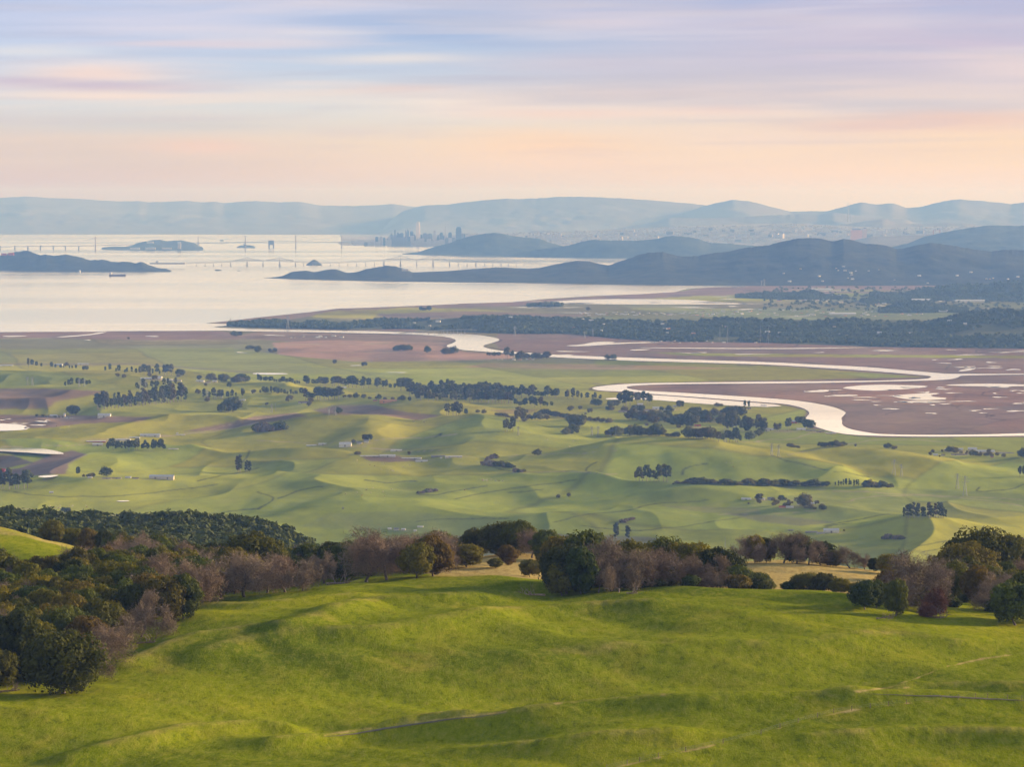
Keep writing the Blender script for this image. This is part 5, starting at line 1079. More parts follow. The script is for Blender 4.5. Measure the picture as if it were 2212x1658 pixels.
 (1951, 1120, 1985, 1120, 7, 31, E_, 'poplar in the first block of the poplar grove'), (1992, 1120, 1999, 1120, 2, 25, E_, 'poplar standing in the gap of the poplar grove'), (2004, 1120, 2044, 1120, 8, 29, E_, 'poplar in the second block of the poplar grove'), (1736, 1096, 1740, 1096, 2, 24, T_, 'conifer towering over the white sheds'), (1770, 1103, 1784, 1103, 3, 15, T_, 'dark tree after the white sheds'), (1738, 1099, 1764, 1102, 5, 5, T_, 'bush of the hedge joining two dark trees'), (1683, 1083, 1698, 1083, 3, 10, T_, 'tree by the white farmhouse'),
 (1903, 1166, 1954, 1166, 6, 8, B_, 'mauve leafless bush on the pale pasture'), (2121, 1168, 2140, 1168, 3, 7, B_, 'dark bush on the lower pasture'), (2156, 1168, 2212, 1169, 6, 7, B_, 'grey bush behind the white roadside house'), (2172, 1184, 2196, 1184, 4, 24, E_, 'dark tree beside the white roadside house'), (2203, 1191, 2214, 1191, 2, 12, T_, 'dark tree below the white drive'),
 (1330, 1172, 1335, 1172, 1, 40, E_, 'bushy blue-grey eucalyptus, taller of the pair behind the crest clump'), (1356, 1172, 1357, 1172, 1, 34, E_, 'bushy blue-grey eucalyptus, lower of the pair behind the crest clump'), (1345, 1130, 1372, 1122, 5, 6, B_, 'bush in the gully above the blue-grey pair'),
 (1148, 663, 1215, 663, 8, 7, T_, 'tree of the tiny marsh island'), (1270, 672, 1271, 672, 1, 7, T_, 'single tree on the far marsh'), (905, 672, 928, 672, 4, 8, T_, 'tree of the dark clump near the bay shore'), (503, 727, 520, 727, 4, 9, T_, 'tree of the clump by the shoreline'), (277, 735, 278, 735, 1, 5, T_, 'tiny tree on the shore field'),
 (860, 1180, 930, 1183, 6, 9, T_, 'dim tree at the hill foot behind the crest'), (1170, 1195, 1240, 1190, 5, 9, T_, 'dim tree in the valley just over the crest'), (136, 1110, 150, 1110, 2, 12, T_, 'rounded tree beside the pink cottage'), (1800, 1145, 1830, 1150, 1, 4, T_, 'small bush at the long white barn')]:
    grove(*a)
# loose trees of the hamlet by the river, the farms and the belt's edge
for n, poly, h, kind, lab in ((46, [(1310, 880), (1480, 892), (1660, 905), (1650, 948), (1500, 940), (1360, 915)], 13, T_, 'loose garden tree of the hamlet between river and green hill'), (14, [(1110, 885), (1290, 880), (1330, 900), (1260, 920), (1120, 915)], 9, T_, 'small tree on the slopes before the river bend'),
                         (12, [(420, 845), (660, 850), (700, 880), (560, 890), (440, 880)], 9, T_, 'small tree around the hedges under the belt'), (18, [(2000, 968), (2190, 972), (2180, 990), (2010, 988)], 7, T_, 'garden tree of the dairy farm'), (16, [(1600, 1078), (1790, 1080), (1790, 1102), (1620, 1095)], 8, T_, 'garden tree by the white farmhouse and sheds'),
                         (8, [(60, 785), (420, 815), (540, 825), (400, 832), (60, 800)], 8, T_, 'small tree on the edge of the plain')):
    xs, ys = [p[0] for p in poly], [p[1] for p in poly]; k = 0
    while k < n:
        x, y = R.uniform(min(xs), max(xs)), R.uniform(min(ys), max(ys))
        if not inpoly(np.array([x]), np.array([y]), poly)[0]: continue
        X, Y, Z = on_valley(x, y); s_ = h * R.uniform(.6, 1.4) * Y / F / 12.5; k += 1
        PLAN.append((h * s_ * .5, kind, R.randrange(99), (X, Y, Z - .4), (s_ * R.uniform(.8, 1.2),) * 2 + (s_,), R.uniform(0, 6.28), lab, 'tree', lab + 's' if False else lab))
# the 290 largest of a kind stand alone, the rest of that kind are one object
for kind in (E_, T_, B_):
    q = sorted([p for p in PLAN if p[1] == kind], key=lambda p: -p[0])
    for p in q[:290]: tree(kind, *p[2:])
    if q[290:]:
        Vs = []
        for p in q[290:]:
            me = PROTO[kind][p[2] % len(PROTO[kind])][1][0][1]; a = np.empty(len(me.vertices) * 3, np.float32); me.vertices.foreach_get('co', a); a = a.reshape(-1, 3) * np.array(p[4])
            c, s_ = math.cos(p[5]), math.sin(p[5]); a = np.stack([a[:, 0] * c - a[:, 1] * s_, a[:, 0] * s_ + a[:, 1] * c, a[:, 2]], 1) + np.array(p[3]); Vs.append(a)
        V = np.concatenate(Vs); me = mesh_np('distant_trees', V, np.arange(len(V)).reshape(-1, 4), M_GUM)
        tag(link('distant_trees', me), 'remaining small %s of the valley groves, too many to count' % ('eucalyptus' if kind == E_ else 'round trees'), 'trees', kind='stuff')
print('valley trees', len(PLAN))
def scatter_on(V, n, t0=0, t1=46, xr=None):
    """random feet on the front slope of a hill mesh"""
    out = []
    for _ in range(n * 3):
        if len(out) >= n: break
        i = R.uniform(t0, t1 - 1.01); j = R.uniform(0, V.shape[1] - 1.01); a, b = int(i), int(j); fi, fj = i - a, j - b
        p = (V[a, b] * (1 - fj) + V[a, b + 1] * fj) * (1 - fi) + (V[a + 1, b] * (1 - fj) + V[a + 1, b + 1] * fj) * fi
        if xr:
            x, y = proj(*p)
            if not xr[0] < x < xr[1]: continue
        out.append(tuple(p))
    return out
M_RIDGE = mat('ridge_leaves', m_leaf([(.075, .095, .030), (.12, .13, .045)], .004, .1))
mass('ridge_trees', [p for p in scatter_on(BLACKPT, 9500) if float(fbm(np.array([p[0] / 330]), np.array([p[1] / 500]), 3)[0]) < .42], M_RIDGE, 'dark trees covering the long low ridge across the river', 'woodland', 7, 12, .42, BL2)
mp = []
for V in MOUNDS: mp += scatter_on(V, int(V.shape[1] * 6))
for i in range(500):
    X, Y, Z = G(R.uniform(1650, 2300), R.uniform(622, 672), 0); mp.append((float(X), float(Y), 0.))
mass('mound_trees', mp, M_RIDGE, 'trees covering the low mounds and gardens around the far town', 'woodland', 7, 12, .42, BL2)

# ------------------------------------------------------------------ farm buildings
def house_mesh(name, w, l, h, rh, mw, mr):
    b = MB(); b.box(-w / 2, w / 2, -l / 2, l / 2, -1.5, h); k = len(b.f)
    b.add([(-w / 2, -l / 2, h), (-w / 2, l / 2, h), (-w / 2, 0, h + rh - .2)], [(0, 2, 1)]); b.add([(w / 2, -l / 2, h), (w / 2, l / 2, h), (w / 2, 0, h + rh - .2)], [(0, 1, 2)])
    k = len(b.f); b.gable(w + .6, l + .8, h - .1, h + rh, 0, .25)
    me = D.meshes.new(name); me.from_pydata(b.v, [], b.f); me.materials.append(mw); me.materials.append(mr)
    for i, p in enumerate(me.polygons): p.material_index = 1 if i >= k else 0
    me.update(); return me
def barn(x0, x1, y, hpx, label, mw=None, mr=None, asp=.5, name='barn', cat='barn', rz=None, doors=1):
    """long side seen from the camera between photo columns x0 and x1, foot at row y"""
    mw = mw or M_WHITE; mr = mr or M_ROOFP
    X, Y, Z = on_valley((x0 + x1) / 2, y); w = (x1 - x0) * Y / F; hh = hpx * Y / F; l = max(w * asp, 8) if w < 40 else max(14, w * asp * .5)
    h = hh * .55; rh = hh * .45
    r = empty(name, (X, Y, Z), R.uniform(-.15, .15) if rz is None else rz); tag(r, label, cat)
    b = MB(); b.box(-w / 2, w / 2, -l / 2, l / 2, -3, h)
    b.add([(-w / 2, -l / 2, h), (-w / 2, l / 2, h), (-w / 2, 0, h + rh - .2)], [(0, 2, 1)]); b.add([(w / 2, -l / 2, h), (w / 2, l / 2, h), (w / 2, 0, h + rh - .2)], [(0, 1, 2)])
    b.obj('wall', mw, r); MB().gable(w + 1, l + 1.2, h - .1, h + rh, 0, .3).obj('roof', mr, r)
    if doors and w > 14:
        d = MB(); n = max(1, int(w / 18))
        for i in range(n):
            c = -w / 2 + w * (i + .5) / n; d.box(c - 1.6, c + 1.6, -l / 2 - .12, -l / 2 + .05, -.5, min(h * .75, 4))
        d.obj('doors' if n > 1 else 'door', M_GREYR, r)
    return r
for a in [
 (212, 239, 901.5, 8, 'white barn at the foot of the slanting windbreak', None, None, .6), (138, 141, 903, 10, 'cream silo tower by the dark farm tree', M_CREAM, M_ROOFP, 1.0, 'silo', 'silo'), (140, 157, 904, 3.5, 'low pale shed beside the silo tower', M_WHITE, M_GREYR), (108, 124, 901, 5, 'pale shed with a mauve roof by the muddy flat', M_CREAM, M_ROOFP),
 (187, 228, 955, 2.5, 'red-walled long shed at the end of the white barns', M_RED, M_ROOFP, .3), (200, 222, 963, 5, 'yellowish cottage in front of the long shed', M_CREAM, M_ROOFP), (233, 282, 951.5, 3, 'long white barn between red shed and white hall', None, None, .3), (280, 302, 947, 3, 'small white barn touching the long one', None, None, .3), (303, 346, 943.5, 6, 'large white open-ended hall, highest of the farm row', None, None, .6), (364, 385, 971, 1.6, 'low white shelter past the long grove'),
 (380, 400, 940.5, 1.6, 'flat white trough shed on the grass above the track'), (381, 385, 938, 3, 'tiny white tent-roofed shed by the flat trough'),
 (323, 376, 1035, 9, 'long grey-white barn alone at the end of the farm road', M_CREAM, M_ROOFP, .35), (271, 283, 1034, 4, 'white shed in the farm yard'), (190, 199, 1033.5, 3, 'yellowish hut behind the leaning tree', M_CREAM), (222, 240, 1034.5, 2.2, 'low grey shed under the solitary dark tree', M_CREAM, M_GREYR), (243, 262, 1034, 2.2, 'low dark shed in the farm yard', M_CREAM, M_GREYR), (286, 300, 1034.5, 2.5, 'brown shed between the yard and the long barn', M_CREAM, M_BROWNR),
 (0, 11, 1020.5, 8, 'red barn at the picture edge', M_RED, M_RED, .8), (107, 115, 1066, 4, 'pale water tank on the pasture', M_CREAM, M_ROOFP), (120, 150, 1118, 3, 'low white sheds by the rounded tree', None, None), (163, 181, 1117, 4, 'pink cottage by the valley road', M_ORANGE, M_BROWNR),
 (733, 759, 964.5, 9, 'big white hall at the end of the two sheds', None, None, .8), (662, 683, 963.5, 2, 'lower of two small white sheds', None, None, .3), (688, 706, 960.5, 2.6, 'upper of two small white sheds', None, None, .3), (786, 796, 956, 6, 'little white house under the dark tree', None, M_GREYR, .9, 'house', 'house'), (771, 782, 959, 4, 'grey-roofed shed between hall and house', M_CREAM, M_GREYR),
 (820, 854, 987, 4.5, 'long pale shed above the brown yard', None, None, .3), (778, 818, 986, 1.8, 'very low white shed before the brown yard', None, None, .15), (868, 905, 991, 1.8, 'low white shed after the brown yard', None, None, .15), (901, 910, 992, 3.5, 'small white hut at the low shed end'), (898, 924, 998, 3.5, 'slanting white tunnel shed below the brown yard', None, None, .3), (844, 868, 975, 3.5, 'white farmhouse with dark openings by the sandy track', None, None, .4, 'house', 'house'),
 (932, 962, 987, 3, 'dark open-sided cattle shed by the pale pens', M_GREYR, M_GREYR, .4), (962, 998, 988, 2.6, 'cluster of pale pens beside the cattle shed', M_CREAM, M_ROOFP, .3), (951, 955, 990.5, 2, 'tiny tan hut below the cattle shed', M_CREAM),
 (820, 857, 870, 6.5, 'terracotta house with long facade under the eucalyptus belt', M_ORANGE, M_ORANGE, .5, 'house', 'house'), (806, 815, 867, 3.5, 'small orange outbuilding near the terracotta house', M_ORANGE, M_BROWNR), (736, 748, 839, 3, 'white roof in the eucalyptus belt', None, None), (645, 672, 871, 3.5, 'red-brown roofed house before the square grove', M_CREAM, M_BROWNR, .5, 'house', 'house'), (509, 530, 866, 3, 'white long house by the hedge', None, None, .3, 'house', 'house'),
 (304, 348, 820, 4, 'long cream barn of the white farm', M_CREAM, M_ROOFP, .3), (333, 350, 816, 3, 'white roof behind the long cream barn'), (352, 372, 822, 3, 'white cottage of the farm under the grove'), (372, 392, 823.5, 2.4, 'low shed at the end of the white farm', M_CREAM, M_GREYR), (424, 441, 825.5, 4, 'white roadside cottage beside the small conifer', None, M_ROOFP, .5, 'house', 'house'), (446, 455, 827, 3, 'brown roadside cottage beside the white one', M_CREAM, M_BROWNR, .5, 'house', 'house'), (459, 469, 826.5, 4.5, 'cream cottage under the round tree', M_CREAM, M_ROOFP, .5, 'house', 'house'),
 (168, 192, 788, 3, 'long pale shed on the edge of the plain', None, None, .3), (117, 135, 790, 4, 'white farm shed beside the dark tree', None, None), (0, 28, 791, 2.5, 'low white sheds at the picture edge of the plain'),
 (1377, 1388, 877, 5.5, 'white house with brown roof under the tall tree', M_CREAM, M_ROOFP, .9, 'house', 'house'), (1410, 1424, 885, 6, 'white gabled house in the hamlet', None, M_ROOFP, .8, 'house', 'house'), (1374, 1412, 888, 3.6, 'long brown-and-white sheds of the hamlet', M_CREAM, M_BROWNR, .3), (1432, 1458, 887, 4, 'white houses behind the dark square-topped tree', None, M_GREYR, .4, 'house', 'house'), (1336, 1360, 891, 4, 'brown house by the curved road', M_CREAM, M_BROWNR, .5, 'house', 'house'), (1454, 1462, 880, 4, 'white cottage near the green bank', None, None, .5, 'house', 'house'),
 (1500, 1514, 922, 4.5, 'pink-roofed house in the dark clump', M_ORANGE, M_RED, .5, 'house', 'house'), (1484, 1494, 926, 4, 'pale house below the dark clump', M_CREAM, M_BROWNR, .5, 'house', 'house'), (1610, 1622, 885, 4, 'house between the tall pair and the marsh', M_CREAM, M_BROWNR, .5, 'house', 'house'), (1648, 1662, 932, 7, 'white shed at the crowded end of the grove'),
 (1643, 1656, 877, 2, 'white boat shed on the marsh bank'), (1709, 1722, 915, 7, 'brown barn with a pale slanting roof at the landing', M_RED, M_ROOFP, .6), (1721, 1740, 930, 5, 'white warehouse on the landing', None, M_ROOFP), (1655, 1672, 930, 4.5, 'white shack by the river landing'), (1740, 1762, 932, 3, 'grey shack row on the landing', M_CREAM, M_GREYR, .3), (1763, 1781, 934.5, 3, 'brown shack row at the tip of the landing', M_CREAM, M_BROWNR, .3), (1784, 1806, 938, 2.6, 'low boat houses at the end of the landing', M_ORANGE, M_ROOFP, .3),
 (2091, 2110, 973.5, 6.5, 'tall grey-roofed barn of the dairy farm', M_CREAM, M_ROOFP, .8), (2108, 2148, 977.5, 5, 'longest pale-roofed barn of the dairy farm', None, M_ROOFP, .5), (2066, 2080, 973, 4.5, 'white gable barn before the tall one'), (2040, 2052, 974, 4, 'white shed first in the dairy farm', None, None), (2016, 2026, 984.5, 3.5, 'white cottage below the dairy farm', None, M_ROOFP, .6, 'house', 'house'), (2034, 2041, 985, 3.5, 'second white cottage below the dairy farm', None, M_BROWNR, .6, 'house', 'house'), (2055, 2090, 984, 3, 'long low brown sheds of the dairy farm', M_CREAM, M_BROWNR, .3), (2150, 2190, 980, 2.2, 'feed troughs and pens beyond the longest barn', M_CREAM, M_GREYR, .2), (2140, 2146, 989, 3.5, 'orange hut below the longest barn', M_ORANGE, M_BROWNR),
 (1658, 1672, 1081, 6.5, 'white farmhouse with grey roof', None, M_GREYR, .6, 'house', 'house'), (1640, 1652, 1080, 4, 'small white house left of the grey-roofed farmhouse', None, M_ROOFP, .6, 'house', 'house'), (1602, 1622, 1080, 4, 'pair of white trailers at the farm entrance', None, M_ROOFP, .3), (1722, 1733, 1091, 5, 'white shed under the towering conifer', None, None), (1750, 1764, 1090, 4.5, 'white shed past the towering conifer', None, None), (1683, 1696, 1097, 4, 'red-orange shed by the road', M_ORANGE, M_RED), (1698, 1714, 1097.5, 4, 'white awning shed next to the red-orange one', None, None),
 (1779, 1812, 1151, 9, 'long white barn on the pale pasture', None, None, .35), (1765, 1781, 1154, 4, 'small white shed in front of the long white barn', M_WHITE, M_GREYR, .5), (1740, 1765, 1151, 3, 'blue-grey low shed beside the small white one', M_GREYR, M_GREYR, .4), (1703, 1714, 1147, 2.5, 'dark hut at the far end of the barn track', M_GREYR, M_GREYR),
 (2159, 2173, 1179.5, 6.5, 'white roadside house by the dark trees', None, M_ROOFP, .7, 'house', 'house'), (2200, 2212, 1176, 4, 'white roof at the picture edge beyond the dark trees', None, None),
 (851, 862, 1146, 5, 'white farmhouse with blue-grey roof over the crest', None, M_GREYR, .6, 'house', 'house'), (868, 876, 1146, 4, 'yellowish shed beside the blue-grey roof', M_CREAM, M_ROOFP), (838, 845, 1144, 3, 'small white hut before the blue-grey roof'), (894, 900, 1148, 2.5, 'small white box after the yellowish shed'), (902, 914, 1139.5, 2.5, 'pale tunnel shed at the creek junction'), (740, 742, 1100, 4, 'dark water tower box on the ridge pasture', M_GREYR, M_GREYR)]:
    barn(*a)
def dot_houses(pts, name, labf, wr=(9, 18), near=False, grp=None, hs=(3.0, 5)):
    ms = [house_mesh(name, R.uniform(*wr), R.uniform(7, 11), R.uniform(*hs), 2.4, w, r) for w, r in ((M_WHITE, M_ROOFP), (M_WHITE, M_GREYR), (M_CREAM, M_ROOFP), (M_CREAM, M_BROWNR), (M_WHITE, M_ROOFP), (M_ORANGE, M_GREYR))]
    for i, p in enumerate(pts):
        o = link(name, ms[R.randrange(6)], None, p); o.rotation_euler = (0, 0, R.uniform(-.8, .8)); k_ = R.uniform(.45, .95); o.scale = (k_, k_, k_); tag(o, labf, 'house', grp)
def flat(n, x0, x1, y0, y1): return [tuple(float(v) for v in G(R.uniform(x0, x1), R.uniform(y0, y1), 0)) for _ in range(n)]
town = flat(60, 1250, 1500, 675, 682) + flat(80, 1500, 2010, 670, 685)
dot_houses(town, 'town_house', 'small pale house of the low town on the plain behind the dark ridge', (12, 26), grp='houses of the low town')
dot_houses(flat(26, 1660, 1795, 646, 651), 'town_house', 'white house in the bright row behind the wooded mound', (16, 34), grp='houses of the bright row')
dot_houses(flat(30, 1885, 1990, 652, 661) + flat(26, 2000, 2212, 646, 652), 'town_house', 'pink and white house of the far suburb below the blue hills', (14, 34), grp='houses of the far suburb')
dot_houses(flat(40, 1420, 1690, 736, 741.5), 'waterside_house', 'pale house in the row at the foot of the dark ridge', (10, 18), grp='houses at the foot of the ridge')
dot_houses([(a, b, c + 7) for a, b, c in scatter_on(BLACKPT, 34, 12, 42, (880, 2100))], 'ridge_house', 'pale house among the trees of the long dark ridge', (14, 30), grp='houses on the dark ridge', hs=(6, 9))
dot_houses(flat(12, 625, 740, 727, 731) + flat(8, 1055, 1160, 777, 779), 'plain_shed', 'pale shed scattered on the plain near the water', (12, 30), grp='sheds near the water')
dot_houses([(a, b, c + 2) for a, b, c in scatter_on(PEDRO, 42, 3, 18, (1690, 2200))], 'hillside_house', 'white house low on the blue wooded hills', (18, 34), grp='houses on the blue hills', hs=(6, 9))
# two long pale warehouses and the far white greenhouses
for x, y, w, lab in ((2095, 652, 62, 'longest white warehouse of the far suburb'), (2045, 674.5, 48, 'wide white warehouse at the foot of the wooded mound'), (1820, 680.5, 56, 'white warehouse roof in the low town'), (1790, 641, 60, 'thin white line of greenhouses'), (1775, 627, 44, 'far white greenhouse roof'), (1990, 650, 40, 'pale shed roof of the far suburb')):
    X, Y, Z = (float(v) for v in G(x, y, 0)); w = w * Y / F
    r = empty('warehouse', (X, Y, Z)); tag(r, lab, 'warehouse'); MB().box(-w / 2, w / 2, -40, 40, 0, 8).obj('wall', M_WHITE, r); MB().gable(w + 2, 82, 8, 12, 0, .5).obj('roof', M_ROOFP, r)
# ------------------------------------------------------------------ the city across the bay
M_T1 = M_paint('tower_blue_glass', (.03, .04, .06), .5); M_T2 = M_paint('tower_stone', (.16, .13, .12)); M_T3 = M_paint('tower_pale', (.48, .41, .36)); M_T4 = M_paint('tower_dark', (.03, .025, .03), .5)
M_SUNNY = mat('tower_mirror_glass', base=(.62, .52, .45), rough=.35, metal=.4)
CD = 49700.0; PX = CD / F
def tower(x0, x1, yt, label, m=None, style='box', cat='tower', d=CD, name='office_tower', yb=532.5):
    m = m or R.choice([M_T1, M_T2, M_T2, M_T3]); X, Y, Z = P((x0 + x1) / 2, yt, d); px = d / F
    w = (x1 - x0) * px; h = float(Z); X = float(X); g = 2.0
    r = empty(name, (X, float(d), g)); tag(r, label, cat)
    l = w * R.uniform(.8, 1.1); b = MB()
    if style == 'box':
        b.box(-w / 2, w / 2, -l / 2, l / 2, -15, h * .93); b.obj('body', m, r); MB().box(-w * .36, w * .36, -l * .36, l * .36, h * .93, h).obj('roof_block', M_T2, r)
    elif style == 'round':                                   # tapering tower with a rounded glowing top
        n = 16; V = []; zs = [-15, h * .3, h * .6, h * .8, h * .9, h * .96, h]; ks = [1, 1, .95, .84, .72, .56, .40]
        for z, k in zip(zs, ks):
            for i in range(n):
                t = 2 * math.pi * i / n; q = 1 / max(abs(math.cos(t)), abs(math.sin(t))); q = 1 + (q - 1) * .55
                V.append((math.cos(t) * w / 2 * k * q, math.sin(t) * w / 2 * k * q, z))
        Fs = [(a * n + i, a * n + (i + 1) % n, (a + 1) * n + (i + 1) % n, (a + 1) * n + i) for a in range(6) for i in range(n)] + [tuple(range(6 * n, 7 * n))]
        b.add(V, Fs); b.obj('body', M_SUNNY, r); MB().box(-w * .62, w * .62, -w * .5, w * .5, -15, h * .12).obj('podium', M_T2, r)
    elif style == 'spire':
        b.box(-w / 2, w / 2, -w / 2, w / 2, -15, h * .82, w * .40, w * .40); b.obj('body', M_T3, r); MB().bar((0, 0, h * .8), (0, 0, h), w * .13, .5).obj('spire', M_T2, r)
    elif style == 'crown':
        b.box(-w / 2, w / 2, -l / 2, l / 2, -15, h * .90, w * .04, w * .04); b.obj('body', m, r); MB().box(-w * .42, w * .42, -l * .42, l * .42, h * .90, h, w * .12, w * .12).obj('crown', m, r)
    elif style == 'slant':
        b.add([(-w / 2, -l / 2, -15), (w / 2, -l / 2, -15), (w / 2, l / 2, -15), (-w / 2, l / 2, -15), (-w / 2, -l / 2, h), (w / 2, -l / 2, h * .88), (w / 2, l / 2, h * .88), (-w / 2, l / 2, h)],
              [(0, 3, 2, 1), (4, 5, 6, 7), (0, 1, 5, 4), (1, 2, 6, 5), (2, 3, 7, 6), (3, 0, 4, 7)]); b.obj('body', m, r); MB().box(-w * .3, 0, -l * .3, l * .3, h * .85, h * 1.03).obj('roof_block', M_T2, r)
    elif style == 'step':
        b.box(-w / 2, w / 2, -l / 2, l / 2, -15, h * .7); b.obj('body', m, r); MB().box(-w * .33, w * .33, -l * .33, l * .33, h * .7, h).obj('upper_body', m, r)
U = lambda u: 775.8 + u * .12525
Vv = lambda v: 454.4 + v * .12525
for u0, u1, v, lab, m, st in [
 (278, 332, 458, 'small dark blue tower, first of the separate pair at the waterfront', M_T1, 'box'), (350, 405, 458, 'pale tower between two small dark blue ones', M_T3, 'box'), (413, 455, 470, 'small dark blue tower after the pale one', M_T1, 'crown'),
 (490, 548, 450, 'short pale tower with a dark cap', M_T3, 'step'), (545, 590, 405, 'greyish shoulder tower left of the cube-topped one', M_T2, 'slant'), (596, 642, 338, 'slender tower with a dark cube on top', M_T2, 'step'),
 (655, 705, 385, 'grey tower first in the broad block', M_T1, 'slant'), (700, 768, 392, 'broad grey slab in the middle of the skyline', M_T1, 'box'), (795, 828, 345, 'tall thin tower, first of the leaning-topped pair', M_T2, 'slant'), (830, 858, 328, 'tall thin tower, second of the leaning-topped pair', M_T1, 'slant'),
 (876, 936, 360, 'dark glass tower next to the round-topped tallest one', M_T1, 'box'), (882, 946, 425, 'pale tower in front of the dark glass one', M_T3, 'box'), (978, 1054, 196, 'tallest round-topped tower catching the sun', M_SUNNY, 'round'),
 (950, 1002, 440, 'pale block at the foot of the tallest tower', M_T2, 'box'), (1052, 1098, 425, 'grey tower just after the tallest one', M_T1, 'step'), (1096, 1180, 398, 'broad flat-topped slab after the tallest tower', M_T2, 'box'), (1182, 1262, 402, 'second broad flat-topped slab', M_T2, 'box'),
 (1270, 1335, 352, 'warm stone tower with stepped top', M_T3, 'step'), (1340, 1380, 450, 'low grey tower in the dip', M_T1, 'box'), (1385, 1448, 385, 'blue-grey tower with rounded cap', M_T1, 'crown'), (1462, 1506, 252, 'white pyramid tower with needle', M_T3, 'spire'),
 (1535, 1600, 382, 'blue-grey tower after the pyramid', M_T1, 'crown'), (1606, 1655, 432, 'pale apartment tower before the widest dark one', M_T3, 'step'), (1663, 1768, 290, 'massive dark brown-blue tower, widest of the skyline', M_T4, 'crown'), (1768, 1800, 400, 'grey tower touching the massive dark one', M_T2, 'box'),
 (1803, 1830, 404, 'second grey tower after the massive dark one', M_T1, 'box'), (1836, 1878, 405, 'white striped hotel tower', M_T3, 'box'), (1886, 1900, 398, 'thin white tower on the hill edge', M_T3, 'box')]:
    tower(U(u0), U(u1), Vv(v), lab, m, st)
for i, (u0, u1, v) in enumerate([(80, 150, 552), (150, 262, 548), (275, 345, 540), (480, 560, 505), (560, 640, 500), (640, 770, 470), (778, 890, 540), (770, 830, 470), (925, 985, 520), (985, 1030, 500), (1030, 1120, 480), (1115, 1165, 542), (1165, 1240, 490), (1245, 1300, 530), (1300, 1380, 515), (1380, 1460, 500), (1480, 1540, 480), (1540, 1600, 470), (1600, 1660, 470)]):
    tower(U(u0), U(u1), Vv(v), 'lower pale block at the foot of the skyline, %s from the left' % ordn(i), R.choice([M_T2, M_T3, M_T3]), 'box', 'building', CD - 350, 'city_block')
for i in range(26):
    u = 480 + i * 44 + R.uniform(-14, 14); w = R.uniform(30, 62); v = R.uniform(405, 500)
    tower(U(u), U(u + w), Vv(v), 'mid-height hazy tower filling the skyline, %s from the left' % ordn(i), R.choice([M_T1, M_T2, M_T1, M_T3]), R.choice(['box', 'step', 'crown', 'slant']), 'tower', CD + 250, 'office_tower')
_tm = [house_mesh('city_building', w, 30, h, 5, M_T3 if i % 3 else M_T2, M_T2) for i, (w, h) in enumerate([(40, 26), (60, 30), (30, 45), (80, 24), (25, 60), (50, 38)])]
cb = []
for n, x0, x1, t0, t1, where in ((60, 1108, 1290, 4, 34, 'between the two islands of hills'), (60, 1330, 1640, 8, 36, 'above the far peninsula hills'), (70, 1660, 1960, 6, 36, 'behind the highest blue hill'), (40, 1980, 2200, 14, 38, 'towards the ocean side')):
    for p in scatter_on(CITYV, n, t0, t1, (x0, x1)):
        o = link('city_building', _tm[R.randrange(6)], None, (p[0], p[1], p[2] + 1)); s = R.uniform(.6, 1.5); o.scale = (s, s, s); o.rotation_euler = (0, 0, R.uniform(-.7, .7))
        tag(o, 'pale building of the far city %s' % where, 'building', 'buildings of the far city %s' % where)
for i, x in enumerate((1144, 1152, 1158, 1168, 1178)): tower(x - 2.4, x + 2.4, 503 + (i % 3) * 3, 'tower block on the flank of the pale city hill, %s from the left' % ordn(i), M_T3, 'box', 'building', 50300, 'tower_block')
V = []; Fs = []; rs = np.random.RandomState(4); cp = scatter_on(CITYV, 2600, 3, 44, (760, 2212))
for k, (x, y, z) in enumerate(cp):
    w, l, h = rs.uniform(9, 24), 14, rs.uniform(8, 20); c = k * 8
    V += [(x + a * w, y + b * l, z + (h if t else -6)) for t in (0, 1) for a, b in ((-1, -1), (1, -1), (1, 1), (-1, 1))]
    Fs += [(c, c + 1, c + 5, c + 4), (c + 1, c + 2, c + 6, c + 5), (c + 2, c + 3, c + 7, c + 6), (c + 3, c, c + 4, c + 7), (c + 4, c + 5, c + 6, c + 7)]
me = D.meshes.new('city_houses'); me.from_pydata(V, [], Fs); me.update(); me.materials.append(M_T3)
tag(link('city_houses', me), 'uncountable pale houses spread over the far city slopes', 'houses', kind='stuff')
# hospital blocks on the dark far hill
tower(1838, 1862, 495, 'pink hospital slab on the far slope', M_ORANGE, 'box', 'building', 50500, 'hospital', 507)
tower(1864, 1872, 492, 'upright end block of the pink hospital', M_T3, 'box', 'building', 50550, 'hospital')
# far mast with three legs
X, Y, Z = P(1833, 479, 52500); r = empty('broadcast_tower', (float(X), float(Y), float(Z))); tag(r, 'tall three-legged broadcast mast standing on the far ridge', 'mast')
hh = (479 - 438) * 52500 / F; b = MB()
for i in range(3):
    t = 2.1 * i; c, s = math.cos(t), math.sin(t); b.bar((c * 30, s * 30, 0), (c * 12, s * 12, hh * .6), 5, 4); b.bar((c * 12, s * 12, hh * .6), (c * 22, s * 22, hh * .78), 4, 3)
b.obj('legs', M_PYL, r); b = MB()
for i in range(3):
    t = 2.1 * i; c, s = math.cos(t), math.sin(t); b.bar((c * 22, s * 22, hh * .78), (c * 22, s * 22, hh), 3, 1.5)
    for z in (.2, .4, .6, .78): k = 30 - 18 * min(1, z / .6) + (8 if z > .6 else 0); t2 = t + 2.1; b.bar((c * k, s * k, hh * z), (math.cos(t2) * k, math.sin(t2) * k, hh * z), 3)
b.obj('antennas', M_PYL, r)

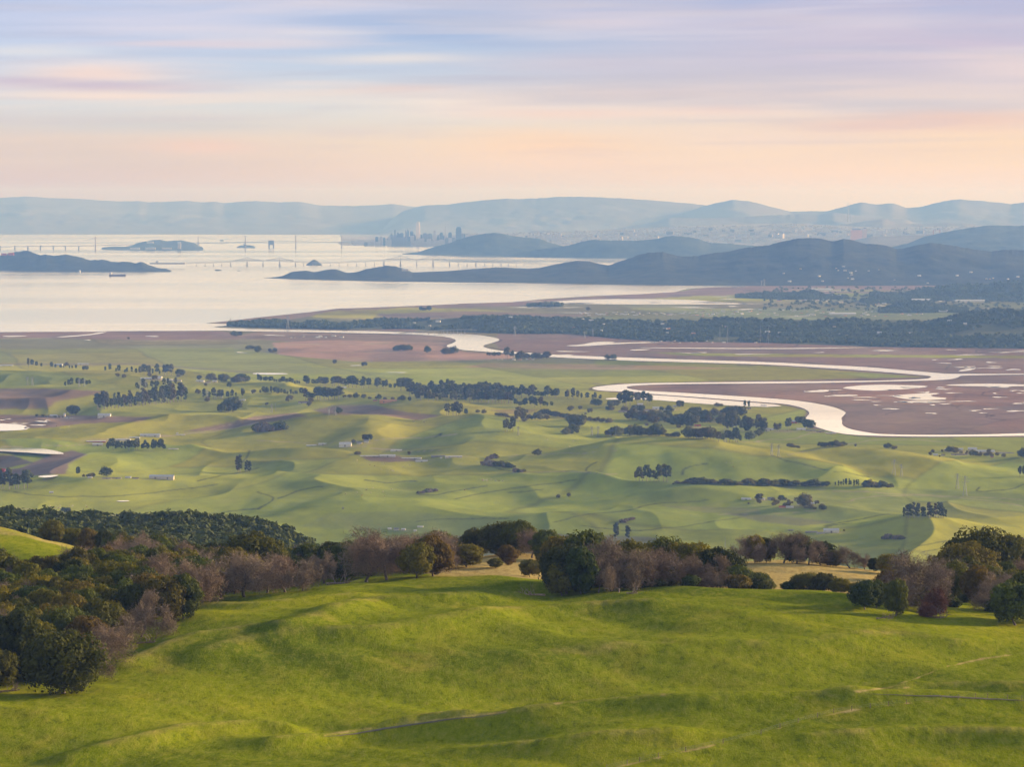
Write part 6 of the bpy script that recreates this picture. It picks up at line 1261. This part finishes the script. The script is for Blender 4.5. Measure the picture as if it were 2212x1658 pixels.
# ------------------------------------------------------------------ bridges
def bridge(name, label, cat, deck, d, yb, piers, m, dw=14, dt=4, peaks=(), two=False):
    """deck: photo points of the roadway; d: distance; piers: photo columns"""
    q = [tuple(float(v) for v in P(x, y, d)) for x, y in deck]; r = empty(name, (q[0][0], d, 0)); tag(r, label, cat); ox = q[0][0]
    zx = lambda X: float(np.interp(X, [a[0] for a in q], [a[2] for a in q]))
    b = MB()
    for a, c in zip(q[:-1], q[1:]):
        for lift in ((0, -9) if two else (0,)):
            b.add([(a[0] - ox, -dw / 2, a[2] - dt + lift), (c[0] - ox, -dw / 2, c[2] - dt + lift), (c[0] - ox, dw / 2, c[2] - dt + lift), (a[0] - ox, dw / 2, a[2] - dt + lift), (a[0] - ox, -dw / 2, a[2] + lift), (c[0] - ox, -dw / 2, c[2] + lift), (c[0] - ox, dw / 2, c[2] + lift), (a[0] - ox, dw / 2, a[2] + lift)],
                  [(0, 3, 2, 1), (4, 5, 6, 7), (0, 1, 5, 4), (1, 2, 6, 5), (2, 3, 7, 6), (3, 0, 4, 7)])
    b.obj('deck', m, r)
    for x, w in piers:
        X = float(P(x, 500, d)[0]); z = zx(X) - dt - (9 if two else 0)
        MB().box(X - ox - w * .6, X - ox + w * .6, -dw * .6, dw * .6, -3, z, w * .3, dw * .12).box(X - ox - w * 1.3, X - ox + w * 1.3, -dw * .8, dw * .8, -3, 4).obj('pier', m, r)
    for x, half, up in peaks:                                # cantilever trusses rising over the main piers
        X = float(P(x, 500, d)[0]) - ox; hw = half * d / F; h = up * d / F; t = MB(); z0 = zx(X + ox)
        for s in (-1, 1):
            pr = (X, h)
            for i in range(1, 7):
                k = i / 6; c = (X + s * hw * k, h * (1 - k) ** 1.5)
                for yy in (-dw / 2, dw / 2):
                    t.bar((pr[0], yy, z0 + pr[1]), (c[0], yy, zx(c[0] + ox) + c[1]), 1.6)
                    if i < 6: t.bar((c[0], yy, zx(c[0] + ox) + c[1]), (c[0], yy, zx(c[0] + ox) - 9), 1.3)
                    t.bar((pr[0], yy, z0 - 2), (c[0], yy, zx(c[0] + ox) + c[1]), 1.0)
                pr = c
        t.bar((X, -dw / 2, z0 - 4), (X, -dw / 2, z0 + h + 4), 2.4).bar((X, dw / 2, z0 - 4), (X, dw / 2, z0 + h + 4), 2.4); t.obj('truss', m, r)
    return r, ox
pr = [(x, 4.5) for x in (424, 443, 461, 479)] + [(498, 7), (533.6, 11), (568, 7), (604, 11), (638, 7)] + [(656 + 19.1 * i, 4.2) for i in range(10)] + [(830, 7), (865, 11), (900, 6), (935.4, 11), (971, 7)] + [(990, 4), (1009, 4), (1028, 9), (1047, 4), (1064.5, 4), (1082, 6)] + [(1098 + 17.3 * i, 4) for i in range(7)]
bridge('cantilever_bridge', 'long grey bridge on many piers with raised trusses, crossing the bay before the islands', 'bridge',
       [(401, 567.5), (440, 566), (498, 564.3), (533, 562), (604, 562), (638, 564.5), (690, 566), (729, 566), (805, 562.5), (835, 560.5), (865, 559.5), (935, 559.5), (980, 562.5), (1040, 564.5), (1108, 566.5), (1160, 569), (1210, 571)], 33900, 574.5, pr, M_STEEL, 16, 2.6, [(533.6, 30, 5.5), (604, 30, 5.5), (865, 30, 6.5), (935.4, 30, 6.5)], True)
bridge('viaduct', 'low pale road bridge over the river mouth, rising to the wooded ridge', 'bridge', [(803, 725), (855, 721), (880, 718.5), (910, 716), (955, 713.2), (985, 712.2), (1010, 712), (1030, 712.5)], 16450, 722,
       [(888 + 12.5 * i, 1.6) for i in range(5)] + [(948, 2), (953, 2), (958, 2), (966, 2), (973, 2), (980, 2), (988, 2), (996, 2), (1004, 2)], M_CONC, 14, 2.2)
def susp(name, label, d, deck, towers, main, m, sag=.12, yb=None):
    """towers: (x, top y); cables hang between neighbours in main"""
    r, ox = bridge(name, label, 'bridge', deck, d, yb, [], m, 24, 6)
    TP = []
    for x, yt in towers:
        X, Y, Z = (float(v) for v in P(x, yt, d)); TP.append((X - ox, Z)); t = MB()
        for yy in (-14, 14): t.box(X - ox - 7, X - ox + 7, yy - 4, yy + 4, -3, Z, 3, 0)
        for k in (.4, .6, .8, .97): t.box(X - ox - 4, X - ox + 4, -10, 10, Z * k - 4, Z * k + 4)
        t.obj('tower', M_T3 if m is not M_GATE else m, r)
    c = MB()
    for a, b_ in main:
        (xa, za), (xb, zb) = a if isinstance(a, tuple) else TP[a], b_ if isinstance(b_, tuple) else TP[b_]
        for yy in (-12, 12):
            p = None
            for i in range(13):
                t = i / 12; z = za + (zb - za) * t - 4 * sag * abs(xb - xa) * t * (1 - t); q = (xa + (xb - xa) * t, yy, z)
                if p: c.bar(p, q, 1.6)
                p = q
    c.obj('cable', m, r); return r, ox
DB = 46900; pxm = DB / F; dz = lambda y, d=DB: float(P(0, y, d)[2])
susp('suspension_bridge', 'far double suspension bridge between the island and the city waterfront', DB, [(423, 525), (530, 523), (586, 521.5), (639, 521.5), (700, 522.5), (738, 523), (790, 526)], [(428, 511), (530, 509), (639, 508), (738, 510)], [(0, 1), (2, 3)], M_STEEL, .075)
X, Y, Z = (float(v) for v in P(586, 520.5, DB)); r = empty('bridge_anchorage', (X, Y, 0)); tag(r, 'square pale anchorage block between the two suspension spans', 'anchorage')
MB().box(-36, -20, -20, 20, -3, Z).box(20, 36, -20, 20, -3, Z).box(-20, 20, -20, 20, Z * .45, Z).obj('block', M_T2, r); MB().box(-36, 36, -21, 21, Z + .1, Z + 7).obj('cap', M_T3, r)
rr, ox = susp('single_tower_bridge', 'far white single-tower bridge with a long approach on piers, before the island', 45300, [(-60, 534), (0, 533), (60, 532), (130, 531.6), (206, 530.6), (250, 529), (290, 528.5)], [(206, 511)], [], M_T2)
Xt, Zt = float(P(206, 511, 45300)[0]) - ox, float(P(206, 511, 45300)[2]); c = MB()
for x in (150, 165, 180, 225, 240, 262): c.bar((Xt, 0, Zt - 8), (float(P(x, 500, 45300)[0]) - ox, 0, float(P(x, 531, 45300)[2])), 1.3)
c.obj('cable', M_T3, rr)
for x in (0, 32, 60, 87, 115, 141, 170): X = float(P(x, 500, 45300)[0]) - ox; MB().box(X - 7, X + 7, -12, 12, -3, 50, 2, 2).obj('pier', M_T2, rr)
susp('gate_bridge', 'orange bridge towers showing over the far hill with houses', 44500, [(2000, 507.5), (2060, 507)], [(2016, 497), (2030.5, 496)], [(0, 1)], M_GATE, .1)

# ------------------------------------------------------------------ island buildings, ship, masts and pylons
def block(x0, x1, yt, y, d, label, m=M_WHITE, name='building', cat='building'):
    X, Y, Z = (float(v) for v in P((x0 + x1) / 2, y, d)); w = (x1 - x0) * d / F; h = (y - yt) * d / F
    r = empty(name, (X, Y, Z)); tag(r, label, cat); MB().box(-w / 2, w / 2, -15, 15, -6, h).obj('wall', m, r); MB().gable(w + 2, 32, h, h * 1.25 + 2, 0, 1).obj('roof', M_ROOFP if m is not M_RED else M_RED, r)
for a in ((384, 391, 525.5, 537, 44700, 'tallest white block on the low end of the far wooded island', M_CREAM), (317, 332, 522.5, 525, 45700, 'white barracks high on the far wooded island', M_WHITE), (281, 302, 536, 538.5, 44500, 'long white hangar on the low shore of the far island', M_WHITE), (314, 336, 535.8, 538.5, 44500, 'pale hangar beside the long white one', M_CREAM), (350, 370, 536, 538, 44500, 'pale low hall on the far island shore', M_CREAM),
          (475, 484, 519, 521, 52000, 'white ship-like building far out on the bay', M_WHITE), (526, 531, 527.6, 530, 46700, 'lighthouse block on the tiny far island', M_T2), (3, 14, 548.5, 551, 31600, 'red tank building on the near island hill', M_RED), (18, 30, 547.5, 550.5, 31600, 'second red tank building on the near island hill', M_RED),
          (171, 174, 585, 587.4, 30800, 'white boathouse at the foot of the near island', M_WHITE), (264, 274, 574.5, 576, 31500, 'white shed on the shoulder of the near island', M_WHITE), (337, 343, 565, 567.5, 33200, 'white tank past the end of the near island', M_WHITE), (324, 400, 568.2, 569.8, 33000, 'long refinery pier behind the near island', M_CREAM), (868, 882, 582, 584, 27300, 'cream quarry buildings on the blue headland', M_CREAM)):
    block(*a)
X, Y, Z = (float(v) for v in G(254, 597, 0)); L = (272.5 - 235.5) * Y / F
r = empty('tanker_ship', (X, Y, .6), math.radians(-4)); tag(r, 'dark red tanker ship at anchor with white superstructure at its stern', 'ship')
hb = 11; pts = [(-L / 2, -hb), (L * .36, -hb), (L * .46, -hb * .5), (L / 2, 0), (L * .46, hb * .5), (L * .36, hb), (-L / 2, hb)]; n = len(pts)
M_HULL = M_paint('hull_red', (.16, .06, .05)); b = MB(); b.add([(x * .97, y * .9, -2) for x, y in pts] + [(x, y, 11 + (3 if x > L * .3 else 0)) for x, y in pts], [(i, (i + 1) % n, (i + 1) % n + n, i + n) for i in range(n)] + [tuple(range(n, 2 * n))]); b.obj('hull', M_HULL, r)
MB().box(-L * .47, -L * .34, -9, 9, 11, 26).box(-L * .45, -L * .37, -11, 11, 26, 30).obj('superstructure', M_WHITE, r); MB().box(-L * .47, -L * .44, -3, 3, 30, 37).obj('funnel', M_HULL, r)
b = MB(); [b.bar((x * L, 0, 11), (x * L, 0, 20), 1.1, .6) for x in (-.15, .1, .3)]; b.box(-L * .3, L * .33, -2, 2, 11.2, 13.5); b.obj('deck_gear', M_CREAM, r)
for x0, x1, lab in ((1200, 1206, 'tiny moored boat off the marsh shore'), (1426, 1431, 'tiny moored boat near the marsh point')):
    pass
PYM = []
def pylon(x, yt, y, label, kind='pylon', ground=None):
    X, Y, Z = ground or on_valley(x, y); h = (y - yt) * Y / F; k = h / 40
    r = empty('lattice_pylon' if kind == 'pylon' else 'radio_mast', (X, Y, Z - .5), R.uniform(-.3, .3)); tag(r, label, 'pylon' if kind == 'pylon' else 'mast')
    rad = .32 * max(1, Y / 9000)
    if kind == 'pylon':
        b = MB(); w0, w1 = 4.2 * k, 1.0 * k; cs = [(-1, -1), (1, -1), (1, 1), (-1, 1)]; lv = [0, .25, .45, .62, .78, 1]
        W_ = lambda t: w0 + (w1 - w0) * min(1, t / .7)
        for a, c in zip(lv[:-1], lv[1:]):
            for i, (sx, sy) in enumerate(cs):
                nx, ny = cs[(i + 1) % 4]; b.bar((sx * W_(a), sy * W_(a), h * a), (sx * W_(c), sy * W_(c), h * c), rad, n=3); b.bar((sx * W_(a), sy * W_(a), h * a), (nx * W_(c), ny * W_(c), h * c), rad * .55, n=3)
        b.obj('tower', M_PYL, r); b = MB()
        for z, wd in ((.70, 7.5), (.82, 9), (.94, 6.5)):
            b.bar((-wd * k, 0, h * z), (wd * k, 0, h * z), rad * .9, n=3); b.bar((-wd * k, 0, h * z), (0, 0, h * z + 2.5 * k), rad * .6, n=3); b.bar((wd * k, 0, h * z), (0, 0, h * z + 2.5 * k), rad * .6, n=3)
        b.obj('crossarms', M_PYL, r)
    else:
        MB().bar((0, 0, 0), (0, 0, h), rad * 1.5, rad, 4).obj('mast', M_PYL, r); b = MB()
        for s in (-1, 1): b.bar((s * h * .12, 0, 0), (0, 0, h * .8), rad * .4, n=3)
        b.obj('stay', M_PYL, r)
g0 = lambda x, y: tuple(float(v) for v in G(x, y, 1))
for x, yt, y, lab, k, g in [
 (622, 683, 710, 'tall pylon at the bay end of the wooded ridge', 'pylon', 1), (1112, 705, 726, 'pylon at the river bank under the ridge', 'pylon', 1), (1280.5, 711, 727, 'pylon on the marsh before the ridge', 'pylon', 1), (1263, 716, 731, 'shorter pylon beside the marsh one', 'pylon', 1),
 (1555, 706, 738, 'thin radio mast, first of the marsh row', 'mast', 1), (1571.6, 706, 742, 'thin radio mast, second of the marsh row', 'mast', 1), (1643, 704, 742, 'thin radio mast, third of the marsh row', 'mast', 1), (1660, 706, 744, 'thin radio mast, fourth of the marsh row', 'mast', 1),
 (1645, 606, 618, 'far pylon at the foot of the blue hills', 'pylon', 1), (1651, 603, 618, 'taller far pylon at the foot of the blue hills', 'pylon', 1), (498, 689, 699, 'faint pylon on the spit by the bay', 'pylon', 1),
 (59, 814, 834, 'faint pylon, first on the green slope of the plain edge', 'pylon', 0), (70, 814, 834, 'faint pylon, second on the green slope of the plain edge', 'pylon', 0), (171, 818, 836, 'pylon in front of the small clump, nearer the farm', 'pylon', 0), (182, 818, 836, 'pylon in front of the small clump, nearer the bay', 'pylon', 0),
 (303, 823, 847, 'pylon rising from the slanting grove', 'pylon', 0), (315, 823, 845, 'second pylon rising from the slanting grove', 'pylon', 0), (447.6, 842, 866, 'sturdy pylon before the grove, first of three', 'pylon', 0), (466, 842, 862, 'pylon before the grove, second of three', 'pylon', 0), (479, 842, 861, 'pylon before the grove, third of three', 'pylon', 0),
 (587, 873, 892, 'small pylon by the roadside sheds', 'pylon', 0), (595, 872, 891, 'white mast by the roadside sheds', 'mast', 0), (711, 878, 898, 'pylon on the ploughed hill', 'pylon', 0), (724, 878, 898, 'pylon on the ploughed hill next to the lone round tree', 'pylon', 0),
 (1119.5, 921, 941, 'pylon beside the pale-trunked eucalyptus', 'pylon', 0), (1278.5, 921, 942, 'pylon pair member on the green bowl, nearer the pond', 'pylon', 0), (1292, 921, 942, 'pylon pair member on the green bowl, farther from the pond', 'pylon', 0), (1566, 930, 956, 'grey pylon inside the lower grove', 'pylon', 0),
 (1667, 958, 984, 'pylon on the long green flank, first', 'pylon', 0), (1682, 961, 987, 'pylon on the long green flank, second', 'pylon', 0), (1931.5, 993, 1026, 'tall pylon on the middle green spur', 'pylon', 0), (1947, 1003, 1029, 'shorter pylon on the middle green spur', 'pylon', 0),
 (2068, 1023, 1058, 'pylon on the sunny hollow, nearer its far side', 'pylon', 0), (2084.5, 1028, 1072, 'tallest pylon of the valley, on the sunny hollow', 'pylon', 0), (1567, 1161, 1190, 'white pole just beyond the central clump', 'mast', 0), (2004, 1191, 1220, 'white pole in the dip behind the crest', 'mast', 0)]:
    pylon(x, yt, y, lab, k, g0(x, y) if g else None)

# ------------------------------------------------------------------ cattle on the pastures
def cow_mesh():
    b = MB(); b.box(-1.1, 1.1, -.38, .38, .75, 1.5, .12, .1).box(.95, 1.35, -.18, .18, 1.0, 1.6, .05, .04).box(1.25, 1.8, -.16, .16, .95, 1.35, .1, .04)
    for x in (-.9, .8):
        for y in (-.28, .28): b.bar((x, y, 0), (x, y, .85), .09, .14)
    b.bar((-1.1, 0, 1.4), (-1.25, 0, .7), .04); return b
cows = [cow_mesh().mesh('cow', M_paint('cow_white', (.70, .62, .52))), cow_mesh().mesh('cow', M_paint('cow_tan', (.42, .26, .15)))]
cw = [(1005 + _r.uniform(-8, 12), 1060), (1013, 1059), (1045, 1040), (1050, 1039)] + [(_r.uniform(1040, 1090), _r.uniform(1036, 1042)) for _ in range(9)] + [(_r.uniform(745, 900), _r.uniform(995, 1020)) for _ in range(12)] + [(_r.uniform(735, 850), _r.uniform(1055, 1075)) for _ in range(10)] + [(_r.uniform(880, 920), _r.uniform(909, 913)) for _ in range(8)] + [(_r.uniform(100, 205), _r.uniform(1094, 1099)) for _ in range(14)] + [(_r.uniform(1170, 1260), _r.uniform(950, 975)) for _ in range(5)] + [(_r.uniform(1560, 1620), _r.uniform(1000, 1010)) for _ in range(5)] + [(_r.uniform(120, 150), _r.uniform(920, 930)) for _ in range(4)]
for i, (x, y) in enumerate(cw):
    X, Y, Z = on_valley(x, y); v = i % 4 == 0
    o = link('cow', cows[v], None, (X, Y, Z)); o.rotation_euler = (0, 0, R.uniform(0, 6.28)); o.scale = (1.25, 1.25, 1.25)
    where = 'on the pasture above the creek' if x > 1000 and x < 1100 else 'scattered on the middle pasture' if 700 < x < 1000 and y > 950 else 'on the ploughed hilltop' if y < 920 and x > 700 else 'in the herd along the valley road' if y > 1090 else 'on the green ridge'
    l = '%s cow %s' % ('tan' if v else 'white', where); tag(o, l, 'cow', l.replace('cow', 'cows'))

# ------------------------------------------------------------------ things on the near hill: road, fence, fallen trees, stump
def ribbon(name, pts, wd, m, kind='structure', lift=.12):
    q = [on_near(x, y) for x, y in pts]; P3 = []
    for a, b in zip(q[:-1], q[1:]):
        n = max(2, int(math.hypot(b[0] - a[0], b[1] - a[1]) / 1.5))
        P3 += [(a[0] + (b[0] - a[0]) * i / n, a[1] + (b[1] - a[1]) * i / n) for i in range(n)]
    P3.append(q[-1][:2]); A = np.array(P3)
    for _ in range(6): A[1:-1] = (A[:-2] + 2 * A[1:-1] + A[2:]) / 4
    T = np.gradient(A, axis=0); T /= np.linalg.norm(T, axis=1)[:, None] + 1e-9; N = np.stack([-T[:, 1], T[:, 0]], 1)
    V = []
    for k in (-1, -.33, .33, 1):
        B = A + N * (wd / 2 * k * np.clip(np.minimum(np.arange(len(A)), np.arange(len(A))[::-1]) / 14, .06, 1))[:, None]; V.append(np.column_stack([B, near_z(B[:, 0], B[:, 1]) + lift + (.05 if abs(k) < 1 else 0)]))
    V = np.stack(V, 1); n = len(A); return tag(link(name, mesh_np(name, V.reshape(-1, 3), grid_faces(n, 4), m, True)), kind=kind)
M_ASPH = mat('asphalt', lambda g, b: g.put(b.inputs['Base Color'], g.ramp(g.noise(geo(g), .6, 4, .7), [(.3, (.14, .125, .085)), (.7, (.22, .195, .14))])), rough=1, spec=0)
ribbon('road', [(1868, 1501.5), (1907, 1503.5), (2000, 1506), (2100, 1510), (2212, 1515.5), (2280, 1519)], 1.5, M_ASPH)
ribbon('road', [(700, 1594), (770, 1585), (830, 1575), (900, 1565.5), (980, 1556), (1060, 1547), (1096, 1542)], 1.5, M_ASPH)
fp = [(1310, 1664), (1355, 1653), (1382, 1647), (1422, 1638), (1481, 1625), (1562, 1607.5), (1644, 1587), (1685, 1574), (1724, 1563), (1766, 1551), (1801, 1542), (1840, 1536), (1880, 1531), (1919, 1526), (1958, 1521.5), (2033, 1514), (2070, 1511), (2107, 1509), (2133, 1509.5), (2176, 1511), (2207, 1513.5), (2250, 1516)]
Q = [on_near(x, y) for x, y in fp]; r = empty('wire_fence', Q[0]); tag(r, 'wire fence on thin posts running up the near slope to the road', 'fence'); ox, oy, oz = Q[0]
pm = MB().bar((0, 0, -.3), (0, 0, 1.25), .09, .07, 5).mesh('post', M_DEAD)
for X, Y, Z in Q: link('post', pm, r, (X - ox, Y - oy, Z - oz))
b = MB()
for (a, c) in zip(Q[:-1], Q[1:]):
    for z in (.5, .8, 1.1): b.bar((a[0] - ox, a[1] - oy, a[2] - oz + z), (c[0] - ox, c[1] - oy, c[2] - oz + z), .012, n=3)
b.obj('wire', M_PYL, r)
def fallen(x, y, L, rz, seed, label, big=1.0):
    X, Y, Z = on_near(x, y); r_ = random.Random(seed); r = empty('fallen_tree', (X, Y, Z), rz); tag(r, label, 'fallen tree')
    t = MB(); p = Vector((-L / 2, 0, .35)); rad = .42 * big
    for i in range(4):
        q = p + Vector((L / 4, r_.uniform(-.5, .5), r_.uniform(-.1, .25))); t.bar(p, q, rad, rad * .8, 6); p = q; rad *= .8
    t.obj('trunk', M_DEAD, r); t = MB()
    for i in range(11):
        a = Vector((r_.uniform(-L * .1, L / 2), 0, .5)); d = Vector((r_.uniform(-.3, .9), r_.uniform(-1, 1), r_.uniform(.05, .9))).normalized()
        b_ = a + d * r_.uniform(1.2, 3.2) * big; t.bar(a, b_, .14 * big, .07, 4)
        for k in range(2): t.bar(b_, b_ + (d + Vector((r_.uniform(-.8, .8), r_.uniform(-.8, .8), r_.uniform(-.2, .7)))) * 1.3, .07, .02, 3)
    t.obj('branches', M_DEAD, r)
fallen(728, 1264, 8, .1, 1, 'big tangled fallen tree with broken limbs at the meadow crest', 1.3); fallen(1150, 1289, 9, 3.2, 2, 'long fallen branch heap at the foot of the central clump', 1.0); fallen(315, 1392, 6, .2, 3, 'pale fallen limb in the corner of the wood', .9)
fallen(2022, 1336, 7, -.3, 4, 'pale forked fallen trunk in front of the slope trees', 1.0); fallen(1908, 1340, 5, -.5, 5, 'short grey fallen branch lying on open grass', .7); fallen(20, 1498, 6, .3, 6, 'dark fallen limb by the picture edge under the wood', .9); fallen(1365, 1284, 4, .1, 7, 'small weathered log under the leaning bare oak', .7)
for x, y, h, lab in ((1533, 1263.5, .9, 'pale cut stump on the meadow crest'), (1337, 1281, 1.3, 'broken pale stump in the shade of the central clump')):
    X, Y, Z = on_near(x, y); r = empty('stump', (X, Y, Z)); tag(r, lab, 'stump'); MB().bar((0, 0, -.2), (.05, 0, h), .32, .24, 7).obj('trunk', M_DEAD, r); MB().bar((.1, 0, h * .6), (.5, .1, h * 1.1), .1, .03, 4).obj('snag', M_DEAD, r)

# trees and houses that share a wording are told apart by their order across the view
by = {}
for o in list(C.objects):
    if o.parent is None and o.get('group') and o.get('label'): by.setdefault(o['label'], []).append(o)
for lab, os_ in by.items():
    if 1 < len(os_) <= 40 and 'from the left' not in lab and len(lab.split()) <= 12:
        os_.sort(key=lambda o: float(proj(o.location.x, o.location.y, o.location.z)[0]))
        for i, o in enumerate(os_): o['label'] = '%s, %s from the left' % (lab, ordn(i))
